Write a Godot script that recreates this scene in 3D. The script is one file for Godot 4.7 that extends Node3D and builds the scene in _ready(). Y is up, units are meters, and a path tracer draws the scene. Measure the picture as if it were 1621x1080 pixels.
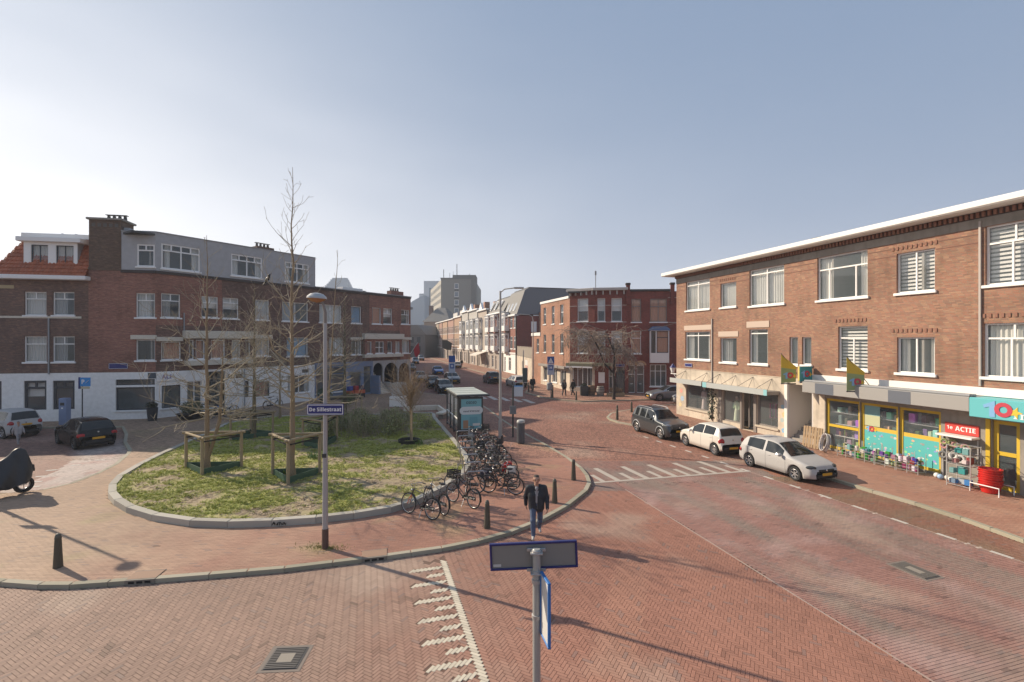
extends Node3D
# Street corner on a sunny late-winter day, seen from a second-floor window. Units are metres;
# world x is to the right of the view, -z is away from the camera, pavement tops lie at y = 0 and the roadway at y = -0.1.

const ROAD := -0.1
var rg := RandomNumberGenerator.new()
var used := {}
var M := {}
var nz := FastNoiseLite.new()
var nf := FastNoiseLite.new()
var unit_brick: ArrayMesh


class MB:
	var v := PackedVector3Array()
	var n := PackedVector3Array()
	var u := PackedVector2Array()
	var c := PackedColorArray()
	var t := Transform3D()
	var col := Color.WHITE
	var two := false

	func pt(a: Vector3, nn: Vector3, w: Vector2) -> void:
		v.append(t * a)
		n.append((t.basis * nn).normalized())
		u.append(w)
		c.append(col)

	func flat_uv(a: Vector3, nn: Vector3) -> Vector2:
		var q := nn.abs()
		if q.x > q.y and q.x > q.z:
			return Vector2(a.z, -a.y)
		if q.y > q.z:
			return Vector2(a.x, a.z)
		return Vector2(a.x, -a.y)

	func tri(a: Vector3, b: Vector3, d: Vector3) -> void:
		var nn := (b - a).cross(d - a).normalized()
		for p in [a, d, b]:
			pt(p, nn, flat_uv(p, nn))

	func quad(a: Vector3, b: Vector3, d: Vector3, e: Vector3) -> void:
		var nn := (b - a).cross(d - a)
		if nn.length_squared() < 1e-12:
			nn = (d - a).cross(e - a)
		nn = nn.normalized()
		for p in [a, d, b, a, e, d]:
			pt(p, nn, flat_uv(p, nn))

	func squad(a: Vector3, b: Vector3, d: Vector3, e: Vector3, na: Vector3, nb: Vector3, nd: Vector3, ne: Vector3) -> void:
		var ps := [a, d, b, a, e, d]
		var ns := [na, nd, nb, na, ne, nd]
		for i in 6:
			pt(ps[i], ns[i], flat_uv(ps[i], ns[i]))

	# box from corner lo to corner hi, edges chamfered by b
	func bx(x0: float, y0: float, z0: float, x1: float, y1: float, z1: float, b := 0.0) -> void:
		if b <= 0.0:
			var p := [Vector3(x0, y0, z1), Vector3(x1, y0, z1), Vector3(x1, y1, z1), Vector3(x0, y1, z1), Vector3(x0, y0, z0), Vector3(x1, y0, z0), Vector3(x1, y1, z0), Vector3(x0, y1, z0)]
			quad(p[0], p[1], p[2], p[3])
			quad(p[5], p[4], p[7], p[6])
			quad(p[1], p[5], p[6], p[2])
			quad(p[4], p[0], p[3], p[7])
			quad(p[3], p[2], p[6], p[7])
			quad(p[4], p[5], p[1], p[0])
			return
		var ctr := Vector3(x0 + x1, y0 + y1, z0 + z1) / 2
		var h := Vector3(x1 - x0, y1 - y0, z1 - z0) / 2
		b = minf(b, minf(h.x, minf(h.y, h.z)) * 0.95)
		var g := h - Vector3(b, b, b)
		for ax in 3:
			for s in [-1.0, 1.0]:
				var f := Vector3.ZERO
				f[ax] = s
				var e1 := Vector3.ZERO
				e1[(ax + 1) % 3] = 1
				var e2 := Vector3.ZERO
				e2[(ax + 2) % 3] = s
				var o := ctr + f * h[ax]
				var q1 := e1 * g[(ax + 1) % 3]
				var q2 := e2 * g[(ax + 2) % 3]
				quad(o - q1 - q2, o + q1 - q2, o + q1 + q2, o - q1 + q2)
		for ax in 3:
			var i := (ax + 1) % 3
			var j := (ax + 2) % 3
			for si in [-1.0, 1.0]:
				for sj in [-1.0, 1.0]:
					var l := Vector3.ZERO
					l[ax] = g[ax] * si * sj
					var a := Vector3.ZERO
					a[i] = si * h[i]
					a[j] = sj * g[j]
					var d := Vector3.ZERO
					d[i] = si * g[i]
					d[j] = sj * h[j]
					quad(ctr + a - l, ctr + d - l, ctr + d + l, ctr + a + l)

	func box(ctr: Vector3, s: Vector3, b := 0.0) -> void:
		bx(ctr.x - s.x / 2, ctr.y - s.y / 2, ctr.z - s.z / 2, ctr.x + s.x / 2, ctr.y + s.y / 2, ctr.z + s.z / 2, b)

	# a bar of rectangular section from a to b
	func bar(a: Vector3, b: Vector3, w: float, h: float, up := Vector3.UP) -> void:
		var keep := t
		var d := (b - a).normalized()
		if absf(d.dot(up)) > 0.98:
			up = Vector3.RIGHT
		var s := up.cross(d).normalized()
		t = keep * Transform3D(Basis(s, d.cross(s), d), (a + b) / 2)
		box(Vector3.ZERO, Vector3(w, h, a.distance_to(b)))
		t = keep

	func tube(ps: Array, r, sides := 6, caps := true) -> void:
		var k := ps.size()
		var up := Vector3.UP
		var d0: Vector3 = (ps[1] - ps[0]).normalized()
		if absf(d0.dot(up)) > 0.9:
			up = Vector3.RIGHT
		var s := up.cross(d0).normalized()
		var rings := []
		var outs := []
		for i in k:
			var d: Vector3 = (ps[mini(i + 1, k - 1)] - ps[maxi(i - 1, 0)]).normalized()
			s = (s - d * s.dot(d)).normalized()
			var w := d.cross(s)
			var rad: float = r[i] if r is Array else r
			var ring := []
			var out := []
			for j in sides:
				var an := TAU * j / sides
				var o := s * cos(an) + w * sin(an)
				ring.append(ps[i] + o * rad)
				out.append(o)
			rings.append(ring)
			outs.append(out)
		for i in k - 1:
			for j in sides:
				var q := (j + 1) % sides
				squad(rings[i][j], rings[i][q], rings[i + 1][q], rings[i + 1][j], outs[i][j], outs[i][q], outs[i + 1][q], outs[i + 1][j])
		if caps:
			for j in range(1, sides - 1):
				tri(rings[0][0], rings[0][j + 1], rings[0][j])
				tri(rings[k - 1][0], rings[k - 1][j], rings[k - 1][j + 1])

	func ring(ctr: Vector3, ax: Vector3, rad: float, r: float, seg := 24, sides := 6) -> void:
		var s := (Vector3.UP if absf(ax.y) < 0.9 else Vector3.RIGHT).cross(ax).normalized()
		var w := ax.cross(s)
		for i in seg:
			for j in sides:
				var q := []
				var m := []
				for e: Array in [[i, j], [i, j + 1], [i + 1, j + 1], [i + 1, j]]:
					var a: float = TAU * e[0] / seg
					var b: float = TAU * e[1] / sides
					var o := s * cos(a) + w * sin(a)
					var nn := o * cos(b) + ax * sin(b)
					q.append(ctr + o * rad + nn * r)
					m.append(nn)
				squad(q[0], q[3], q[2], q[1], m[0], m[3], m[2], m[1])

	# profile of (radius, height) pairs turned about y
	func lathe(prof: Array, sides := 16, at := Vector3.ZERO, smooth := true) -> void:
		for i in prof.size() - 1:
			var a: Vector2 = prof[i]
			var b: Vector2 = prof[i + 1]
			var sl := Vector2(b.y - a.y, a.x - b.x).normalized()
			for j in sides:
				var p := TAU * j / sides
				var q := TAU * (j + 1) / sides
				var e := [Vector3(cos(p), 0, -sin(p)), Vector3(cos(q), 0, -sin(q))]
				if not smooth:
					quad(at + e[0] * a.x + Vector3.UP * a.y, at + e[1] * a.x + Vector3.UP * a.y, at + e[1] * b.x + Vector3.UP * b.y, at + e[0] * b.x + Vector3.UP * b.y)
					continue
				var m := [(e[0] * sl.x + Vector3.UP * sl.y), (e[1] * sl.x + Vector3.UP * sl.y)]
				squad(at + e[0] * a.x + Vector3.UP * a.y, at + e[1] * a.x + Vector3.UP * a.y, at + e[1] * b.x + Vector3.UP * b.y, at + e[0] * b.x + Vector3.UP * b.y, m[0], m[1], m[1], m[0])

	func ball(ctr: Vector3, r: Vector3, seg := 10) -> void:
		var rows := []
		for i in seg + 1:
			var row := []
			var p := PI * i / seg - PI / 2
			for j in seg * 2 + 1:
				var q := PI * j / seg
				row.append(Vector3(cos(p) * cos(q), sin(p), -cos(p) * sin(q)))
			rows.append(row)
		for i in seg:
			for j in seg * 2:
				var e := [rows[i][j], rows[i][j + 1], rows[i + 1][j + 1], rows[i + 1][j]]
				squad(ctr + e[0] * r, ctr + e[1] * r, ctr + e[2] * r, ctr + e[3] * r, e[0] / r, e[1] / r, e[2] / r, e[3] / r)

	# upright prism over a polygon of (x, z-forward) points
	func prism(poly: PackedVector2Array, y0: float, y1: float) -> void:
		var q := poly.duplicate()
		if Geometry2D.is_polygon_clockwise(q):
			q.reverse()
		var ids := Geometry2D.triangulate_polygon(q)
		for i in range(0, ids.size(), 3):
			var a := q[ids[i]]
			var b := q[ids[i + 1]]
			var d := q[ids[i + 2]]
			if (b - a).cross(d - a) < 0:
				var w := b
				b = d
				d = w
			tri(Vector3(a.x, y1, -a.y), Vector3(b.x, y1, -b.y), Vector3(d.x, y1, -d.y))
		for i in q.size():
			var a := q[i]
			var b := q[(i + 1) % q.size()]
			quad(Vector3(a.x, y0, -a.y), Vector3(b.x, y0, -b.y), Vector3(b.x, y1, -b.y), Vector3(a.x, y1, -a.y))

	# flat outline in the xy plane, thickness along z
	func plate(poly: PackedVector2Array, z0: float, z1: float) -> void:
		var q := poly.duplicate()
		if Geometry2D.is_polygon_clockwise(q):
			q.reverse()
		var ids := Geometry2D.triangulate_polygon(q)
		for i in range(0, ids.size(), 3):
			var a := q[ids[i]]
			var b := q[ids[i + 1]]
			var d := q[ids[i + 2]]
			if (b - a).cross(d - a) < 0:
				var w := b
				b = d
				d = w
			tri(Vector3(a.x, a.y, z1), Vector3(b.x, b.y, z1), Vector3(d.x, d.y, z1))
			tri(Vector3(a.x, a.y, z0), Vector3(d.x, d.y, z0), Vector3(b.x, b.y, z0))
		for i in q.size():
			var a := q[i]
			var b := q[(i + 1) % q.size()]
			quad(Vector3(a.x, a.y, z0), Vector3(b.x, b.y, z0), Vector3(b.x, b.y, z1), Vector3(a.x, a.y, z1))

	func mesh() -> ArrayMesh:
		var a := []
		a.resize(Mesh.ARRAY_MAX)
		a[Mesh.ARRAY_VERTEX] = v
		a[Mesh.ARRAY_NORMAL] = n
		a[Mesh.ARRAY_TEX_UV] = u
		a[Mesh.ARRAY_COLOR] = c
		if two:
			a[Mesh.ARRAY_TEX_UV2] = u
		var m := ArrayMesh.new()
		m.add_surface_from_arrays(Mesh.PRIMITIVE_TRIANGLES, a)
		return m


# a smooth skin over rows of points; cls[i][j] says which builder a cell goes to (-1 for none)
func skin(rows: Array, mbs: Array, cls: Callable) -> void:
	var h := rows.size()
	var w: int = rows[0].size()
	var nn := []
	for i in h:
		var r := []
		for j in w:
			var a: Vector3 = rows[mini(i + 1, h - 1)][j] - rows[maxi(i - 1, 0)][j]
			var b: Vector3 = rows[i][mini(j + 1, w - 1)] - rows[i][maxi(j - 1, 0)]
			var x := b.cross(a)
			r.append(x.normalized() if x.length_squared() > 1e-14 else Vector3.UP)
		nn.append(r)
	for i in h - 1:
		for j in w - 1:
			var k: int = cls.call(i, j)
			if k < 0:
				continue
			mbs[k].squad(rows[i][j], rows[i][j + 1], rows[i + 1][j + 1], rows[i + 1][j], nn[i][j], nn[i][j + 1], nn[i + 1][j + 1], nn[i + 1][j])


func numbered(called: String) -> String:
	if not used.has(called):
		used[called] = 0
		return called
	used[called] += 1
	return "%s_%03d" % [called, used[called]]


func P(x: float, z: float, y := 0.0) -> Vector3:
	return Vector3(x, y, -z)


func C(r: float, g: float, b: float) -> Color:   # a real-world (linear) base colour
	return Color(r, g, b).linear_to_srgb()


func mt(key: String, c := Color.WHITE, rough := 0.8, o := {}) -> StandardMaterial3D:
	if M.has(key):
		return M[key]
	var m := StandardMaterial3D.new()
	m.resource_name = key
	m.albedo_color = c
	m.roughness = rough
	for k in o:
		m.set(k, o[k])
	M[key] = m
	return m


func tag(o: Node3D, label: String, category := "", group := "", kind := "") -> Node3D:
	if label:
		o.set_meta("label", label)
	if category:
		o.set_meta("category", category)
	if group:
		o.set_meta("group", group)
	if kind:
		o.set_meta("kind", kind)
	return o


func thing(called: String, label: String, category: String, at := Vector3.ZERO, turn := 0.0, group := "") -> Node3D:
	var o := Node3D.new()
	o.name = numbered(called)
	add_child(o)
	o.position = at
	o.rotation.y = turn
	return tag(o, label, category, group)


func put(b: MB, called: String, m: Material, parent: Node3D = null, xf := Transform3D()) -> MeshInstance3D:
	var o := MeshInstance3D.new()
	o.mesh = b.mesh()
	o.material_override = null
	o.set_surface_override_material(0, m)
	o.transform = xf
	if parent:
		o.name = called
		parent.add_child(o, true)
	else:
		o.name = numbered(called)
		add_child(o)
	return o


func struct(b: MB, called: String, m: Material, parent: Node3D = null) -> MeshInstance3D:
	var o := put(b, called, m, parent)
	if not parent:
		o.set_meta("kind", "structure")
	return o


func copy(o: Node3D, called: String, label: String, at: Vector3, turn: float) -> Node3D:
	var c := o.duplicate()
	c.name = numbered(called)
	add_child(c)
	c.position = at
	c.rotation = Vector3(0, turn, 0)
	c.set_meta("label", label)
	return c


func text(s: String, size: float, depth: float, font := "Droid Sans", bold := true) -> TextMesh:
	var t := TextMesh.new()
	var f := SystemFont.new()
	f.font_names = PackedStringArray([font])
	if bold:
		f.font_weight = 700
	t.font = f
	t.text = s
	t.font_size = 64
	t.pixel_size = size / 64.0
	t.depth = depth
	return t


func lettering(s: String, size: float, m: Material, parent: Node3D, xf: Transform3D, depth := 0.008, font := "Droid Sans") -> void:
	var o := MeshInstance3D.new()
	o.mesh = text(s, size, depth, font)
	o.set_surface_override_material(0, m)
	o.name = "lettering"
	o.transform = xf
	parent.add_child(o, true)


# frame of a wall whose left end (as seen from the street) is at (x, z) and which runs towards (x2, z2)
func wall_frame(x: float, z: float, x2: float, z2: float) -> Transform3D:
	var d := Vector3(x2 - x, 0, -(z2 - z)).normalized()
	return Transform3D(Basis(d, Vector3.UP, d.cross(Vector3.UP)), Vector3(x, 0, -z))


func poly(a: Array) -> PackedVector2Array:
	var p := PackedVector2Array()
	for i in range(0, a.size(), 2):
		p.append(Vector2(a[i], a[i + 1]))
	return p


func grey_image(w: int, f: Callable) -> Image:
	var d := PackedByteArray()
	d.resize(w * w * 3)
	var k := 0
	for y in w:
		for x in w:
			var c: Color = f.call(x, y)
			d[k] = int(clampf(c.r, 0, 1) * 255)
			d[k + 1] = int(clampf(c.g, 0, 1) * 255)
			d[k + 2] = int(clampf(c.b, 0, 1) * 255)
			k += 3
	return Image.create_from_data(w, w, false, Image.FORMAT_RGB8, d)


# courses of bricks, `across` stretchers and `rows` courses to the tile; tones is a list of colours (sRGB) bricks are picked from
func brick_image(w: int, across: int, rows: int, tones: Array, joint: Color, seed_: int) -> Array:
	rg.seed = seed_
	var mean := Color(0, 0, 0)
	for c in tones:
		mean += c * (1.0 / tones.size())
	var tone := []
	for i in rows:
		var r := []
		for j in across * 2:
			var c: Color = mean.lerp(tones[rg.randi() % tones.size()], 0.42)
			r.append(c * rg.randf_range(0.94, 1.05))
		tone.append(r)
	var cw := float(w) / across
	var ch := float(w) / rows
	var bump := Image.create(w, w, false, Image.FORMAT_RGB8)
	bump.fill(Color.WHITE)
	var im := grey_image(w, func(x, y):
		var j := int(y / ch)
		var fy := fmod(y, ch)
		var xx := fmod(x + (cw * 0.5 if j % 2 else 0.0) + (j % 3) * cw * 0.25, w)
		var i := int(xx / cw)
		var fx := fmod(xx, cw)
		var e: float = 0.9 + 0.2 * (((x * 7919 + y * 104729 + x * y * 31) % 97) / 97.0)
		if fy < ch * 0.15 or fx < cw * 0.045:
			bump.set_pixel(x, y, Color(0.25, 0.25, 0.25))
			return joint * e
		return tone[j][i] * e)
	return [im, bump]


func brick_mat(key: String, tones: Array, joint: Color, seed_: int) -> StandardMaterial3D:
	if M.has(key):
		return M[key]
	var a := brick_image(1024, 16, 56, tones, joint, seed_)
	var b: Image = a[1]
	b.bump_map_to_normal_map(2.0)
	var t := ImageTexture.create_from_image(a[0])
	return mt(key, Color.WHITE, 0.9, {"albedo_texture": t, "normal_enabled": true, "normal_texture": ImageTexture.create_from_image(b), "normal_scale": 0.6, "uv1_scale": Vector3(1 / 3.52, 1 / 3.5, 1), "detail_enabled": true, "detail_albedo": weather(), "detail_blend_mode": BaseMaterial3D.BLEND_MODE_MUL, "detail_uv_layer": BaseMaterial3D.DETAIL_UV_2, "uv2_scale": Vector3(1 / 17.0, 1 / 11.3, 1)})


# large soft stains, with runs of soot drawn downwards
var weather_t: ImageTexture


func weather() -> ImageTexture:
	if weather_t:
		return weather_t
	var n := FastNoiseLite.new()
	n.seed = 3
	n.frequency = 0.012
	n.fractal_octaves = 5
	var im := grey_image(384, func(x, y):
		var a: float = TAU * x / 384.0
		var v: float = n.get_noise_3d(cos(a) * 60, sin(a) * 60, y * 1.1)
		var r: float = n.get_noise_3d(cos(a) * 420, sin(a) * 420, y * 0.35 + 900)
		var g := clampf(0.97 + v * 0.16 + minf(r, 0.0) * 0.14, 0.6, 1.0)
		return Color(g, g * 0.995, g * 0.985))
	weather_t = ImageTexture.create_from_image(im)
	return weather_t


# ---------------------------------------------------------------- light and air
func light_and_camera() -> void:
	var cam := Camera3D.new()
	cam.name = "camera"
	cam.fov = 70.42
	cam.far = 3000.0
	cam.near = 0.1
	add_child(cam)
	cam.position = Vector3(0, 5.8, 0)
	cam.current = true
	var e := Environment.new()
	e.background_mode = Environment.BG_SKY
	var sky := Sky.new()
	var pm := PanoramaSkyMaterial.new()
	pm.panorama = ImageTexture.create_from_image(sky_image())
	sky.sky_material = pm
	e.sky = sky
	e.tonemap_mode = Environment.TONE_MAPPER_LINEAR
	e.tonemap_exposure = 1.52
	e.sdfgi_enabled = true
	e.ssao_enabled = true
	e.ssil_enabled = true
	e.fog_enabled = true
	e.fog_density = 0.0007
	e.fog_light_color = C(0.78, 0.84, 0.92)
	var we := WorldEnvironment.new()
	we.name = "world_environment"
	we.environment = e
	add_child(we)
	var sun := DirectionalLight3D.new()
	sun.name = "sun"
	sun.light_energy = 1.38
	sun.light_color = Color(1.0, 0.93, 0.83)
	sun.light_angular_distance = 0.5
	sun.shadow_enabled = true
	add_child(sun)
	sun.look_at_from_position(Vector3.ZERO, -SUN)


const SUN := Vector3(-0.766, 0.5, -0.403)   # towards the sun: left, beyond the houses, 30 degrees up


# clear air with a whitish haze that thickens towards the horizon and towards the sun
func sky_image() -> Image:
	var w := 512
	var h := 256
	var im := Image.create(w, h, false, Image.FORMAT_RGBF)
	var s := SUN.normalized()
	var saz := atan2(s.x, -s.z)
	nz.frequency = 1.2
	nz.fractal_octaves = 4
	for y in h:
		var el := (0.5 - (y + 0.5) / h) * PI
		for x in w:
			var az := (x + 0.5) / w * TAU
			var d := Vector3(sin(az) * cos(el), sin(el), -cos(az) * cos(el))
			var g := d.angle_to(s)
			var da := absf(angle_difference(az, saz))
			var a := 0.05 + 0.66 * exp(-pow(da / 1.1, 2.0))
			var e := maxf(el, 0.0)
			var hz := a * exp(-pow(e / (0.32 + 0.14 * exp(-da * da)), 1.5)) * (1.0 + 0.22 * nz.get_noise_3d(d.x * 1.5, d.y * 5.0, d.z * 1.5))
			var low := 0.15 * exp(-e / 0.13)
			var au := 0.5 * exp(-pow(g / 0.11, 2.0)) + 0.15 * exp(-g / 0.36)
			var c := Vector3(0.158, 0.220, 0.328)
			c += Vector3(1.05, 0.95, 0.80) * hz + Vector3(1.0, 0.92, 0.82) * low + Vector3(1, 0.97, 0.92) * au
			if el < 0.0:
				c = c.lerp(Vector3(0.2, 0.17, 0.15), clampf(-el * 8.0, 0, 1))
			im.set_pixel(x, y, Color(c.x, c.y, c.z))
	return im


# ---------------------------------------------------------------- ground
var KERB := [-24, 13.5, -16, 12.1, -12.31, 11.62, -11.28, 11.49, -10.53, 11.49, -8.91, 11.74, -7.53, 11.99, -5.81, 12.32, -3.57, 12.97, -1.95, 13.53, -0.93, 14.04, -0.01, 14.69, 1.02, 15.73, 2.0, 17.07, 2.94, 18.8, 3.25, 19.81, 3.32, 20.93, 3.23, 22.18, 2.82, 24.11, 2.08, 26.73, 1.14, 29.58, 0.19, 32.62, -0.99, 36.98, -1.91, 41.08, -2.81, 44.37, -3.9, 48.4, -4.6, 49.8, -6.0, 51.2, -8.0, 52.6, -10.2, 54.5, -17.5, 79.3, -41, 159]
var PARK := [-60, 29, -36, 32.2, -26.5, 32.8, -24.2, 30.2, -22.31, 27.73, -20.49, 25.8, -19.89, 24.93, -18.75, 22.75, -18.24, 21.13, -18.06, 19.72, -18.4, 18.9, -19.2, 18.5, -24, 18.4, -30, 18.4]
var RKERB := [17.0, 0.0, 15.6, 8.0, 15.1, 12.0, 14.92, 14.09, 14.75, 15.9, 14.45, 17.33, 13.96, 18.72, 13.18, 21.64, 11.98, 25.2, 10.95, 28.63, 9.9, 31.5, 8.6, 33.2, 7.6, 34.66, 7.23, 35.9, 7.23, 36.98, 7.91, 38.92, 9.2, 40.34, 10.92, 41.86, 13.89, 44.0, 30, 50]
var DKERB := [40, 57, 20, 49.5, 11.8, 47.7, 6.7, 46.7, 4.6, 48.2, 3.2, 49.9, 1.5, 54.5, 1.7, 57.0, 2.6, 58.9, 2.5, 62.5, -3.9, 84.0, -29, 169]
var isl: PackedVector2Array
var rs: PackedVector2Array
var ds: PackedVector2Array
var green: PackedVector2Array
var GREEN := [-4.06, 16.31, -5.15, 15.73, -6.23, 15.35, -7.51, 15.09, -8.83, 14.99, -10.07, 15.09, -11.61, 15.57, -13.02, 16.31, -14.06, 17.07, -14.96, 17.89, -15.76, 18.88, -16.49, 20.17, -17.1, 21.97, -17.67, 24.11, -18.19, 26.73, -18.83, 29.98, -19.6, 33.0, -18.9, 35.5, -17.0, 36.4, -14.76, 36.6, -12.01, 36.9, -8.38, 37.6, -6.38, 38.2, -5.9, 37.2, -5.64, 35.78, -3.81, 29.58, -2.71, 25.8, -2.11, 23.6, -1.88, 21.97, -2.02, 20.45, -2.67, 18.49, -3.36, 17.07]


func seg_d(p: Vector2, a: Vector2, b: Vector2) -> float:
	return p.distance_to(Geometry2D.get_closest_point_to_segment(p, a, b))


func soft(x: float, z: float, f: float) -> float:
	return nf.get_noise_2d(x * f, z * f)


# base colour of the paving, with the wear and dirt it carries
func tone(x: float, z: float, where: int) -> Color:
	var big := soft(x, z, 0.35)
	var mid := soft(x + 50, z, 1.3)
	var c: Color
	if where == 1:
		c = Color(0.335, 0.17, 0.12).lerp(Color(0.39, 0.265, 0.182), clampf((-x - 4.0) / 8.0 + mid * 0.5, 0, 1))
		c = c.lerp(Color(0.33, 0.27, 0.14), clampf(soft(x, z + 30, 0.9) * 1.6 - 0.45, 0, 0.6))
	elif where == 2:
		c = Color(0.38, 0.195, 0.135).lerp(Color(0.40, 0.235, 0.165), clampf(mid + 0.3, 0, 1))
	else:
		c = Color(0.318, 0.152, 0.106)
		c = c.lerp(Color(0.292, 0.192, 0.145), clampf((1.0 - x) / 4.5 + mid * 0.25, 0, 1) if z < 15 else 0.0)
		var line := 4.3 + (20.05 - z) * 0.2575
		if x > line and z < 21.0:
			var across := x * 0.959 + z * 0.283
			var along := -x * 0.283 + z * 0.959
			var k := nf.get_noise_2d(across * 2.1, along * 0.16)
			c = Color(0.30, 0.16, 0.13).lerp(Color(0.25, 0.185, 0.152), clampf(0.40 + k * 1.5, 0, 1))
			c = c.lerp(Color(0.37, 0.24, 0.21), clampf(soft(x, z - 20, 1.1) * 1.8 - 0.15, 0, 0.8))
			var pl := 13.66 - (z - 12.9) * 0.327
			if x > pl:
				c = Color(0.26, 0.12, 0.08).lerp(Color(0.2, 0.14, 0.09), clampf(mid + 0.3, 0, 1))
		elif x > 3.0 and x < 11.5 and z < 23.8 and z >= 19.0:
			c = Color(0.27, 0.14, 0.11).lerp(Color(0.22, 0.165, 0.14), clampf(mid + 0.5, 0, 1))
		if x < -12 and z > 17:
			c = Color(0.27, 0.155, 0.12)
			for i in range(8, 18, 2):
				if seg_d(Vector2(x, z), Vector2(PARK[i], PARK[i + 1]), Vector2(PARK[i + 2], PARK[i + 3])) < 2.1:
					c = Color(0.47, 0.39, 0.35).lerp(Color(0.37, 0.24, 0.21), clampf(mid * 2.0, 0, 1))
		if z > 40:
			c = c.lerp(Color(0.27, 0.11, 0.085), 0.6)
	if where == 0:
		# oil drips, a relaid trench and dusty patches
		var oil := soft(x * 1.7 + 13, z * 1.7, 2.2)
		c = c.lerp(c * 0.62, clampf(oil * 3.0 - 1.15, 0, 1))
		if absf(x - 2.6 - (z - 11.0) * 0.35) < 0.45 and z < 13.6 and x < 4.6:
			c = c.lerp(Color(0.37, 0.19, 0.13), 0.55)
		c = c.lerp(Color(0.42, 0.32, 0.25), clampf(soft(x + 7, z + 80, 0.55) * 1.5 - 0.35, 0, 0.5))
	return c * (1.0 + 0.16 * big + 0.10 * mid)


# where pale marking bricks lie in the roadway: a line with long and short teeth to its left
const LINE := Vector2(-0.286, 0.958)
const TEETH := Vector2(-0.958, -0.286)
var line_from := Vector2(-0.42, 8.2)


func marked(p: Vector2) -> bool:
	var q := p - line_from
	var a := q.dot(LINE)
	var b := q.dot(TEETH)
	if a < -0.5 or a > 5.2 or b < -0.11 or b > 1.0:
		return false
	if b < 0.11:
		return true
	var f := fposmod(a / 0.77, 1.0)
	return (b < 0.92 and (f < 0.10 or f > 0.90)) or (b < 0.5 and absf(f - 0.5) < 0.10)


func pale(x: float, z: float) -> float:
	var f := 0.0
	var dl := absf(x - (4.3 + (20.05 - z) * 0.2575)) * 0.968
	if z < 19.6 and dl < 0.07:
		f = 0.0
	var pl := 13.66 - (z - 12.9) * 0.327
	if absf(x - pl) < 0.09 and z < 24:
		f = 0.05
	return f


func paved(called: String, shape: PackedVector2Array, y: float, m: Material, cell: float, where: int, k := 1.0, parent: Node3D = null, lump := 0.0) -> MeshInstance3D:
	var lo := shape[0]
	var hi := shape[0]
	for p in shape:
		lo = lo.min(p)
		hi = hi.max(p)
	var b := MB.new()
	var i0 := int(floor(lo.x / cell))
	var j0 := int(floor(lo.y / cell))
	for i in range(i0, int(ceil(hi.x / cell))):
		for j in range(j0, int(ceil(hi.y / cell))):
			var sq := PackedVector2Array([Vector2(i, j) * cell, Vector2(i + 1, j) * cell, Vector2(i + 1, j + 1) * cell, Vector2(i, j + 1) * cell])
			for q in Geometry2D.intersect_polygons(sq, shape):
				var ids := Geometry2D.triangulate_polygon(q)
				for t in range(0, ids.size(), 3):
					var a: Vector2 = q[ids[t]]
					var d: Vector2 = q[ids[t + 1]]
					var e: Vector2 = q[ids[t + 2]]
					if (d - a).cross(e - a) < 0:
						var w: Vector2 = d
						d = e
						e = w
					for p in [a, e, d]:
						b.col = tone(p.x, p.y, where) * k
						var hh := 0.0
						var nn := Vector3.UP
						if lump > 0:
							hh = lump * (nf.get_noise_2d(p.x * 3, p.y * 3) + 0.5 * nf.get_noise_2d(p.x * 11, p.y * 11))
							b.col = soil(p.x, p.y)
						b.pt(Vector3(p.x, y + hh, -p.y), nn, p)
	return struct(b, called, m, parent)


func soil(x: float, z: float) -> Color:
	var g := grassy(x, z)
	return Color(0.34, 0.265, 0.17).lerp(Color(0.35, 0.35, 0.11), clampf(g, 0, 1)) * (1.0 + 0.25 * nf.get_noise_2d(x * 9, z * 9))


func grassy(x: float, z: float) -> float:
	return clampf(0.68 + 1.3 * nf.get_noise_2d(x * 1.1 + 90, z * 1.6) + 0.6 * nf.get_noise_2d(x * 4, z * 6) - (0.45 if x > -9 and z < 24 else 0.0) * clampf((x + 9.0) / 4.0, 0, 1), 0, 1)


func herring_image(w: int, n: int, reps: int) -> Image:
	var cells := 2 * n * reps
	var px := float(w) / cells
	rg.seed = 5
	var tones := []
	for i in cells * cells:
		tones.append(rg.randf_range(0.72, 1.0))
	return grey_image(w, func(x, y):
		var i := int(x / px)
		var j := int(y / px)
		var fx := fmod(x, px) / px
		var fy := fmod(y, px) / px
		var k := posmod(i - j, 2 * n)
		var id: int
		var edge := false
		if k < n:
			id = posmod(i - k, cells) * cells + j
			edge = fy < 0.10 or (k == 0 and fx < 0.10)
		else:
			var up := 2 * n - 1 - k
			id = i * cells + posmod(j - up, cells)
			edge = fx < 0.10 or (up == 0 and fy < 0.10)
		var g: float = 0.42 if edge else tones[id]
		return Color(g, g, g))


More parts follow.
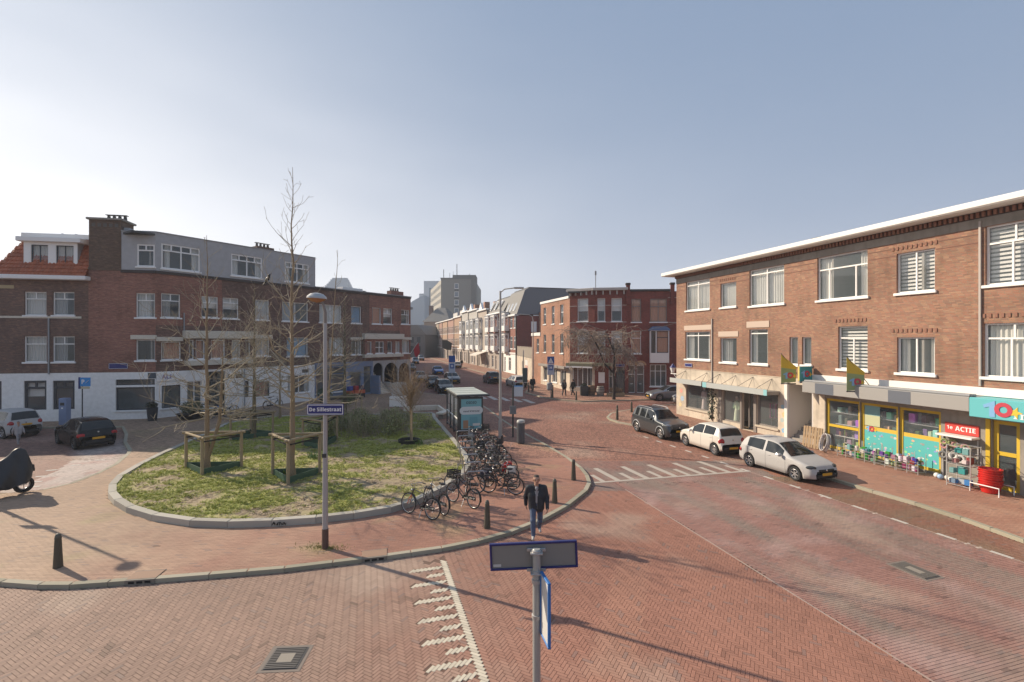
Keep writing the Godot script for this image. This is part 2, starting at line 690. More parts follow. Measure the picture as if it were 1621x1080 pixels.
func kerb_stones(parent: Node3D, line: Array, closed: bool, inner: float, y0: float, y1: float, lmax: float, zmax: float, mats: Array, called := "kerb_stone") -> void:
	# stones of up to lmax along a line; `inner` is the width towards the right-hand side of the walking direction
	var ps := poly(line)
	var n := ps.size()
	var cnt := n if closed else n - 1
	var off := []
	for i in n:
		var a := ps[(i - 1 + n) % n] if (closed or i > 0) else ps[i]
		var b := ps[(i + 1) % n] if (closed or i < n - 1) else ps[i]
		var d := (b - a).normalized()
		off.append(ps[i] + Vector2(d.y, -d.x) * inner)
	var made := 0
	for i in cnt:
		var a := ps[i]
		var b := ps[(i + 1) % n]
		var a2: Vector2 = off[i]
		var b2: Vector2 = off[(i + 1) % n]
		var k := maxi(1, int(round(a.distance_to(b) / lmax)))
		if minf(a.y, b.y) > zmax:
			k = 1
		for s in k:
			var g := 0.006
			var f0 := float(s) / k
			var f1 := float(s + 1) / k
			var ln := a.distance_to(b) / k
			f0 += g / ln / k
			f1 -= g / ln / k
			var q := MB.new()
			var o := [a.lerp(b, f0), a.lerp(b, f1), a2.lerp(b2, f1), a2.lerp(b2, f0)]
			var ctr: Vector2 = (o[0] + o[1] + o[2] + o[3]) / 4
			var ch := 0.015
			var lowp := PackedVector2Array()
			var top := PackedVector2Array()
			for p in o:
				lowp.append(p - ctr)
				top.append((p - ctr) * 1.0 - (p - ctr).normalized() * ch)
			var cw := Geometry2D.is_polygon_clockwise(lowp)
			if cw:
				lowp.reverse()
				top.reverse()
			for j in 4:
				var m := (j + 1) % 4
				q.quad(Vector3(lowp[j].x, y0, -lowp[j].y), Vector3(lowp[m].x, y0, -lowp[m].y), Vector3(lowp[m].x, y1 - ch, -lowp[m].y), Vector3(lowp[j].x, y1 - ch, -lowp[j].y))
				q.quad(Vector3(lowp[j].x, y1 - ch, -lowp[j].y), Vector3(lowp[m].x, y1 - ch, -lowp[m].y), Vector3(top[m].x, y1, -top[m].y), Vector3(top[j].x, y1, -top[j].y))
			q.quad(Vector3(top[0].x, y1, -top[0].y), Vector3(top[1].x, y1, -top[1].y), Vector3(top[2].x, y1, -top[2].y), Vector3(top[3].x, y1, -top[3].y))
			var st := put(q, called, mats[(i * 7 + s * 3) % mats.size()], parent)
			st.position = Vector3(ctr.x, 0, -ctr.y)
			made += 1


func strip_poly(a: Vector2, b: Vector2, w: float) -> PackedVector2Array:
	var s := (b - a).normalized().orthogonal() * w / 2
	return PackedVector2Array([a - s, b - s, b + s, a + s])


func ground() -> void:
	nf.seed = 11
	nf.frequency = 0.35
	nf.fractal_octaves = 3
	var k := poly(KERB)
	isl = k.duplicate()
	isl.append_array(poly([-41, 230, -90, 230, -90, 27]))
	isl.append_array(poly(PARK))
	rs = poly(RKERB)
	rs.append_array(poly([60, 61, 60, 0]))
	ds = poly(DKERB)
	ds.append_array(poly([-22, 220, 60, 220, 60, 64]))
	green = poly(GREEN)
	var rough := FastNoiseLite.new()
	rough.frequency = 0.09
	rough.fractal_octaves = 4
	var nt := NoiseTexture2D.new()
	nt.width = 512
	nt.height = 512
	nt.seamless = true
	nt.as_normal_map = true
	nt.bump_strength = 3.0
	nt.noise = rough
	var g := MB.new()
	g.quad(P(-900, -300, -0.16), P(900, -300, -0.16), P(900, 1100, -0.16), P(-900, 1100, -0.16))
	struct(g, "ground", mt("earth", C(0.22, 0.2, 0.16), 0.95))
	var joint := mt("joint_sand", Color.WHITE, 0.95, {"vertex_color_use_as_albedo": true})
	var far_m := mt("far_paving", Color.WHITE, 0.82, {"vertex_color_use_as_albedo": true, "albedo_texture": ImageTexture.create_from_image(herring_image(1008, 3, 7)), "uv1_scale": Vector3(1 / 2.94, 1 / 2.94, 1)})
	var ZN := 24.0
	var near := poly([-9.7, 6.95, 9.7, 6.95, 27.8, ZN, -27.8, ZN])
	var beside := [poly([-90, -8, 60, -8, 60, 6.95, -90, 6.95]), poly([-90, 6.95, -9.7, 6.95, -27.8, ZN, -90, ZN]), poly([9.7, 6.95, 60, 6.95, 60, ZN, 27.8, ZN])]
	var far := poly([-90, ZN, 60, ZN, 60, 220, -90, 220])
	var road := paved("road", near, ROAD - 0.008, joint, 1.0, 0, 0.48)
	var rf := paved("road", far, ROAD, far_m, 1.0, 0, 1.2)
	for q in beside:
		paved("road", q, ROAD, far_m, 1.5, 0, 1.2)
	for w in [[isl, 1], [rs, 2], [ds, 2]]:
		for q in Geometry2D.intersect_polygons(w[0], near):
			paved("pavement", q, -0.008, joint, 1.0, w[1], 0.55)
		for f in beside + [far]:
			for q in Geometry2D.intersect_polygons(w[0], f):
				paved("pavement", q, 0.0, far_m, 1.0, w[1], 1.2)
	# kerbs
	var grey := [mt("kerb_a", C(0.33, 0.305, 0.23), 0.9), mt("kerb_b", C(0.285, 0.265, 0.20), 0.9), mt("kerb_c", C(0.365, 0.335, 0.26), 0.9)]
	var kb := Node3D.new()
	kb.name = "kerb"
	add_child(kb)
	kb.set_meta("kind", "structure")
	kerb_stones(kb, KERB, false, -0.17, -0.15, 0.004, 1.0, 40, grey)
	var pk := PARK.duplicate()
	kerb_stones(kb, pk.slice(2, 22), false, -0.17, -0.15, 0.004, 1.0, 30, grey)
	kerb_stones(kb, RKERB, false, 0.17, -0.15, 0.004, 1.0, 40, grey)
	kerb_stones(kb, DKERB, false, 0.17, -0.15, 0.004, 2.0, 40, grey)
	bricks(road)
	# zebra crossing and dashes, painted
	var white := mt("road_paint", C(0.49, 0.46, 0.42), 0.8)
	for i in 9:
		var f := i / 8.0
		var c := Vector2(-8.0, 54.4).lerp(Vector2(1.6, 47.4), f)
		var b := MB.new()
		b.prism(strip_poly(c + Vector2(-0.28, 0.96) * 1.6, c - Vector2(-0.28, 0.96) * 1.6, 0.5), ROAD, ROAD + 0.005)
		struct(b, "zebra_stripe", white, rf)
	var o0 := Vector2(3.42, 20.12)
	var ua := Vector2(0.971, 0.239)
	var ub := Vector2(-0.283, 0.959)
	var marks := [[Vector2(0, 0), Vector2(7.6, 0), 0.16]]
	for i in 5:
		marks.append([Vector2(1.12 + i * 1.36, 0.08), Vector2(1.07 + i * 1.36, 2.1), 0.24])
	for i in 6:
		marks.append([Vector2(0.45 + i * 1.36, 0.08), Vector2(0.42 + i * 1.36, 1.1), 0.2])
	for m in marks:
		var b := MB.new()
		b.prism(strip_poly(o0 + ua * m[0].x + ub * m[0].y, o0 + ua * m[1].x + ub * m[1].y, m[2]), ROAD - 0.005, ROAD + 0.004)
		struct(b, "ramp_stripe", mt("ramp_paint", C(0.42, 0.375, 0.325), 0.85), road)
	for q in [[Vector2(7.6, 7.2), Vector2(4.5, 19.25), 0.038, "lane_edge_line"], [Vector2(14.5, 10.3), Vector2(9.95, 24.2), 0.03, "parking_line"]]:
		var b := MB.new()
		b.prism(strip_poly(q[0], q[1], q[2]), ROAD - 0.005, ROAD + 0.003)
		struct(b, q[3], mt("line_pale", C(0.36, 0.275, 0.235), 0.85), road)
	for i in 16:
		var z := 10.6 + i * 1.25
		var x := 13.66 - (z - 12.9) * 0.327
		var b := MB.new()
		b.prism(strip_poly(Vector2(x, z), Vector2(x - 0.15, z + 0.48), 0.12), ROAD - 0.005, ROAD + 0.005)
		struct(b, "parking_dash", white, rf)
	for d in [[-20.6, 23.9], [-20.9, 22.9], [-21.2, 22.0], [-20.7, 21.0], [-20.1, 20.2], [-19.5, 19.5]]:
		var b := MB.new()
		b.prism(strip_poly(Vector2(d[0], d[1]), Vector2(d[0] + 0.35, d[1] + 0.12), 0.16), ROAD, ROAD + 0.006)
		struct(b, "parking_dash", white, road)
	lawn()
	for q in [["square iron manhole cover with ribs in the brick road, bottom left", -4.2, 8.98, 0.62, 0.62, 0.06], ["rectangular iron manhole cover in the worn brick lane at right", 10.35, 12.42, 0.85, 0.5, -1.28]]:
		var t := thing("manhole_cover", q[0], "manhole cover", P(q[1], q[2], ROAD), q[5])
		var iron := mt("cast_iron", C(0.15, 0.14, 0.13), 0.55, {"metallic": 0.4})
		var f := MB.new()
		var hw: float = q[3] / 2
		var hd: float = q[4] / 2
		f.bx(-hw - 0.07, -0.04, -hd - 0.07, hw + 0.07, 0.004, hd + 0.07)
		put(f, "frame", mt("iron_frame", C(0.2, 0.165, 0.14), 0.8), t)
		f = MB.new()
		f.bx(-hw, 0.0, -hd, hw, 0.012, hd)
		put(f, "lid", iron, t)
		f = MB.new()
		var nn := 13
		for i in nn:
			var a: float = -hd + q[4] * (i + 0.5) / nn
			if i >= 4 and i <= 8:
				f.bx(-hw + 0.03, 0.012, a - 0.013, -hw * 0.45, 0.024, a + 0.013)
				f.bx(hw * 0.45, 0.012, a - 0.013, hw - 0.03, 0.024, a + 0.013)
			else:
				f.bx(-hw + 0.03, 0.012, a - 0.013, hw - 0.03, 0.024, a + 0.013)
		put(f, "rib", iron, t)
		f = MB.new()
		f.bx(-hw * 0.44, 0.012, -hd * 0.4, hw * 0.44, 0.02, hd * 0.4)
		put(f, "centre_plate", mt("iron_worn", C(0.27, 0.24, 0.2), 0.7), t)
	for q in [["street gully in the kerb left of the lamp post", -9.05, 11.87, 0.155], ["street gully in the kerb right of the lamp post", -3.72, 13.08, 0.27]]:
		var t := thing("street_gully", q[0], "drain", P(q[1], q[2]), q[3])
		var b := MB.new()
		b.bx(-0.33, 0.004, -0.32, 0.33, 0.016, 0.1, 0.004)
		put(b, "lid", mt("gully_lid", C(0.3, 0.19, 0.13), 0.8), t)
		b = MB.new()
		b.bx(-0.35, 0.003, -0.35, 0.35, 0.011, -0.3)
		put(b, "rim", mt("cast_iron"), t)
		b = MB.new()
		b.bx(-0.33, -0.14, 0.06, 0.33, 0.013, 0.165)
		put(b, "inlet_block", mt("gully_front", C(0.2, 0.18, 0.15), 0.8), t)
		for i in 3:
			b = MB.new()
			b.bx(-0.25 + i * 0.18, -0.075, 0.155, -0.12 + i * 0.18, -0.02, 0.17)
			put(b, "inlet_slot", mt("slot_dark", C(0.01, 0.01, 0.01), 0.9), t)


func bricks(road: Node3D) -> void:
	var b := MB.new()
	var s := 0.0025
	var h := Vector2(0.1015, 0.0328)
	var top := []
	var low := []
	for q in [Vector2(-1, 1), Vector2(1, 1), Vector2(1, -1), Vector2(-1, -1)]:
		top.append(Vector3(q.x * (h.x - s), 0, q.y * (h.y - s)))
		low.append(Vector3(q.x * h.x, -0.003, q.y * h.y))
	b.quad(top[0], top[1], top[2], top[3])
	for i in 4:
		var j := (i + 1) % 4
		b.quad(low[i], low[j], top[j], top[i])
		b.quad(low[i] + Vector3(0, -0.03, 0), low[j] + Vector3(0, -0.03, 0), low[j], low[i])
	unit_brick = b.mesh()
	var grain := FastNoiseLite.new()
	grain.frequency = 0.05
	grain.fractal_octaves = 4
	var nt := NoiseTexture2D.new()
	nt.width = 256
	nt.height = 256
	nt.seamless = true
	nt.as_normal_map = true
	nt.bump_strength = 2.5
	nt.noise = grain
	var bm := mt("clinker", Color.WHITE, 0.8, {"vertex_color_use_as_albedo": true, "normal_enabled": true, "normal_texture": nt, "normal_scale": 0.5, "uv1_triplanar": true, "uv1_world_triplanar": true, "uv1_scale": Vector3(2, 2, 2)})
	rg.seed = 77
	var xf := [[], [], []]
	var cs := [[], [], []]
	var close := []
	var isl_in: PackedVector2Array = Geometry2D.offset_polygon(isl, -0.11)[0]
	var rs_in: PackedVector2Array = Geometry2D.offset_polygon(rs, -0.11)[0]
	var ang := deg_to_rad(61.6)
	var bw := 0.0705
	var cx := Vector2(cos(ang), sin(ang))
	var cy := Vector2(-sin(ang), cos(ang))
	var lim := int(28.0 / bw)
	for i in range(-lim, lim):
		for j in range(-lim, lim):
			var k := posmod(i - j, 6)
			if k != 0 and k != 5:
				continue
			var q := Vector2(i + 1.5, j + 0.5) if k == 0 else Vector2(i + 0.5, j + 1.5)
			var p := cx * q.x * bw + cy * q.y * bw + Vector2(0, 15)
			if p.y < 6.9 or p.y > 24.0 or absf(p.x) > p.y * 1.065 + 2.4 or in_lane(p) or marked(p):
				continue
			if Geometry2D.is_point_in_polygon(p, isl) or Geometry2D.is_point_in_polygon(p, rs):
				continue
			add_brick(p, ang + (0.0 if k == 0 else PI / 2), 0, xf, cs, close)
	# the worn lane at right: courses across the road
	for j in range(-190, 190):
		for i in range(-20, 110):
			var p := Vector2(6, 14) + Vector2(0.959, 0.283) * ((i + 0.5 * (j % 2)) * 0.206) + Vector2(-0.283, 0.959) * (j * 0.0705)
			if p.y < 6.9 or p.x > p.y * 1.065 + 2.4 or not in_lane(p) or Geometry2D.is_point_in_polygon(p, rs):
				continue
			add_brick(p, deg_to_rad(16.4), 0, xf, cs, close)
	# marking bricks, laid on the skew
	var e_ := 0
	while e_ < 50:
		add_brick(line_from + LINE * (e_ * 0.1 + 0.05), ang - PI / 2, 3, xf, cs, close)
		e_ += 1
	for m in 13:
		for t in (8 if m % 2 == 0 else 4):
			add_brick(line_from + LINE * (m * 0.385) + TEETH * (0.16 + t * 0.1), ang, 3, xf, cs, close)
	# pavements: stretcher courses
	var rows := int(17.0 / 0.0705)
	for j in rows:
		var z := 7.6 + j * 0.0705
		for i in range(-130, 130):
			var p := Vector2((i + 0.5 * (j % 2)) * 0.205, z)
			if p.y > 24.0 or absf(p.x) > p.y * 1.065 + 2.4:
				continue
			var wv := 0
			if p.x < 5 and Geometry2D.is_point_in_polygon(p, isl_in):
				if Geometry2D.is_point_in_polygon(p, green):
					continue
				wv = 1
			elif p.x > 10 and Geometry2D.is_point_in_polygon(p, rs_in):
				wv = 2
			if wv:
				add_brick(p, 0.0, wv, xf, cs, close)
	close.sort_custom(func(a, c): return a[0] < c[0])
	var skip := {}
	for i in mini(300, close.size()):
		var e: Array = close[i]
		skip[e[1]] = true
		var c: Color = cs[0][e[1]]
		var q := Color(snappedf(c.r, 0.05), snappedf(c.g, 0.03), snappedf(c.b, 0.03))
		var o := MeshInstance3D.new()
		o.mesh = unit_brick
		o.set_surface_override_material(0, mt("clinker_%d_%d_%d" % [q.r * 100, q.g * 100, q.b * 100], q.linear_to_srgb(), 0.8))
		o.name = "brick"
		o.transform = xf[0][e[1]]
		road.add_child(o, true)
	for w in 3:
		var mm := MultiMesh.new()
		mm.transform_format = MultiMesh.TRANSFORM_3D
		mm.use_colors = true
		mm.mesh = unit_brick
		mm.instance_count = xf[w].size() - (skip.size() if w == 0 else 0)
		var at := 0
		for i in xf[w].size():
			if w == 0 and skip.has(i):
				continue
			mm.set_instance_transform(at, xf[w][i])
			mm.set_instance_color(at, cs[w][i])
			at += 1
		var o := MultiMeshInstance3D.new()
		o.name = ["road_bricks", "pavement_bricks", "shop_pavement_bricks"][w]
		o.multimesh = mm
		o.material_override = bm
		add_child(o)
		o.set_meta("kind", "stuff")
		tag(o, ["red clinker bricks of the roadway in herringbone bond with white marking bricks", "weathered yellowish red clinker bricks of the pavement round the lawn", "orange red clinker bricks of the pavement before the shops"][w], "paving bricks")


func in_lane(p: Vector2) -> bool:
	return p.x > 4.3 + (20.05 - p.y) * 0.2575 and p.y < 20.1


func add_brick(p: Vector2, ang: float, where: int, xf: Array, cs: Array, close: Array) -> void:
	var y := (ROAD if where == 0 or where == 3 else 0.0) + rg.randf_range(-0.002, 0.0)
	var bs := Basis(Vector3.UP, ang) * Basis(Vector3.RIGHT, rg.randf_range(-0.012, 0.012))
	var c := tone(p.x, p.y, where % 3) * rg.randf_range(0.90, 1.08)
	if rg.randf() < 0.04:
		c = c.lerp(Color(0.18, 0.15, 0.14), 0.4)
	if where == 3:
		where = 0
		y += 0.003
		c = Color(0.60, 0.54, 0.43) * rg.randf_range(0.85, 1.05)
	elif where == 0 and rg.randf() < pale(p.x, p.y):
		c = Color(0.50, 0.43, 0.37) * rg.randf_range(0.8, 1.1)
	if where == 0 and p.y > 8.0 and p.y < 9.2 and absf(p.x) < p.y * 1.05:
		close.append([p.y, xf[0].size()])
	xf[where].append(Transform3D(bs, Vector3(p.x, y, -p.y)))
	cs[where].append(c)


func lawn() -> void:
	var edge := Node3D.new()
	edge.name = "lawn_edging"
	add_child(edge)
	tag(edge, "pale concrete edging stones round the raised lawn", "kerb", "", "")
	var grey := [mt("edging_a", C(0.39, 0.37, 0.32), 0.9), mt("edging_b", C(0.35, 0.33, 0.285), 0.9), mt("edging_c", C(0.43, 0.405, 0.35), 0.9)]
	kerb_stones(edge, GREEN, true, 0.25, -0.03, 0.2, 1.3, 60, grey, "edging_stone")
	var gr := MB.new()
	for q in [[0, 0.02, 0.06, 0.13], [0.06, 0.13, 0.1, 0.03], [0.02, 0.07, 0.1, 0.08], [0.14, 0.03, 0.2, 0.12], [0.2, 0.12, 0.17, 0.02], [0.24, 0.02, 0.24, 0.13], [0.24, 0.13, 0.31, 0.06], [0.3, 0.03, 0.38, 0.12], [0.38, 0.12, 0.43, 0.03], [0.33, 0.05, 0.45, 0.09]]:
		gr.bar(P(-7.5 + q[0], 15.095, 0.02 + q[1]), P(-7.5 + q[2], 15.095, 0.02 + q[3]), 0.016, 0.02)
	put(gr, "graffiti", mt("spray_black", C(0.02, 0.02, 0.02), 0.7), edge).set_meta("kind", "stuff")
	var inner := Geometry2D.offset_polygon(green, -0.22)[0]
	paved("lawn_soil", inner, 0.14, mt("soil", Color.WHITE, 0.95, {"vertex_color_use_as_albedo": true}), 0.35, 1, 1.0, null, 0.07)
	# tufts of grass and dead leaves
	var b := MB.new()
	rg.seed = 4
	for i in 7:
		var a := rg.randf() * TAU
		var r := rg.randf_range(0.0, 0.05)
		var h := rg.randf_range(0.04, 0.10)
		var o := Vector3(cos(a) * r, 0, sin(a) * r)
		var lean := Vector3(cos(a), 0, sin(a)) * h * rg.randf_range(0.3, 0.9)
		var side := Vector3(-sin(a), 0, cos(a)) * 0.008
		b.quad(o - side, o + side, o + side * 0.7 + lean * 0.4 + Vector3.UP * h * 0.7, o - side * 0.7 + lean * 0.4 + Vector3.UP * h * 0.7)
		b.tri(o - side * 0.7 + lean * 0.4 + Vector3.UP * h * 0.7, o + side * 0.7 + lean * 0.4 + Vector3.UP * h * 0.7, o + lean + Vector3.UP * h)
	var leaf := MB.new()
	for i in 3:
		var o := Vector3(rg.randf_range(-0.08, 0.08), rg.randf_range(0.0, 0.02), rg.randf_range(-0.08, 0.08))
		var a := rg.randf() * TAU
		var f := Vector3(cos(a), rg.randf_range(-0.2, 0.3), sin(a)) * 0.035
		var s := Vector3(-sin(a), 0.2, cos(a)) * 0.02
		leaf.quad(o - f, o + s, o + f, o - s)
	var xs := [[], []]
	var cs := [[], []]
	var n := 0
	while n < 120000:
		n += 1
		var z := 15.0 + 22.5 * pow(rg.randf(), 1.25)
		var x := rg.randf_range(-19.5, -1.8)
		var p := Vector2(x, z)
		if not Geometry2D.is_point_in_polygon(p, inner):
			continue
		var g := grassy(x, z)
		var hh := 0.14 + 0.07 * (nf.get_noise_2d(x * 3, z * 3) + 0.5 * nf.get_noise_2d(x * 11, z * 11))
		var k := 0 if rg.randf() < g * 1.1 - 0.1 else 1
		if k == 1 and rg.randf() < 0.35:
			continue
		var sc := rg.randf_range(0.6, 1.3)
		xs[k].append(Transform3D(Basis(Vector3.UP, rg.randf() * TAU).scaled(Vector3(sc, sc * rg.randf_range(0.35, 0.8), sc)), Vector3(x, hh, -z)))
		cs[k].append((Color(0.32, 0.35, 0.06).lerp(Color(0.56, 0.53, 0.17), clampf(rg.randf() - g * 0.25, 0, 1)) if k == 0 else Color(0.27, 0.195, 0.12).lerp(Color(0.52, 0.43, 0.31), rg.randf() * rg.randf())) * rg.randf_range(0.8, 1.2))
	for k in 2:
		var mm := MultiMesh.new()
		mm.transform_format = MultiMesh.TRANSFORM_3D
		mm.use_colors = true
		mm.mesh = b.mesh() if k == 0 else leaf.mesh()
		mm.instance_count = xs[k].size()
		for i in xs[k].size():
			mm.set_instance_transform(i, xs[k][i])
			mm.set_instance_color(i, cs[k][i])
		var o := MultiMeshInstance3D.new()
		o.name = ["grass", "dead_leaves"][k]
		o.multimesh = mm
		o.material_override = mt(["grass_blade", "leaf_litter"][k], Color.WHITE, 0.75, {"vertex_color_use_as_albedo": true, "backlight_enabled": k == 0, "backlight": Color(0.3, 0.35, 0.1)})
		add_child(o)
		tag(o, ["patchy yellow green grass of the raised lawn", "dry brown leaves and twigs lying between the grass of the lawn"][k], ["grass", "leaves"][k], "", "stuff")


# ---------------------------------------------------------------- building kit
func glass() -> StandardMaterial3D:
	return mt("window_glass", Color(0.75, 0.82, 0.85, 0.12), 0.03, {"transparency": BaseMaterial3D.TRANSPARENCY_ALPHA, "metallic_specular": 0.9})


func white() -> StandardMaterial3D:
	return mt("white_frame", C(0.82, 0.81, 0.79), 0.5)


# a wall with rectangular openings [x0, y0, x1, y1, ...] in its own frame: x along, y up, z out
func holed(b: MB, x0: float, x1: float, y0: float, y1: float, holes: Array, depth: float) -> void:
	var xs := [x0, x1]
	var ys := [y0, y1]
	for h in holes:
		for q in [0, 2]:
			if h[q] > x0 and h[q] < x1:
				xs.append(h[q])
			if h[q + 1] > y0 and h[q + 1] < y1:
				ys.append(h[q + 1])
	xs.sort()
	ys.sort()
	for j in ys.size() - 1:
		if ys[j + 1] - ys[j] < 0.001:
			continue
		var start := -1.0
		var open := false
		for i in xs.size():
			var solid := false
			if i < xs.size() - 1:
				var mx: float = (xs[i] + xs[i + 1]) / 2
				var my: float = (ys[j] + ys[j + 1]) / 2
				solid = xs[i + 1] - xs[i] > 0.0005
				for h in holes:
					if mx > h[0] and mx < h[2] and my > h[1] and my < h[3]:
						solid = false
				if xs[i + 1] - xs[i] <= 0.0005:
					continue
			if solid and not open:
				start = xs[i]
				open = true
			elif not solid and open:
				b.quad(Vector3(start, ys[j], 0), Vector3(xs[i], ys[j], 0), Vector3(xs[i], ys[j + 1], 0), Vector3(start, ys[j + 1], 0))
				open = false
	for h in holes:
		var a: float = h[0]
		var c: float = h[2]
		var l: float = h[1]
		var t: float = h[3]
		b.quad(Vector3(a, l, -depth), Vector3(a, l, 0), Vector3(a, t, 0), Vector3(a, t, -depth))
		b.quad(Vector3(c, l, 0), Vector3(c, l, -depth), Vector3(c, t, -depth), Vector3(c, t, 0))
		b.quad(Vector3(a, t, 0), Vector3(c, t, 0), Vector3(c, t, -depth), Vector3(a, t, -depth))
		b.quad(Vector3(a, l, -depth), Vector3(c, l, -depth), Vector3(c, l, 0), Vector3(a, l, 0))


# o: c columns, t height share of the upper lights, tc columns of the upper lights, f frame material, s sill material (or null), cur curtain, d recess, w bar width
func window(root: Node3D, F: Transform3D, h: Array, o := {}) -> void:
	var d: float = o.get("d", 0.1)
	var w: float = o.get("w", 0.07)
	var x0: float = h[0]
	var y0: float = h[1]
	var x1: float = h[2]
	var y1: float = h[3]
	var b := MB.new()
	var cols: int = o.get("c", 1)
	var t: float = o.get("t", 0.0)
	var tc: int = o.get("tc", cols)
	var z0 := -d - 0.06
	b.bx(x0, y0, z0, x0 + w, y1, -d)
	b.bx(x1 - w, y0, z0, x1, y1, -d)
	b.bx(x0 + w, y0, z0, x1 - w, y0 + w, -d)
	b.bx(x0 + w, y1 - w, z0, x1 - w, y1, -d)
	var yt := y1
	if t > 0:
		yt = y1 - (y1 - y0) * t
		b.bx(x0 + w, yt - w * 0.5, z0, x1 - w, yt + w * 0.5, -d + 0.004)
	var low := yt - w * 0.5 if t > 0 else y1 - w
	var m := w * 0.9
	var cx: Array = o.get("split", [])
	if cx.is_empty():
		for i in range(1, cols):
			cx.append(float(i) / cols)
	var edges := [x0 + w]
	for f in cx:
		var x: float = lerpf(x0, x1, f)
		b.bx(x - m / 2, y0 + w, z0, x + m / 2, low, -d + 0.003)
		edges.append(x)
	edges.append(x1 - w)
	var panes := []
	for i in edges.size() - 1:
		panes.append([edges[i], y0 + w, edges[i + 1], low])
	if t > 0:
		for i in tc:
			var xa := lerpf(x0, x1, float(i) / tc)
			panes.append([maxf(xa, x0 + w), yt + w * 0.5, minf(lerpf(x0, x1, float(i + 1) / tc), x1 - w), y1 - w])
			if i > 0:
				b.bx(xa - m / 2, yt + w * 0.5, z0, xa + m / 2, y1 - w, -d + 0.003)
	var fr := put(b, "window", o.get("f", white()), root, F)
	for p in panes:
		b = MB.new()
		var zz := -d - 0.035
		b.quad(Vector3(p[0], p[1], zz), Vector3(p[2], p[1], zz), Vector3(p[2], p[3], zz), Vector3(p[0], p[3], zz))
		put(b, "pane", o.get("g", glass()), fr)
	if o.get("s", white()) != null:
		b = MB.new()
		b.bx(x0 - 0.09, y0 - 0.11, -d, x1 + 0.09, y0 + 0.012, 0.09, 0.012)
		put(b, "sill", o.get("s", white()), fr)
	var cur: int = o.get("cur", 0)
	if cur > 0:
		curtain(fr, x0, y0, x1, y1, -d - 0.22, cur)


func curtain(fr: Node3D, x0: float, y0: float, x1: float, y1: float, z: float, kind: int) -> void:
	var b := MB.new()
	var spans := []
	var w := x1 - x0
	var name := "curtain"
	var m := mt("curtain_white", C(0.62, 0.61, 0.57), 0.9, {"backlight_enabled": true, "backlight": Color(0.35, 0.35, 0.33)})
	if kind == 1:
		spans = [[x0, x0 + w * 0.24], [x1 - w * 0.2, x1]]
	elif kind == 2:
		spans = [[x0, x1]]
	elif kind == 3:
		name = "blind"
		var k := int((y1 - y0) / 0.16)
		for i in k:
			var ya := y0 + (y1 - y0) * i / k
			b.bx(x0, ya, z, x1, ya + (y1 - y0) / k * 0.55, z + 0.012)
		put(b, name, mt("blind", C(0.66, 0.65, 0.62), 0.7), fr)
		return
	elif kind == 4:
		name = "blind"
		b.bx(x0, y0 + (y1 - y0) * 0.45, z, x1, y1, z + 0.01)
		put(b, name, mt("blind", C(0.66, 0.65, 0.62), 0.7), fr)
		return
	elif kind == 5:
		spans = [[x0, x0 + w * 0.55]]
		m = mt("curtain_grey", C(0.34, 0.34, 0.33), 0.9)
	elif kind == 6:
		spans = [[x0, x1]]
		m = mt("curtain_orange", C(0.55, 0.30, 0.19), 0.9)
	elif kind == 7:
		spans = [[x0, x1]]
		m = mt("curtain_blue", C(0.28, 0.42, 0.55), 0.9)
	for s in spans:
		var n := int((s[1] - s[0]) / 0.045) + 2
		for i in n:
			var xa: float = lerpf(s[0], s[1], float(i) / n)
			var xb: float = lerpf(s[0], s[1], float(i + 1) / n)
			var za := z + 0.035 * sin(xa * 38.0) + 0.01 * sin(xa * 71.0)
			var zb := z + 0.035 * sin(xb * 38.0) + 0.01 * sin(xb * 71.0)
			b.quad(Vector3(xa, y0, za), Vector3(xb, y0, zb), Vector3(xb, y1, zb), Vector3(xa, y1, za))
	put(b, name, m, fr)


# a storey or more of wall with its windows; wins: [x0, y0, x1, y1, options]
func facade(root: Node3D, F: Transform3D, x0: float, x1: float, y0: float, y1: float, wins: Array, m: Material, called := "wall") -> MeshInstance3D:
	var b := MB.new()
	b.two = true
	holed(b, x0, x1, y0, y1, wins, 0.16)
	var wall := put(b, called, m, root, F)
	for h in wins:
		if h.size() > 4 and h[4] != null:
			window(root, F, h, h[4])
	return wall


# dim rooms behind a wall: a back wall, floors and side walls
func rooms(root: Node3D, F: Transform3D, x0: float, x1: float, floors: Array, deep := 3.0) -> void:
	var b := MB.new()
	b.bx(x0 + 0.05, floors[0], -deep - 0.1, x1 - 0.05, floors[-1], -deep)
	for i in floors.size():
		b.bx(x0 + 0.02, floors[i] - 0.12, -deep, x1 - 0.02, floors[i] - 0.02, -0.17)
	var n := maxi(1, int((x1 - x0) / 4.0))
	for i in n + 1:
		var x := lerpf(x0 + 0.06, x1 - 0.06, float(i) / n)
		b.bx(x - 0.05, floors[0], -deep, x + 0.05, floors[-1] - 0.13, -0.17)
	put(b, "room_wall", mt("room", C(0.30, 0.28, 0.25), 0.9), root, F)


func bxp(root: Node3D, called: String, m: Material, F: Transform3D, a: Array, bevel := 0.0) -> MeshInstance3D:
	var b := MB.new()
	b.two = (m as StandardMaterial3D).detail_enabled
	b.bx(a[0], a[1], a[2], a[3], a[4], a[5], bevel)
	return put(b, called, m, root, F)


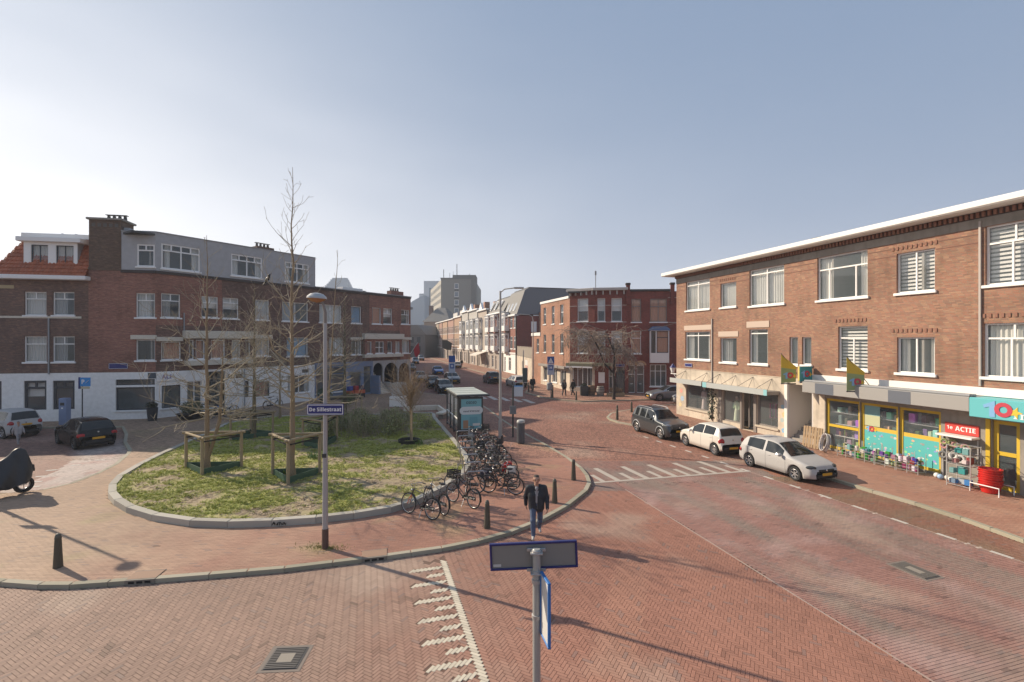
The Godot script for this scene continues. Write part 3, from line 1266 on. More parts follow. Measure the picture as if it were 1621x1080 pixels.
func chimney_pots(root: Node3D, F: Transform3D, x: float, y: float, z: float, n: int) -> void:
	for i in n:
		var b := MB.new()
		b.lathe([Vector2(0.13, 0), Vector2(0.10, 0.28), Vector2(0.12, 0.3), Vector2(0.0, 0.31)], 10, Vector3(x + i * 0.36, y, z))
		b.bx(x + i * 0.36 - 0.16, y + 0.36, z - 0.16, x + i * 0.36 + 0.16, y + 0.4, z + 0.16)
		b.bx(x + i * 0.36 - 0.02, y + 0.28, z - 0.02, x + i * 0.36 + 0.02, y + 0.37, z + 0.02)
		put(b, "chimney_pot", mt("pot", C(0.09, 0.085, 0.085), 0.8), root, F)


func tile_roof(root: Node3D, F: Transform3D, x0: float, x1: float, hip: float, y0: float, z0: float, y1: float, z1: float, m: Material) -> void:
	# pantiles: a wave across, a step at each row
	var b := MB.new()
	var nrow := 11
	for r in nrow:
		var f0 := float(r) / nrow
		var f1 := float(r + 1) / nrow
		var a := Vector3(0, lerpf(y0, y1, f0), lerpf(z0, z1, f0))
		var c := Vector3(0, lerpf(y0, y1, f1), lerpf(z0, z1, f1))
		var nn := Vector3(0, z0 - z1, y1 - y0).normalized()
		var xl := x0 + hip * f0
		var k := int((x1 - xl) / 0.05)
		for i in k:
			var xa := x1 - i * 0.05
			var xb := x1 - (i + 1) * 0.05
			if xb < x0 + hip * f1 - 0.2:
				continue
			var wa := nn * (0.06 * absf(sin(xa * PI / 0.25)) + 0.06)
			var wb := nn * (0.06 * absf(sin(xb * PI / 0.25)) + 0.06)
			var down := nn * -0.055
			b.col = Color.WHITE * (0.75 + 0.35 * absf(fmod(sin(floor(xa / 0.25) * 12.9898 + r * 78.233) * 43758.5, 1.0)))
			b.quad(Vector3(xb, a.y, a.z) + wb, Vector3(xa, a.y, a.z) + wa, Vector3(xa, c.y, c.z) + wa + down, Vector3(xb, c.y, c.z) + wb + down)
			b.quad(Vector3(xb, a.y, a.z) + wb - nn * 0.06, Vector3(xa, a.y, a.z) + wa - nn * 0.06, Vector3(xa, a.y, a.z) + wa, Vector3(xb, a.y, a.z) + wb)
	var o := put(b, "roof_tiles", m, root, F)
	o.set_meta("kind", "stuff")


func body(root: Node3D, F: Transform3D, x0: float, x1: float, y0: float, y1: float, deep: float, m: Material, roof: Material) -> void:
	# side and back walls and a flat roof
	var b := MB.new()
	b.two = true
	b.bx(x0, y0, -deep, x0 + 0.2, y1, -0.005)
	b.bx(x1 - 0.2, y0, -deep, x1, y1, -0.005)
	b.bx(x0 + 0.2, y0, -deep, x1 - 0.2, y1, -deep + 0.2)
	put(b, "side_wall", m, root, F)
	bxp(root, "roof", roof, F, [x0 + 0.2, y1 - 0.35, -deep + 0.2, x1 - 0.2, y1 - 0.1, -0.2])


func street_plate(label: String, s: String, at: Transform3D, w: float, h: float, size: float, sub := "") -> void:
	var t := thing("street_name_plate", label, "street sign")
	t.transform = at
	bxp(t, "plate", mt("plate_blue", C(0.02, 0.025, 0.16), 0.4), Transform3D(), [-w / 2, -h / 2, 0, w / 2, h / 2, 0.02], 0.008)
	var b := MB.new()
	var e := 0.018
	for q in [[-w / 2 + 0.02, h / 2 - 0.02 - e, w / 2 - 0.02, h / 2 - 0.02], [-w / 2 + 0.02, -h / 2 + (0.1 if sub else 0.02), w / 2 - 0.02, -h / 2 + (0.1 if sub else 0.02) + e], [-w / 2 + 0.02, -h / 2 + (0.1 if sub else 0.02), -w / 2 + 0.02 + e, h / 2 - 0.02], [w / 2 - 0.02 - e, -h / 2 + (0.1 if sub else 0.02), w / 2 - 0.02, h / 2 - 0.02]]:
		b.bx(q[0], q[1], 0.02, q[2], q[3], 0.023)
	put(b, "white_border", mt("sign_white", C(0.8, 0.8, 0.8), 0.5), t)
	if s:
		lettering(s, size, mt("sign_white"), t, Transform3D(Basis(), Vector3(0, 0.05 if sub else 0.0, 0.024)), 0.004)
	if sub:
		lettering(sub, 0.05, mt("sign_white"), t, Transform3D(Basis(), Vector3(0, -h / 2 + 0.05, 0.024)), 0.004)


# ---------------------------------------------------------------- the houses on the left
var FA := wall_frame(-40.43, 33.51, -26.7, 36.2)
var FB := wall_frame(-26.7, 36.2, -12.2, 58.5)
var FR := wall_frame(13.14, 38.6, 21.624, 9.824)


func rel(root: Node3D, F: Transform3D) -> Transform3D:
	return root.transform.affine_inverse() * F


func brick_mats() -> void:
	var j := Color(0.36, 0.32, 0.29)
	brick_mat("brick_dark", [Color(0.53, 0.41, 0.37), Color(0.46, 0.36, 0.32), Color(0.58, 0.45, 0.39), Color(0.43, 0.35, 0.32), Color(0.63, 0.50, 0.44), Color(0.49, 0.41, 0.38), Color(0.38, 0.31, 0.29)], j, 21)
	brick_mat("brick_red", [Color(0.63, 0.44, 0.38), Color(0.56, 0.39, 0.35), Color(0.67, 0.48, 0.41), Color(0.52, 0.38, 0.35), Color(0.71, 0.54, 0.47)], Color(0.49, 0.40, 0.36), 22)
	brick_mat("brick_warm", [Color(0.65, 0.45, 0.38), Color(0.60, 0.40, 0.33), Color(0.70, 0.53, 0.42), Color(0.56, 0.43, 0.37), Color(0.62, 0.43, 0.35), Color(0.52, 0.38, 0.34), Color(0.68, 0.56, 0.45)], Color(0.52, 0.50, 0.44), 23)
	brick_mat("brick_deep", [Color(0.56, 0.28, 0.24), Color(0.51, 0.26, 0.23), Color(0.60, 0.32, 0.27), Color(0.47, 0.25, 0.23)], Color(0.41, 0.30, 0.27), 24)
	brick_mat("brick_orange", [Color(0.68, 0.49, 0.40), Color(0.64, 0.45, 0.37), Color(0.72, 0.53, 0.44), Color(0.61, 0.45, 0.38)], Color(0.6, 0.5, 0.42), 25)
	var g := FastNoiseLite.new()
	g.frequency = 0.02
	g.fractal_octaves = 5
	var nt := NoiseTexture2D.new()
	nt.width = 512
	nt.height = 512
	nt.seamless = true
	nt.noise = g
	var ramp := Gradient.new()
	ramp.colors = PackedColorArray([Color(0.92, 0.92, 0.915), Color(0.99, 0.99, 0.99)])
	nt.color_ramp = ramp
	mt("plaster_white", Color(0.97, 0.965, 0.955), 0.75, {"albedo_texture": nt, "uv1_scale": Vector3(0.3, 0.3, 1)})
	mt("plaster_cream", Color(0.85, 0.80, 0.735), 0.75, {"albedo_texture": nt, "uv1_scale": Vector3(0.3, 0.3, 1), "detail_enabled": true, "detail_albedo": weather(), "detail_blend_mode": BaseMaterial3D.BLEND_MODE_MUL, "detail_uv_layer": BaseMaterial3D.DETAIL_UV_2, "uv2_scale": Vector3(1 / 13.0, 1 / 8.0, 1)})
	mt("cladding_grey", Color(0.69, 0.69, 0.70), 0.6, {"albedo_texture": nt, "uv1_scale": Vector3(0.2, 0.2, 1)})
	mt("concrete_grey", Color(0.62, 0.60, 0.57), 0.85, {"albedo_texture": nt, "uv1_scale": Vector3(0.25, 0.25, 1), "detail_enabled": true, "detail_albedo": weather(), "detail_blend_mode": BaseMaterial3D.BLEND_MODE_MUL, "detail_uv_layer": BaseMaterial3D.DETAIL_UV_2, "uv2_scale": Vector3(1 / 13.0, 1 / 8.0, 1)})
	mt("stone_pale", Color(0.86, 0.83, 0.77), 0.8, {"albedo_texture": nt, "uv1_scale": Vector3(0.5, 0.5, 1)})
	mt("bitumen", C(0.09, 0.09, 0.09), 0.9)
	mt("dark_frame", C(0.05, 0.053, 0.06), 0.45)
	mt("blue_frame", C(0.17, 0.22, 0.31), 0.5)


func wopt(c := 1, t := 0.0, tc := 2, cur := 0, f: Material = null) -> Dictionary:
	var o := {"c": c, "t": t, "tc": tc, "cur": cur}
	if f:
		o["f"] = f
	return o


func left_houses() -> void:
	var dark: Material = M["brick_dark"]
	var red: Material = M["brick_red"]
	var pl: Material = M["plaster_white"]
	var df: Material = M["dark_frame"]
	var I := Transform3D()
	# --- tiled house at the far left
	var a := thing("tiled_house", "brick house with orange tiled mansard roof and white double dormer, white ground floor", "house", Vector3.ZERO)
	a.transform = FA
	var k: Material = M["plaster_white"]
	facade(a, I, 1.4, 9.62, 3.48, 10.25, [[5.62, 7.64, 6.98, 9.34, wopt(1, 0.3, 2, 2)], [7.37, 7.66, 8.72, 9.36, wopt(1, 0.3, 2, 5)], [5.6, 4.28, 7.0, 6.14, wopt(1, 0.3, 1, 2)], [7.36, 4.28, 8.74, 6.14, wopt(1, 0.3, 2, 5)], [2.2, 7.64, 3.5, 9.34, wopt(1, 0.3, 2, 2)], [2.2, 4.28, 3.5, 6.14, wopt(1, 0.3, 1, 2)]], dark)
	facade(a, I, 1.4, 9.62, 0.0, 3.48, [[2.9, 0.84, 4.25, 2.95, {"c": 1, "t": 0.25, "tc": 1, "f": df, "s": null, "w": 0.16}], [5.59, 0.84, 6.98, 2.95, {"c": 1, "t": 0.25, "tc": 2, "f": df, "s": null, "w": 0.16, "cur": 4}], [7.37, 0.84, 8.74, 2.93, {"c": 1, "t": 0.25, "tc": 2, "f": df, "s": null, "w": 0.16}]], pl, "plaster_wall")
	rooms(a, I, 1.4, 9.62, [0.0, 3.5, 7.0, 10.2])
	body(a, I, 1.4, 9.62, 0.0, 10.2, 9.0, dark, M["bitumen"])
	bxp(a, "stone_band", M["stone_pale"], I, [1.4, 7.44, 0.0, 9.18, 7.59, 0.05])
	bxp(a, "stone_band", mt("band_ochre", C(0.45, 0.37, 0.22), 0.8), I, [1.4, 9.55, 0.0, 5.0, 9.78, 0.02])
	bxp(a, "gutter", white(), I, [1.4, 10.2, -0.2, 9.75, 10.5, 0.55], 0.04)
	bxp(a, "drain_pipe", mt("zinc", C(0.3, 0.31, 0.32), 0.5), I, [7.12, 3.4, 0.02, 7.2, 7.44, 0.1])
	tile_roof(a, I, 3.7, 9.62, 1.35, 10.45, 0.3, 13.55, -1.25, mt("pantile", C(0.42, 0.13, 0.06), 0.6, {"vertex_color_use_as_albedo": true}))
	bxp(a, "roof_edge", white(), I, [4.75, 13.4, -4.0, 9.62, 13.75, -0.95], 0.03)
	var b := MB.new()
	b.quad(Vector3(3.7, 10.45, 0.28), Vector3(5.05, 13.5, -1.27), Vector3(5.05, 13.5, -6), Vector3(3.7, 10.45, -6))
	b.quad(Vector3(3.7, 10.4, -6), Vector3(9.6, 10.4, -6), Vector3(9.6, 13.5, -6), Vector3(5.05, 13.5, -6))
	put(b, "roof_flank", mt("pantile_plain", C(0.35, 0.11, 0.055), 0.7), a)
	# dormer
	facade(a, Transform3D(Basis(), Vector3(0, 0, -0.12)), 5.5, 8.85, 11.25, 12.95, [[5.95, 11.42, 7.0, 12.75, {"c": 2, "f": df, "s": null, "d": 0.06, "cur": 2, "w": 0.05}], [7.5, 11.42, 8.6, 12.75, {"c": 2, "f": df, "s": null, "d": 0.06, "cur": 2, "w": 0.05}]], white(), "dormer_front")
	b = MB.new()
	b.bx(5.5, 11.25, -1.5, 5.56, 12.95, -0.13)
	b.bx(8.79, 11.25, -1.5, 8.85, 12.95, -0.13)
	put(b, "dormer_cheek", M["cladding_grey"], a)
	bxp(a, "dormer_back", mt("room"), I, [5.56, 11.25, -1.5, 8.79, 12.95, -1.45])
	bxp(a, "dormer_roof", white(), I, [5.2, 12.95, -1.6, 9.2, 13.27, 0.2], 0.02)
	for x in [6.6, 7.5]:
		bxp(a, "roof_vent", mt("zinc"), I, [x, 13.7, -2.2, x + 0.12, 14.0, -2.08])
	var nb := thing("brick_house", "plain brown brick house left of the tiled house, mostly out of view", "house")
	nb.transform = FA
	var nw := []
	for fl in 3:
		for i in 7:
			nw.append([-15.5 + i * 2.4, 0.85 + fl * 3.42, -14.2 + i * 2.4, 2.95 + fl * 3.42, wopt(1, 0.3, 2, (i + fl) % 4)])
	facade(nb, I, -16.5, 1.38, 0.0, 10.6, nw, dark)
	rooms(nb, I, -16.5, 1.38, [0.0, 3.5, 7.0, 10.4])
	body(nb, I, -16.5, 1.38, 0.0, 10.6, 9.0, dark, M["bitumen"])
	# --- the corner house with the grey roof storey
	var h := thing("brick_house", "dark brick house with tall chimney and grey clad roof storey, white shop below", "house")
	h.transform = FA
	var L := rel(h, FB)
	var w1 := facade(h, I, 9.62, 14.0, 3.48, 11.0, [[12.68, 7.55, 13.95, 9.38, wopt(1, 0.3, 2, 2)], [12.68, 4.34, 13.95, 5.9, wopt(1)]], red)
	facade(h, L, 0.0, 4.75, 7.0, 11.0, [[0.37, 7.59, 1.67, 9.43, wopt(1, 0.3, 2, 5)], [3.19, 7.71, 4.45, 9.43, wopt(1, 0.3, 2, 4)]], red)
	facade(h, L, 4.75, 13.42, 7.0, 11.0, [[4.81, 7.69, 6.11, 9.44, wopt(1, 0.25, 2, 4)], [7.54, 7.67, 8.81, 9.46, wopt(1, 0.0, 1, 2)], [10.05, 7.65, 12.72, 9.45, wopt(2, 0.0, 1, 5)]], dark)
	var bay := [[2.15, 4.35, 2.5, 5.9, wopt()], [2.62, 4.35, 3.3, 5.9, wopt(1, 0, 1, 6)], [3.75, 4.35, 4.85, 5.9, wopt(1, 0, 1, 6)], [5.4, 4.35, 6.1, 5.9, wopt(1, 0, 1, 2)], [6.55, 4.35, 6.95, 5.9, wopt()]]
	var rest := [[0.37, 4.35, 1.7, 5.75, wopt(1, 0, 1, 6)], [7.54, 4.45, 8.85, 6.0, wopt(2, 0, 1, 2)], [10.5, 4.35, 12.7, 6.14, {"c": 2, "split": [0.3], "cur": 7}]]
	facade(h, L, 0.0, 1.95, 3.48, 7.0, [rest[0]], dark)
	var LB2 := L * Transform3D(Basis(), Vector3(0, 0, 0.3))
	facade(h, LB2, 1.95, 7.35, 3.9, 6.0, bay, dark, "bay_wall")
	facade(h, L, 1.95, 7.35, 3.48, 7.0, [[2.1, 4.2, 7.2, 5.95, null]], dark)
	bxp(h, "bay_side", dark, L, [1.95, 3.9, 0.0, 2.1, 6.0, 0.295])
	bxp(h, "bay_side", dark, L, [7.2, 3.9, 0.0, 7.35, 6.0, 0.295])
	facade(h, L, 7.35, 13.42, 3.48, 7.0, rest.slice(1), dark)
	bxp(h, "stone_lintel", M["stone_pale"], L, [1.8, 6.0, -0.1, 7.5, 6.62, 0.5], 0.02)
	bxp(h, "stone_lintel", M["stone_pale"], L, [7.36, 6.02, -0.1, 9.05, 6.34, 0.18], 0.02)
	bxp(h, "stone_lintel", M["stone_pale"], L, [0.0, 5.78, -0.1, 1.8, 6.1, 0.18], 0.02)
	bxp(h, "stone_lintel", M["stone_pale"], I, [12.4, 5.92, -0.1, 14.05, 6.24, 0.18], 0.02)
	bxp(h, "stone_band", M["stone_pale"], L, [1.9, 3.86, 0.0, 7.4, 4.26, 0.42], 0.02)
	# ground floor
	facade(h, I, 9.62, 14.0, 0.0, 3.48, [[11.36, 0.65, 13.94, 2.37, {"c": 1, "f": df, "w": 0.09}], [11.36, 2.52, 13.94, 2.95, {"c": 1, "f": df, "s": null, "w": 0.06}]], pl, "plaster_wall")
	facade(h, L, 0.0, 13.42, 0.0, 3.48, [[0.4, 0.68, 1.68, 2.41, {"c": 1, "f": df}], [2.12, 0.1, 3.22, 2.63, {"c": 2, "f": white(), "s": null}], [3.6, 0.35, 5.0, 3.3, {"c": 3, "t": 0.3, "tc": 3, "f": df, "s": null, "d": 0.5}], [6.63, 0.92, 6.98, 2.35, {"c": 1, "f": df, "s": null}], [7.54, 0.85, 8.86, 2.2, {"c": 1, "f": df, "cur": 6}], [10.6, 0.86, 12.94, 2.55, {"c": 2, "f": white(), "cur": 1}], [12.06, 2.66, 12.94, 3.12, {"c": 1, "f": white(), "s": null}]], pl, "plaster_wall")
	rooms(h, I, 9.62, 13.7, [0.0, 3.5, 7.0, 10.9])
	rooms(h, L, 0.5, 13.42, [0.0, 3.5, 7.0, 10.9])
	# white door with a lamp
	bxp(h, "door", white(), L, [5.2, 0.02, -0.02, 6.35, 2.55, 0.02])
	var dp := MB.new()
	for q in [[5.32, 0.2, 5.72, 1.1], [5.83, 0.2, 6.23, 1.1], [5.32, 1.3, 5.72, 2.35], [5.83, 1.3, 6.23, 2.35]]:
		dp.bx(q[0], q[1], 0.02, q[2], q[3], 0.035, 0.008)
	put(dp, "door_panel", white(), h, L)
	bxp(h, "door_light", mt("glass_dark", C(0.02, 0.025, 0.03), 0.08), L, [5.25, 2.65, 0.0, 5.75, 3.0, 0.03])
	bxp(h, "door_light", mt("glass_dark"), L, [5.85, 2.65, 0.0, 6.35, 3.0, 0.03])
	bxp(h, "step", M["stone_pale"], L, [3.5, 0.0, -0.4, 5.1, 0.33, 0.5])
	bxp(h, "shop_fascia", pl, L, [0.05, 2.75, 0.0, 2.1, 3.4, 0.09], 0.01)
	lettering("ALI", 0.42, mt("sign_violet", C(0.2, 0.18, 0.42), 0.6), h, L * Transform3D(Basis(), Vector3(0.7, 3.08, 0.1)))
	bxp(h, "fascia_end", mt("slate", C(0.07, 0.09, 0.11), 0.6), I, [13.5, 3.0, 0.0, 14.02, 3.42, 0.05])
	bxp(h, "drain_pipe", mt("zinc"), L, [6.55, 0.0, 0.02, 6.62, 3.4, 0.09])
	bxp(h, "drain_pipe", mt("zinc"), L, [1.86, 6.6, 0.02, 1.93, 8.0, 0.09])
	# grey roof storey
	var gw: Material = M["cladding_grey"]
	var wf := {"c": 2, "t": 0.27, "tc": 4, "s": white(), "d": 0.04, "w": 0.1, "cur": 1}
	facade(h, I, 11.73, 14.0, 11.0, 13.95, [[12.75, 11.35, 13.93, 13.02, {"c": 1, "t": 0.27, "tc": 2, "d": 0.04, "w": 0.1}]], gw, "grey_cladding")
	facade(h, L, 0.0, 13.4, 11.0, 13.95, [[0.37, 11.3, 3.07, 13.2, wf], [5.49, 11.35, 8.16, 13.2, wf], [10.32, 11.35, 12.8, 13.2, wf]], gw, "grey_cladding")
	bxp(h, "grey_end_wall", gw, L, [13.38, 11.0, -6.0, 13.5, 13.95, 0.0])
	rooms(h, L, 0.6, 13.3, [11.0, 13.9], 2.6)
	rooms(h, I, 11.74, 13.6, [11.0, 13.9], 2.6)
	bxp(h, "roof", M["bitumen"], L, [-1.5, 13.7, -8.0, 13.45, 13.85, -0.02])
	bxp(h, "roof", M["bitumen"], I, [11.7, 13.71, -8.0, 13.9, 13.86, -0.02])
	var cp := MB.new()
	cp.bx(0.0, 13.95, -0.3, 13.5, 14.02, 0.05)
	put(cp, "roof_edge", mt("zinc"), h, L)
	bxp(h, "roof_edge", mt("zinc"), I, [11.73, 13.95, -0.3, 14.0, 14.02, 0.05])
	var eb := MB.new()
	eb.bx(0.0, 10.86, 0.0, 26.5, 11.08, 0.09)
	put(eb, "parapet_course", mt("course_dark", C(0.07, 0.055, 0.05), 0.85), h, L)
	bxp(h, "parapet_course", mt("course_dark"), I, [11.73, 10.86, 0.0, 14.02, 11.08, 0.09])
	# chimney stack flush with the wall
	bxp(h, "chimney", mt("chimney_brick", Color(0.86, 0.88, 0.84), 0.9, {"albedo_texture": dark.albedo_texture, "uv1_scale": Vector3(1 / 3.52, 1 / 3.5, 1)}), I, [9.66, 11.0, -1.6, 11.73, 14.7, 0.03])
	bxp(h, "chimney_cap", M["concrete_grey"], I, [9.52, 14.7, -1.75, 11.86, 14.85, 0.16], 0.02)
	var cv := MB.new()
	for i in 5:
		cv.bx(9.85 + i * 0.37, 14.2, 0.03, 10.07 + i * 0.37, 14.45, 0.05)
	put(cv, "chimney_recess", mt("soot", C(0.13, 0.12, 0.11), 0.9), h)
	chimney_pots(h, I, 10.55, 14.85, -0.7, 4)
	bxp(h, "chimney_side_hood", mt("zinc"), I, [11.75, 14.0, -0.9, 12.15, 14.25, -0.2], 0.05)
	bxp(h, "chimney", M["brick_dark"], L, [9.6, 13.9, -4.5, 11.3, 14.9, -3.4])
	chimney_pots(h, L, 9.85, 14.9, -3.9, 4)
	# --- the end house of the row
	var c := thing("brick_house", "dark brick end house of the left row with blue shopfront and outside stairs", "house")
	c.transform = FB
	facade(c, I, 13.42, 20.2, 7.0, 11.0, [[13.95, 7.66, 16.59, 9.47, wopt(2, 0, 1, 2)], [17.79, 7.69, 19.11, 9.51, wopt(1, 0, 1, 7)]], dark)
	facade(c, I, 20.2, 26.5, 7.0, 11.1, [[20.59, 7.71, 21.88, 9.52, wopt(1, 0, 1, 6)], [22.2, 7.73, 23.56, 9.54, wopt(1, 0.35, 2, 4)], [24.94, 7.81, 26.29, 9.52, wopt(1, 0.35, 2, 1)]], red)
	facade(c, I, 13.42, 19.4, 3.6, 7.0, [[15.1, 4.37, 16.75, 6.15, wopt(2, 0, 1, 2)], [17.79, 4.35, 19.11, 5.9, wopt(2, 0, 1, 1)]], dark)
	facade(c, Transform3D(Basis(), Vector3(0, 0, 0.3)), 19.4, 24.8, 3.9, 6.0, [[19.65, 4.42, 20.3, 5.75, wopt(1, 0, 1, 6)], [20.8, 4.42, 22.05, 5.75, {"c": 2, "t": 0.5, "tc": 2}], [22.55, 4.42, 23.3, 5.75, wopt()], [23.75, 4.42, 24.45, 5.75, wopt(1, 0, 1, 2)]], red, "bay_wall")
	facade(c, I, 19.4, 24.8, 3.6, 7.0, [[19.55, 4.3, 24.65, 5.95, null]], dark)
	bxp(c, "bay_side", red, I, [24.65, 3.9, 0.0, 24.8, 6.0, 0.295])
	bxp(c, "bay_side", red, I, [19.4, 3.9, 0.0, 19.55, 6.0, 0.295])
	facade(c, I, 24.8, 26.5, 3.6, 7.0, [[25.0, 4.35, 26.34, 5.9, wopt(2, 0, 1, 2)]], red)
	bxp(c, "stone_lintel", M["stone_pale"], I, [19.2, 6.0, -0.1, 25.0, 6.62, 0.5], 0.02)
	bxp(c, "stone_lintel", M["stone_pale"], I, [17.6, 5.92, -0.1, 19.19, 6.2, 0.18], 0.02)
	bxp(c, "stone_lintel", M["stone_pale"], I, [25.01, 5.93, -0.1, 26.52, 6.25, 0.18], 0.02)
	bxp(c, "stone_band", M["stone_pale"], I, [19.3, 3.98, 0.0, 24.95, 4.34, 0.42], 0.02)
	var bl := mt("shop_blue", C(0.20, 0.25, 0.36), 0.55)
	facade(c, I, 13.42, 20.72, 0.0, 3.6, [[13.6, 0.6, 15.2, 3.05, {"c": 1, "f": M["blue_frame"]}], [15.35, 0.6, 16.9, 3.05, {"c": 1, "t": 0.25, "tc": 1, "f": M["blue_frame"]}], [17.7, 0.45, 19.1, 2.5, {"c": 1, "f": M["blue_frame"], "s": null}], [19.45, 0.06, 20.5, 3.05, {"c": 1, "t": 0.22, "tc": 1, "f": M["blue_frame"], "s": null}]], bl, "shopfront")
	bxp(c, "shop_fascia", mt("fascia_blue", C(0.13, 0.17, 0.25), 0.5), I, [13.5, 3.1, 0.0, 17.2, 3.5, 0.12], 0.01)
	facade(c, I, 20.72, 26.5, 0.0, 3.6, [[20.76, 0.02, 22.15, 3.35, null], [22.35, 0.02, 24.4, 3.3, null], [24.6, 0.02, 26.3, 3.2, null]], mt("paint_white", C(0.42, 0.41, 0.40), 0.6), "arcade_wall")
	for ar in [[20.76, 22.15, 3.35], [22.35, 24.4, 3.3], [24.6, 26.3, 3.2]]:
		b = MB.new()
		var cx: float = (ar[0] + ar[1]) / 2
		var r: float = (ar[1] - ar[0]) / 2
		for i in 10:
			var p := PI * i / 10
			var q := PI * (i + 1) / 10
			b.plate(PackedVector2Array([Vector2(cx + r * cos(p), ar[2] - r + r * sin(p)), Vector2(cx + r * cos(q), ar[2] - r + r * sin(q)), Vector2(cx + r * cos(q), ar[2] + 0.002), Vector2(cx + r * cos(p), ar[2] + 0.002)]), -0.16, 0.006)
		put(b, "arch_head", mt("paint_white"), c)
	for i in 12:
		bxp(c, "stair_step", M["stone_pale"], I, [20.78, 0.0 if i == 0 else 0.2 * i, 1.3 - i * 0.26 - 0.26, 22.03, 0.2 * (i + 1), 1.3 - i * 0.26], 0.01)
	bxp(c, "stair_cheek", bl, I, [20.5, 0.0, 0.0, 20.74, 2.0, 1.2])
	bxp(c, "stair_cheek", mt("paint_white"), I, [22.06, 0.0, 0.0, 22.22, 1.2, 1.3])
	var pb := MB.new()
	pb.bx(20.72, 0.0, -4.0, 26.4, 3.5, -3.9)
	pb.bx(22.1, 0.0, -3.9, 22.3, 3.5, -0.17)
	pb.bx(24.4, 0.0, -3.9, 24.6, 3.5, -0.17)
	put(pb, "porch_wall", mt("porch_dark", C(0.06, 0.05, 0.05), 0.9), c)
	rooms(c, I, 13.42, 20.7, [0.0, 3.6, 7.0, 10.9])
	rooms(c, I, 20.72, 26.4, [3.6, 7.0, 10.9])
	body(c, I, 13.42, 26.5, 0.0, 11.1, 9.0, red, M["bitumen"])
	bxp(c, "parapet_cap", mt("zinc"), I, [13.45, 11.1, -0.3, 26.6, 11.17, 0.12])
	bxp(c, "chimney", red, I, [24.2, 10.9, -1.6, 26.2, 11.75, -0.9])
	chimney_pots(c, I, 24.5, 11.75, -1.25, 4)
	bxp(c, "roof_box", white(), I, [18.6, 11.0, -3.4, 21.3, 11.75, -2.4], 0.02)
	chimney_pots(c, I, 21.5, 11.2, -2.8, 2)
	bxp(c, "gutter_hopper", mt("zinc"), I, [26.5, 9.6, -0.2, 26.75, 9.9, 0.1])
	# name plates
	street_plate("small blue street name plate on the brick wall above the big white shop window", "", FA * Transform3D(Basis(), Vector3(11.55, 3.95, 0.02)), 1.25, 0.42, 0.2)


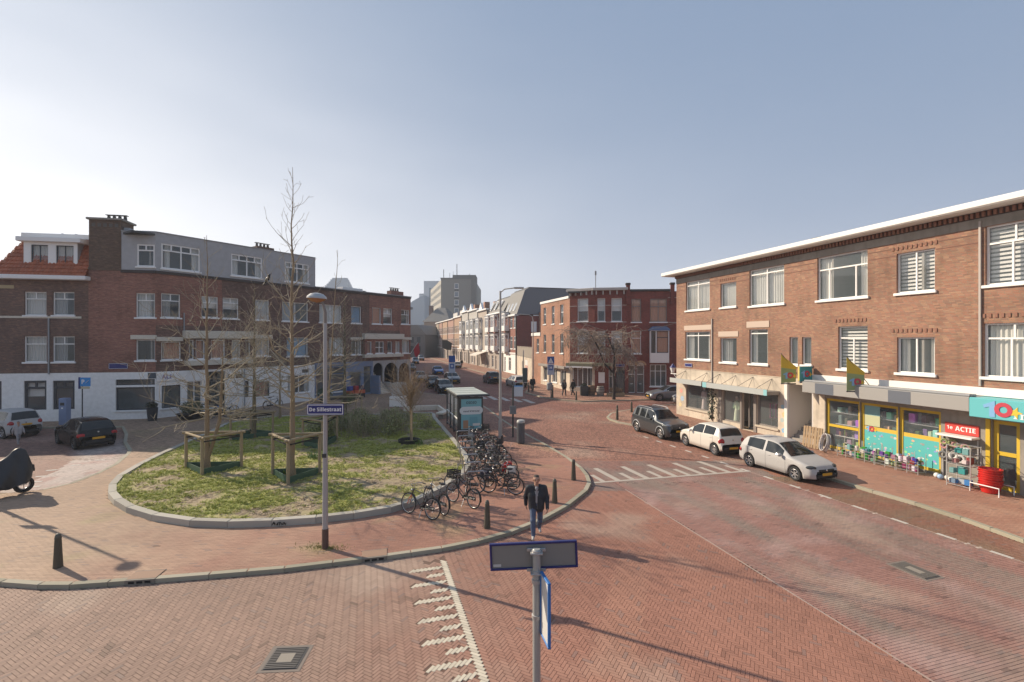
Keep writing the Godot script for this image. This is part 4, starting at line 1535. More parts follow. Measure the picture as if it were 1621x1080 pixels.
# ---------------------------------------------------------------- the flats over shops on the right
func right_flats() -> void:
	var h := thing("apartment_building", "long orange brick apartment building over shops with white overhanging roof edge, right", "apartment building")
	h.transform = FR
	var I := Transform3D()
	var br: Material = M["brick_warm"]
	var st: Material = M["stone_pale"]
	var X1 := 31.0
	var up := [[1.2, 8.13, 3.93, 10.45, wopt(2, 0.14, 2, 2)], [5.03, 8.12, 6.55, 9.79, wopt(1, 0, 1, 2)], [7.72, 8.03, 10.45, 10.4, wopt(2, 0.14, 2, 2)], [12.65, 8.0, 15.44, 10.4, {"c": 3, "split": [0.24, 0.76], "t": 0.3, "tc": 1, "cur": 1}], [16.8, 8.0, 18.39, 9.85, wopt(2, 0, 1, 3)], [20.18, 8.0, 22.9, 10.35, {"c": 3, "split": [0.3, 0.7], "t": 0.3, "tc": 3, "cur": 3}], [24.5, 8.0, 26.1, 9.85, wopt(2, 0, 1, 2)], [27.4, 8.0, 29.9, 10.35, wopt(2, 0, 1, 1)]]
	var first := [[1.12, 4.41, 3.98, 6.5, wopt(2, 0.14, 2, 1)], [5.03, 4.33, 6.59, 6.0, wopt(1, 0, 1, 5)], [7.71, 4.34, 9.23, 6.54, wopt(1, 0.12, 1, 1)], [10.82, 4.42, 11.4, 6.03, wopt(1, 0, 1, 5)], [11.67, 4.46, 12.28, 6.02, wopt(1, 0, 1, 5)], [13.88, 4.35, 15.44, 6.55, {"c": 2, "t": 0.27, "tc": 1, "cur": 3}], [16.82, 4.33, 18.39, 5.97, wopt(2, 0, 1, 1)], [20.12, 4.37, 22.9, 6.5, {"c": 3, "split": [0.3, 0.7], "t": 0.28, "tc": 3, "cur": 2}], [24.5, 4.35, 26.1, 6.0, wopt(2, 0, 1, 1)], [27.4, 4.35, 29.9, 6.5, wopt(2, 0, 1, 2)]]
	facade(h, I, 0.0, X1, 3.65, 7.2, first, br)
	facade(h, I, 0.0, X1, 7.2, 10.35, up.map(func(w): return [w[0], w[1], w[2], minf(w[3], 10.345), w[4]]), br)
	bxp(h, "stone_frieze", M["concrete_grey"], I, [-0.01, 10.35, -0.2, X1, 10.72, 0.025])
	# dentil course of dark bricks
	bxp(h, "dentil_backing", mt("course_dark"), I, [-0.02, 10.72, -0.2, X1, 10.98, 0.05])
	var dn := MB.new()
	for i in int(X1 / 0.19):
		dn.bx(i * 0.19, 10.75, 0.05, i * 0.19 + 0.1, 10.95, 0.15)
	put(dn, "dentil_course", mt("dentil", C(0.26, 0.13, 0.09), 0.9), h).set_meta("kind", "stuff")
	var rf := MB.new()
	rf.bx(-0.75, 10.98, -9.0, X1, 11.0, 0.85)
	put(rf, "soffit", mt("soffit_white", C(0.72, 0.7, 0.66), 0.7), h)
	bxp(h, "roof_edge", mt("roof_white", C(0.80, 0.78, 0.74), 0.6), I, [-0.8, 11.0, 0.55, X1, 11.26, 0.9], 0.03)
	bxp(h, "roof_edge", mt("roof_white"), I, [-0.8, 11.0, -9.0, -0.5, 11.26, 0.549], 0.03)
	bxp(h, "roof", M["bitumen"], I, [-0.5, 11.0, -9.0, X1, 11.1, 0.55])
	bxp(h, "end_wall", br, I, [0.0, 0.0, -9.0, 0.2, 10.98, -0.004])
	bxp(h, "back_wall", br, I, [0.2, 0.0, -9.0, X1, 10.97, -8.8])
	rooms(h, I, 0.25, X1, [3.6, 7.0, 10.7])
	# header-brick rows over windows: small recesses and stone lintels
	for q in [[1.0, 4.1, 6.62, 6.98], [4.85, 6.75, 6.1, 6.46], [7.5, 9.35, 6.66, 7.05]]:
		bxp(h, "stone_lintel", mt("lintel_stone", C(0.55, 0.44, 0.36), 0.85), I, [q[0], q[2], 0.0, q[1], q[3], 0.03])
	for q in [[4.95, 6.65, 9.95], [16.6, 18.6, 10.0], [13.7, 15.6, 6.78], [16.6, 18.6, 6.2], [19.9, 23.1, 6.72], [24.3, 26.3, 6.2]]:
		var b := MB.new()
		for i in int((q[1] - q[0]) / 0.2):
			b.bx(q[0] + i * 0.2, q[2], 0.0, q[0] + i * 0.2 + 0.09, q[2] + 0.16, 0.03)
		put(b, "header_bricks", mt("dentil"), h)
	# two thin dark courses under the frieze
	for y in [9.75, 10.08]:
		var prev := 0.0
		for w in up + [[X1, 0, 0, 0]]:
			if y < w[3] or w[0] == X1:
				bxp(h, "brick_course", mt("course_brown", C(0.20, 0.10, 0.075), 0.9), I, [prev, y, 0.0, w[0] - 0.05, y + 0.035, 0.012])
				prev = w[2] + 0.05
	for x in [4.18, 20.0]:
		bxp(h, "drain_pipe", mt("zinc_pale", C(0.42, 0.38, 0.35), 0.6), I, [x, 0.1 if x < 10 else 4.0, 0.01, x + 0.07, 7.4 if x < 10 else 10.6, 0.08])
	for q in [[9.2, 11.1, -3.0, 1.5], [17.2, 11.1, -3.6, 1.8]]:
		bxp(h, "chimney", M["brick_dark"], I, [q[0], 11.0, q[2] - 0.6, q[0] + q[3], 11.85, q[2]])
		chimney_pots(h, I, q[0] + 0.4, 11.85, q[2] - 0.3, 2)
	# ground floor
	var cr: Material = M["plaster_cream"]
	var gf := mt("frame_taupe", C(0.24, 0.21, 0.19), 0.6)
	facade(h, I, 0.0, 10.75, 0.0, 3.65, [[1.2, 0.65, 3.85, 2.6, {"c": 1, "f": gf, "s": cr, "w": 0.1}], [5.25, 0.3, 6.95, 2.6, {"c": 1, "f": gf, "s": null, "w": 0.1}], [7.1, 0.03, 8.1, 2.55, {"c": 1, "f": gf, "s": null, "w": 0.12, "d": 0.5}], [8.35, 0.5, 10.0, 2.6, {"c": 1, "f": gf, "s": cr, "w": 0.1}]], cr, "plaster_wall")
	bxp(h, "shop_pillar", gf, I, [4.9, 0.0, 0.0, 5.2, 2.6, 0.06])
	bxp(h, "shop_pillar", gf, I, [6.96, 0.0, 0.0, 7.09, 2.6, 0.05])
	bxp(h, "shop_pillar", gf, I, [8.11, 0.0, 0.0, 8.34, 2.6, 0.05])
	bxp(h, "shop_floor", mt("floor_wood", C(0.3, 0.22, 0.15), 0.6), I, [0.2, -0.05, -5.0, 10.7, 0.02, -0.17])
	bxp(h, "shop_back_wall", mt("shop_wall", C(0.65, 0.62, 0.57), 0.8), I, [0.2, 0.02, -5.1, 10.7, 3.4, -5.0])
	bxp(h, "shop_side_wall", mt("shop_wall"), I, [4.45, 0.02, -5.0, 4.55, 3.4, -0.17])
	bxp(h, "shop_ceiling", mt("shop_wall"), I, [0.2, 3.4, -5.1, 10.75, 3.5, -0.17])
	# shallow canopies hung on thin rods
	for cp in [[0.55, 4.25, 2.62, "canopy"], [4.4, 10.15, 2.58, "canopy"]]:
		var o := bxp(h, "canopy", mt("canopy_brown", C(0.27, 0.24, 0.215), 0.7), I, [cp[0], cp[2], 0.0, cp[1], cp[2] + 0.22, 0.95], 0.015)
		bxp(o, "canopy_edge", mt("canopy_grey", C(0.42, 0.44, 0.43), 0.6), I, [cp[0] - 0.01, cp[2] - 0.02, 0.955, cp[1] + 0.01, cp[2] + 0.33, 0.985])
		if cp[0] > 4:
			bxp(o, "canopy_corner", mt("turquoise", C(0.25, 0.52, 0.56), 0.6), I, [cp[0] - 0.012, cp[2] - 0.022, 0.987, cp[0] + 0.4, cp[2] + 0.33, 0.992])
			bxp(o, "canopy_corner", mt("turquoise"), I, [cp[1] - 0.25, cp[2] - 0.022, 0.987, cp[1] + 0.012, cp[2] + 0.33, 0.992])
		var n := 2 if cp[0] < 4 else 4
		for i in n:
			var x: float = lerpf(cp[0] + 0.6, cp[1] - 0.6, float(i) / (n - 1))
			var b := MB.new()
			for s in [-0.5, 0.5]:
				b.tube([Vector3(x, 3.5, 0.0), Vector3(x + s, cp[2] + 0.25, 0.85)], 0.013, 4)
			put(b, "canopy_rod", mt("dark_frame"), o)
	# painted flowers on the pier beside the corner and by the stairs
	for q in [[0.62, 1.9, C(0.7, 0.3, 0.25), 0.22], [0.75, 1.3, C(0.35, 0.5, 0.65), 0.26], [0.5, 0.8, C(0.72, 0.55, 0.3), 0.2], [10.35, 1.9, C(0.3, 0.5, 0.6), 0.16], [10.45, 1.45, C(0.7, 0.5, 0.25), 0.2], [10.3, 1.1, C(0.4, 0.5, 0.5), 0.16], [10.4, 0.5, C(0.25, 0.45, 0.65), 0.18], [2.0, 0.4, C(0.6, 0.5, 0.4), 0.12], [3.2, 0.35, C(0.6, 0.45, 0.35), 0.12]]:
		var b := MB.new()
		for i in 5:
			var p: float = TAU * i / 5 + q[0]
			var pp := PackedVector2Array()
			for m in 8:
				pp.append(Vector2(q[0] + cos(p) * q[3] * 0.5, q[1] + sin(p) * q[3] * 0.5) + Vector2(cos(TAU * m / 8), sin(TAU * m / 8)) * q[3] * 0.36)
			b.plate(pp, 0.001 + i * 0.0006, 0.004 + i * 0.0006)
		put(b, "wall_painting", mt("mural_%d" % int(q[0] * 100 + q[1] * 1000), q[2], 0.8), h)
	# stairs between the shops
	bxp(h, "stair_jamb", mt("roof_white"), I, [10.55, 0.0, 0.0, 10.75, 3.55, 0.1])
	for i in 11:
		bxp(h, "stair_step", mt("step_grey", C(0.33, 0.30, 0.27), 0.85), I, [10.8, 0.0, -0.35 - i * 0.27, 12.3, 0.18 * (i + 1), -0.09 - i * 0.27], 0.01)
	var sw := MB.new()
	sw.bx(10.7, 0.0, -5.0, 10.8, 3.6, 0.0)
	sw.bx(12.3, 0.0, -5.0, 12.4, 3.6, -0.02)
	sw.bx(10.8, 0.0, -5.1, 12.3, 3.6, -5.0)
	put(sw, "stair_wall", mt("stair_white", C(0.6, 0.56, 0.52), 0.8), h)
	var hr := MB.new()
	hr.tube([Vector3(12.24, 1.1, -0.5), Vector3(12.24, 2.6, -2.8)], 0.025, 6)
	put(hr, "handrail", mt("dark_frame"), h)
	bxp(h, "wall_over_stairs", cr, I, [10.75, 3.3, -0.16, 13.1, 3.65, 0.0])
	bxp(h, "pier", cr, I, [12.4, 0.0, -0.16, 13.1, 3.3, 0.0])
	# the trinket shop: yellow frames, deep grey fascia, turquoise sign
	var ye := mt("frame_yellow", C(0.62, 0.42, 0.03), 0.5)
	facade(h, I, 13.1, X1, 0.0, 3.65, [[13.15, 0.1, 15.03, 2.75, {"c": 1, "t": 0.54, "tc": 1, "f": ye, "s": null, "w": 0.13}], [15.06, 0.1, 16.86, 2.75, {"c": 1, "f": ye, "s": null, "w": 0.13}], [16.89, 0.1, 18.62, 2.75, {"c": 1, "f": ye, "s": null, "w": 0.13}], [20.4, 0.02, 21.25, 2.7, {"c": 1, "t": 0.48, "tc": 1, "f": ye, "s": null, "w": 0.15}], [21.4, 0.02, 23.4, 2.7, null], [24.0, 0.1, 27.5, 2.7, {"c": 2, "f": ye, "s": null}]], M["concrete_grey"], "plaster_wall")
	bxp(h, "door_post", ye, I, [20.22, 0.0, 0.0, 20.36, 2.72, 0.06])
	bxp(h, "shop_floor", mt("floor_wood"), I, [12.45, -0.05, -6.0, X1, 0.02, -0.17])
	bxp(h, "shop_back_wall", mt("shop_dark", C(0.3, 0.25, 0.22), 0.9), I, [12.45, 0.02, -6.1, X1, 3.3, -6.0])
	bxp(h, "shop_ceiling", mt("shop_dark"), I, [12.45, 3.3, -6.1, X1, 3.4, -0.17])
	bxp(h, "plaster_band", mt("roof_white"), I, [12.4, 3.62, 0.0, X1, 3.95, 0.12], 0.01)
	bxp(h, "plaster_band", cr, I, [0.0, 3.62, 0.0, 10.75, 3.66, 0.03])
	var fs := bxp(h, "fascia", mt("fascia_grey", C(0.33, 0.32, 0.305), 0.5), I, [12.55, 3.02, 0.0, 20.2, 3.6, 0.95], 0.02)
	bxp(fs, "fascia_panel", mt("fascia_slate", C(0.12, 0.135, 0.165), 0.5), I, [13.35, 3.03, 0.951, 14.4, 3.58, 0.956])
	bxp(fs, "fascia_panel", mt("fascia_slate"), I, [17.1, 3.03, 0.951, 18.05, 3.58, 0.956])
	bxp(fs, "awning_roller", mt("zinc"), I, [12.6, 3.6, 0.5, 20.2, 3.7, 0.9], 0.03)
	var sg := bxp(h, "shop_sign", mt("sign_turquoise", C(0.12, 0.47, 0.50), 0.5), I, [20.2, 2.85, 0.0, 25.5, 3.6, 0.97], 0.02)
	trend_logo(sg, Transform3D(Basis(), Vector3(21.15, 3.24, 0.975)), 0.62)
	lettering("Trends", 0.36, mt("sign_white"), sg, Transform3D(Basis(), Vector3(22.15, 3.08, 0.975)), 0.01, "Droid Serif")
	# film on the two right-hand panes, yellow strip above it, posters
	for q in [[15.18, 16.76], [16.99, 18.52]]:
		bxp(h, "window_film", mt("film_turquoise", C(0.10, 0.46, 0.45), 0.5), I, [q[0], 0.22, -0.125, q[1], 1.42, -0.12])
		bxp(h, "window_film", mt("film_yellow", C(0.66, 0.45, 0.06), 0.5), I, [q[0], 1.42, -0.125, q[1], 1.6, -0.12])
		var b := MB.new()
		rg.seed = int(q[0] * 10)
		for i in 26:
			var x := rg.randf_range(q[0] + 0.1, q[1] - 0.1)
			var y := rg.randf_range(0.4, 1.3)
			b.col = Color(0.9, 0.88, 0.85) * rg.randf_range(0.3, 1.0) if i % 2 else Color.from_hsv(rg.randf(), 0.6, 0.7)
			var s := rg.randf_range(0.035, 0.085)
			var pp := PackedVector2Array()
			for m in 6:
				pp.append(Vector2(x, y) + Vector2(cos(TAU * m / 6), 0.7 * sin(TAU * m / 6)) * s * rg.randf_range(0.6, 1.2))
			b.plate(pp, -0.1195, -0.118)
		put(b, "film_print", mt("print", Color.WHITE, 0.5, {"vertex_color_use_as_albedo": true}), h).set_meta("kind", "stuff")
	trend_logo(h, Transform3D(Basis(), Vector3(15.5, 1.48, -0.115)), 0.3)
	bxp(h, "poster", mt("poster_top", C(0.22, 0.42, 0.45), 0.5), I, [15.2, 2.15, -0.125, 15.95, 2.66, -0.12])
	bxp(h, "poster", mt("poster_low", C(0.5, 0.52, 0.33), 0.5), I, [15.2, 1.63, -0.125, 15.95, 2.15, -0.121])
	# goods behind the glass
	rg.seed = 99
	for sh in [[13.3, 15.0], [15.2, 16.8], [17.0, 18.6]]:
		var b := MB.new()
		for r in 4:
			var y: float = 0.15 + r * 0.62
			b.col = Color(0.5, 0.5, 0.5)
			b.bx(sh[0], y, -1.2, sh[1], y + 0.03, -0.3)
			var x: float = sh[0] + 0.05
			while x < sh[1] - 0.25:
				var w := rg.randf_range(0.12, 0.3)
				b.col = Color.from_hsv(rg.randf(), rg.randf_range(0.05, 0.6), rg.randf_range(0.3, 0.95)).srgb_to_linear()
				b.bx(x, y + 0.03, -0.9, x + w, y + rg.randf_range(0.2, 0.55), -0.32 + rg.randf_range(-0.2, 0.0), 0.02)
				x += w + rg.randf_range(0.02, 0.1)
		put(b, "shop_goods", mt("goods", Color.WHITE, 0.6, {"vertex_color_use_as_albedo": true}), h).set_meta("kind", "stuff")
	# lantern bracket and plate by the corner
	var la := thing("wall_lantern", "white hanging lantern on a bracket at the corner of the brick flats", "lamp")
	la.transform = FR * Transform3D(Basis(), Vector3(-0.02, 3.1, -0.2))
	var b := MB.new()
	b.bx(-1.0, 0.02, -0.03, 0.0, 0.08, 0.03)
	b.tube([Vector3(0, -0.5, 0), Vector3(-0.6, 0.0, 0)], 0.02, 5)
	put(b, "bracket", white(), la)
	b = MB.new()
	b.lathe([Vector2(0.0, -0.0), Vector2(0.12, 0.0), Vector2(0.24, 0.42), Vector2(0.0, 0.42)], 6, Vector3(-0.75, 0.12, 0), false)
	put(b, "lantern_glass", mt("lantern_white", C(0.65, 0.66, 0.66), 0.3), la)
	b = MB.new()
	b.lathe([Vector2(0.26, 0.54), Vector2(0.12, 0.72), Vector2(0.03, 0.85), Vector2(0.0, 0.85)], 6, Vector3(-0.75, 0.0, 0), false)
	put(b, "lantern_roof", mt("plate_blue"), la)
	street_plate("street name plate on the brick wall above the first shop canopy, right", "", FR * Transform3D(Basis(), Vector3(1.55, 3.95, 0.02)), 0.9, 0.28, 0.15)
	# box sign and two flags of the trinket shop
	var bs := thing("box_sign", "turquoise and yellow box sign with coloured logo on the brick wall", "sign")
	bs.transform = FR * Transform3D(Basis(Vector3.UP, -PI / 2 * 0.0), Vector3(12.35, 3.55, 0.12))
	bxp(bs, "case", mt("frame_yellow2", C(0.68, 0.52, 0.16), 0.5), I, [-0.08, 0.05, 0.0, 0.08, 0.85, 0.85], 0.03)
	bxp(bs, "face", mt("sign_teal", C(0.04, 0.29, 0.31), 0.5), I, [0.081, 0.04, 0.0, 0.1, 0.86, 0.86], 0.005)
	var bt := Transform3D(Basis(Vector3(0, 0, -1), Vector3.UP, Vector3(1, 0, 0)), Vector3(0.1, 0.45, 0.45))
	trend_logo(bs, bt, 0.4)
	bxp(bs, "bracket", mt("zinc"), I, [-0.03, -0.06, -0.1, 0.03, 0.04, 0.8])
	for q in [[11.55, 4.0, "yellow and green pennant flag beside the turquoise box sign"], [15.45, 3.95, "yellow and green pennant flag hanging over the shop fascia, right of the first flag"]]:
		var f := thing("flag", q[2], "flag", Vector3.ZERO, 0.0, "flags of the trinket shop")
		f.transform = FR * Transform3D(Basis(), Vector3(q[0], q[1], 0.0))
		b = MB.new()
		b.tube([Vector3(0.35, -0.55, 0.1), Vector3(-0.05, 1.1, 1.3)], 0.018, 6)
		put(b, "pole", mt("dark_frame"), f)
		var fo := Transform3D(Basis(Vector3(0.35, 0, -0.94).normalized(), Vector3.UP, Vector3(0.94, 0, 0.35).normalized()), Vector3(-0.05, 1.05, 1.3))
		b = MB.new()
		b.plate(PackedVector2Array([Vector2(0, 0), Vector2(0, -0.75), Vector2(0.82, -0.85), Vector2(0.84, -0.72)]), -0.004, 0.004)
		put(b, "upper_cloth", mt("flag_yellow", C(0.58, 0.43, 0.05), 0.8), f, fo)
		b = MB.new()
		b.plate(PackedVector2Array([Vector2(0, -0.75), Vector2(0, -1.62), Vector2(0.8, -1.55), Vector2(0.82, -0.85)]), -0.004, 0.004)
		put(b, "lower_cloth", mt("flag_green", C(0.27, 0.36, 0.17), 0.8), f, fo)
		bxp(f, "weight_bar", mt("dark_frame"), fo, [-0.01, -1.68, -0.012, 0.82, -1.62, 0.012])
		for s in [0, 1]:
			trend_logo(f, fo * Transform3D(Basis(Vector3.UP, PI * s), Vector3(0.42, -1.18, 0.006 - 0.012 * s)), 0.38)
	# street-side goods and signs
	shop_outside()


# a pale numeral one, a red ring and a yellow star, the badge of the shop
func trend_logo(parent: Node3D, at: Transform3D, s: float) -> void:
	var b := MB.new()
	b.plate(PackedVector2Array([Vector2(-0.75, 0.25), Vector2(-0.35, 0.45), Vector2(-0.35, -0.5), Vector2(-0.1, -0.5), Vector2(-0.1, -0.62), Vector2(-0.62, -0.5), Vector2(-0.55, 0.15), Vector2(-0.72, 0.1)]), 0.0, 0.012)
	b.t = Transform3D(Basis().scaled(Vector3(s, s, 1)), Vector3.ZERO)
	var q := MB.new()
	q.t = Transform3D(Basis().scaled(Vector3(s, s, 1)), Vector3.ZERO)
	q.plate(PackedVector2Array([Vector2(-0.8, 0.2), Vector2(-0.2, 0.5), Vector2(-0.2, -0.5), Vector2(-0.48, -0.5), Vector2(-0.48, 0.12), Vector2(-0.74, 0.02)]), 0.0, 0.012)
	put(q, "badge_numeral", mt("logo_blue", C(0.2, 0.42, 0.68), 0.5), parent, at)
	q = MB.new()
	q.t = b.t
	for i in 18:
		var a := TAU * i / 18
		var c := TAU * (i + 1) / 18
		q.plate(PackedVector2Array([Vector2(0.2 + 0.2 * cos(a), 0.2 * sin(a)), Vector2(0.2 + 0.44 * cos(a), 0.44 * sin(a)), Vector2(0.2 + 0.44 * cos(c), 0.44 * sin(c)), Vector2(0.2 + 0.2 * cos(c), 0.2 * sin(c))]), 0.0, 0.016)
	put(q, "badge_ring", mt("logo_red", C(0.5, 0.05, 0.08), 0.5), parent, at)
	q = MB.new()
	q.t = b.t
	var st := PackedVector2Array()
	for i in 10:
		var r := 0.36 if i % 2 == 0 else 0.15
		st.append(Vector2(0.75 + r * cos(TAU * i / 10), -0.1 + r * sin(TAU * i / 10)))
	q.plate(st, 0.0, 0.01)
	put(q, "badge_star", mt("logo_yellow", C(0.75, 0.5, 0.05), 0.5), parent, at)


func shop_outside() -> void:
	var I := Transform3D()
	var wire := mt("wire_grey", C(0.5, 0.5, 0.5), 0.4, {"metallic": 0.5})
	# red sale sign over a shelf on the grey wall
	var t := thing("sale_sign", "red ACTIE sign board over a white shelf on the grey shop wall", "sign")
	t.transform = FR * Transform3D(Basis(), Vector3(19.4, 1.95, 0.005))
	bxp(t, "board", mt("sale_red", C(0.55, 0.05, 0.04), 0.5), I, [-0.6, -0.02, 0.0, 0.6, 0.42, 0.04], 0.01)
	lettering("ACTIE", 0.26, mt("sign_white"), t, Transform3D(Basis(), Vector3(0.14, 0.2, 0.042)), 0.006)
	lettering("1e", 0.2, mt("sign_white"), t, Transform3D(Basis(), Vector3(-0.42, 0.22, 0.042)), 0.006)
	bxp(t, "shelf", white(), I, [-0.68, -0.12, 0.0, 0.62, -0.04, 0.5], 0.01)
	rg.seed = 31
	# goods racks along the window: low wire fronts with bright packets
	for i in 4:
		var r := thing("wire_goods_rack", ["low wire rack of colourful goods, leftmost under the shop window", "low wire rack of toys, second along the shop window", "low wire rack of packets, third along the shop window", "low wire rack of goods, rightmost under the turquoise film"][i], "display rack", Vector3.ZERO, 0.0, "wire racks under the shop window")
		r.transform = FR * Transform3D(Basis(), Vector3(14.95 + i * 0.95, 0, 0.62))
		var b := MB.new()
		for y in [0.1, 0.24, 0.38, 0.52]:
			b.bar(Vector3(-0.45, y, 0.18), Vector3(0.45, y, 0.18), 0.014, 0.014)
		for x in [-0.45, 0.0, 0.45]:
			b.bar(Vector3(x, 0, 0.18), Vector3(x, 0.58, 0.18), 0.02, 0.02)
			b.bar(Vector3(x, 0, -0.3), Vector3(x, 0.9, -0.3), 0.02, 0.02)
			b.bar(Vector3(x, 0.1, -0.3), Vector3(x, 0.1, 0.18), 0.014, 0.014)
		put(b, "wire_frame", wire, r)
		for j in 24:
			b = MB.new()
			var x := rg.randf_range(-0.42, 0.36)
			var z := rg.randf_range(-0.25, 0.05)
			var w := rg.randf_range(0.08, 0.2)
			var y := 0.12 if j < 8 else 0.42
			b.t = Transform3D(Basis(Vector3.UP, rg.randf_range(-0.3, 0.3)), Vector3(x, y, z))
			b.bx(0, 0, 0, w, rg.randf_range(0.1, 0.3), 0.12, 0.012)
			var hue := rg.randf()
			var key := int(hue * 12)
			put(b, "packet", mt("packet_%d_%d" % [key, j % 3], Color.from_hsv(key / 12.0, [0.65, 0.3, 0.06][j % 3], [0.55, 0.6, 0.8][j % 3]), 0.5), r)
	# tall wire cage
	var c := thing("wire_cage_rack", "tall wire cage rack of packets beside the yellow shop door", "display rack")
	c.transform = FR * Transform3D(Basis(), Vector3(19.95, 0, 0.85))
	var b := MB.new()
	for x in [-0.4, 0.4]:
		for z in [-0.3, 0.3]:
			b.bar(Vector3(x, 0, z), Vector3(x, 1.65, z), 0.03, 0.03)
	for y in [0.08, 0.5, 0.9, 1.3, 1.62]:
		for z in [-0.3, 0.3]:
			b.bar(Vector3(-0.4, y, z), Vector3(0.4, y, z), 0.02, 0.02)
		for x in [-0.4, 0.4]:
			b.bar(Vector3(x, y, -0.3), Vector3(x, y, 0.3), 0.02, 0.02)
		for i in 5:
			b.bar(Vector3(-0.3 + i * 0.15, y, -0.3), Vector3(-0.3 + i * 0.15, y, 0.3), 0.008, 0.008)
	put(b, "wire_frame", wire, c)
	for j in 14:
		b = MB.new()
		var y: float = [0.1, 0.52, 0.92, 1.32][j % 4]
		b.bx(0, 0, 0, rg.randf_range(0.14, 0.26), rg.randf_range(0.14, 0.26), 0.2, 0.012)
		put(b, "packet", mt("packet_%d_%d" % [[7, 6, 0, 6][j % 4], j % 3], Color.from_hsv([7, 6, 0, 6][j % 4] / 12.0, [0.7, 0.35, 0.08][j % 3], 0.7), 0.5), c, Transform3D(Basis(), Vector3(rg.randf_range(-0.38, 0.12), y, rg.randf_range(-0.28, 0.08))))
	# goods hung on the grey wall
	var w := thing("wall_goods_rack", "wall rack with hanging wreaths and rolls under the ACTIE sign", "display rack")
	w.transform = FR * Transform3D(Basis(), Vector3(19.35, 0, 0.0))
	b = MB.new()
	for x in [-0.62, 0.62]:
		b.bx(x - 0.02, 0.0, 0.01, x + 0.02, 1.8, 0.06)
	for y in [0.7, 1.2, 1.55]:
		b.bx(-0.62, y, 0.02, 0.62, y + 0.03, 0.05)
	put(b, "rail", wire, w)
	for j in 14:
		b = MB.new()
		var y: float = [1.45, 0.95][j % 2]
		var r := rg.randf_range(0.07, 0.14)
		b.ring(Vector3.ZERO, Vector3(0.2, 0.1, 1).normalized(), r, r * 0.4, 10, 5)
		put(b, "hanging_goods", mt(["wreath_green", "wreath_grey", "wreath_pink", "wreath_white"][j % 4], [C(0.25, 0.3, 0.12), C(0.18, 0.18, 0.18), C(0.5, 0.25, 0.25), C(0.6, 0.6, 0.58)][j % 4], 0.7), w, Transform3D(Basis(), Vector3(rg.randf_range(-0.55, 0.5), y + rg.randf_range(-0.1, 0.1), 0.16)))
	for i in 7:
		b = MB.new()
		b.ball(Vector3.ZERO, Vector3(0.11, 0.11, 0.11), 7)
		var o := put(b, "ball", mt(["ball_white", "ball_blue", "ball_cream"][i % 3], [C(0.7, 0.7, 0.68), C(0.3, 0.45, 0.65), C(0.65, 0.6, 0.52)][i % 3], 0.4))
		o.transform = FR * Transform3D(Basis(), Vector3(18.75 + i * 0.2, 0.11, 0.45 + 0.1 * (i % 2)))
		tag(o, "%s ball on the pavement under the wall rack, %s in its row" % [["white", "blue", "cream"][i % 3], ["first", "second", "third", "fourth", "fifth", "sixth", "last"][i]], "ball", "balls on the shop pavement")
	# stack of red tubs with a tube rail
	for i in 8:
		b = MB.new()
		b.lathe([Vector2(0.26, 0.0), Vector2(0.33, 0.28), Vector2(0.36, 0.28), Vector2(0.36, 0.31), Vector2(0.32, 0.31), Vector2(0.25, 0.03), Vector2(0, 0.03)], 18)
		var o := put(b, "red_tub", mt("tub_red", C(0.55, 0.02, 0.015), 0.35))
		o.transform = FR * Transform3D(Basis(Vector3.UP, i * 0.7), Vector3(20.75 + 0.012 * (i % 3), 0.02 + i * 0.085, 0.75))
		tag(o, "red plastic tub in the stack by the shop door, %s from the ground" % ["lowest", "second", "third", "fourth", "fifth", "sixth", "seventh", "topmost"][i], "tub", "stacked red tubs")
	var tr := thing("tube_rail", "low white tube rail round the stacked red tubs", "rail")
	tr.transform = FR * Transform3D(Basis(), Vector3(20.8, 0, 0.75))
	b = MB.new()
	for z in [0.42, -0.42]:
		b.tube([Vector3(-0.45, 0, z), Vector3(-0.45, 0.32, z), Vector3(0.45, 0.32, z), Vector3(0.45, 0, z)], 0.022, 6)
	put(b, "tube", white(), tr)
	# pallets leaning on the pier, coils of hose
	for i in 3:
		var p := thing("pallet", "wooden pallet leaning on the white pier, %s" % ["leftmost of three", "middle of three", "rightmost of three"][i], "pallet", Vector3.ZERO, 0.0, "leaning pallets")
		p.transform = FR * Transform3D(Basis(), Vector3(12.42 + i * 0.36, 0, 0.55)) * Transform3D(Basis(Vector3.UP, 0.5) * Basis(Vector3.RIGHT, -0.35), Vector3.ZERO)
		for s in 3:
			bxp(p, "slat", mt("pallet_wood", C(0.52, 0.37, 0.22), 0.85), I, [-0.16 + s * 0.12, 0.0, 0.06, -0.07 + s * 0.12, 1.15, 0.085])
		for s in 3:
			bxp(p, "block", mt("pallet_dark", C(0.32, 0.2, 0.12), 0.85), I, [-0.17, 0.05 + s * 0.48, -0.03, 0.18, 0.18 + s * 0.48, 0.058])
	var co := thing("hoop_coil", "pale grey coil of hoops standing against the yellow shop window", "hoops")
	co.transform = FR * Transform3D(Basis(), Vector3(13.75, 0.5, 0.75)) * Transform3D(Basis(Vector3.UP, -0.55) * Basis(Vector3.RIGHT, -0.25), Vector3.ZERO)
	for i in 7:
		b = MB.new()
		b.ring(Vector3(0, rg.randf_range(-0.03, 0.03), i * 0.03 - 0.09), Vector3(0, 0, 1), 0.46 - 0.012 * (i % 3), 0.014, 28, 5)
		put(b, "hoop", mt(["hoop_pale", "hoop_grey", "hoop_silver"][i % 3], [C(0.66, 0.66, 0.65), C(0.36, 0.38, 0.4), C(0.5, 0.47, 0.52)][i % 3], 0.4), co)
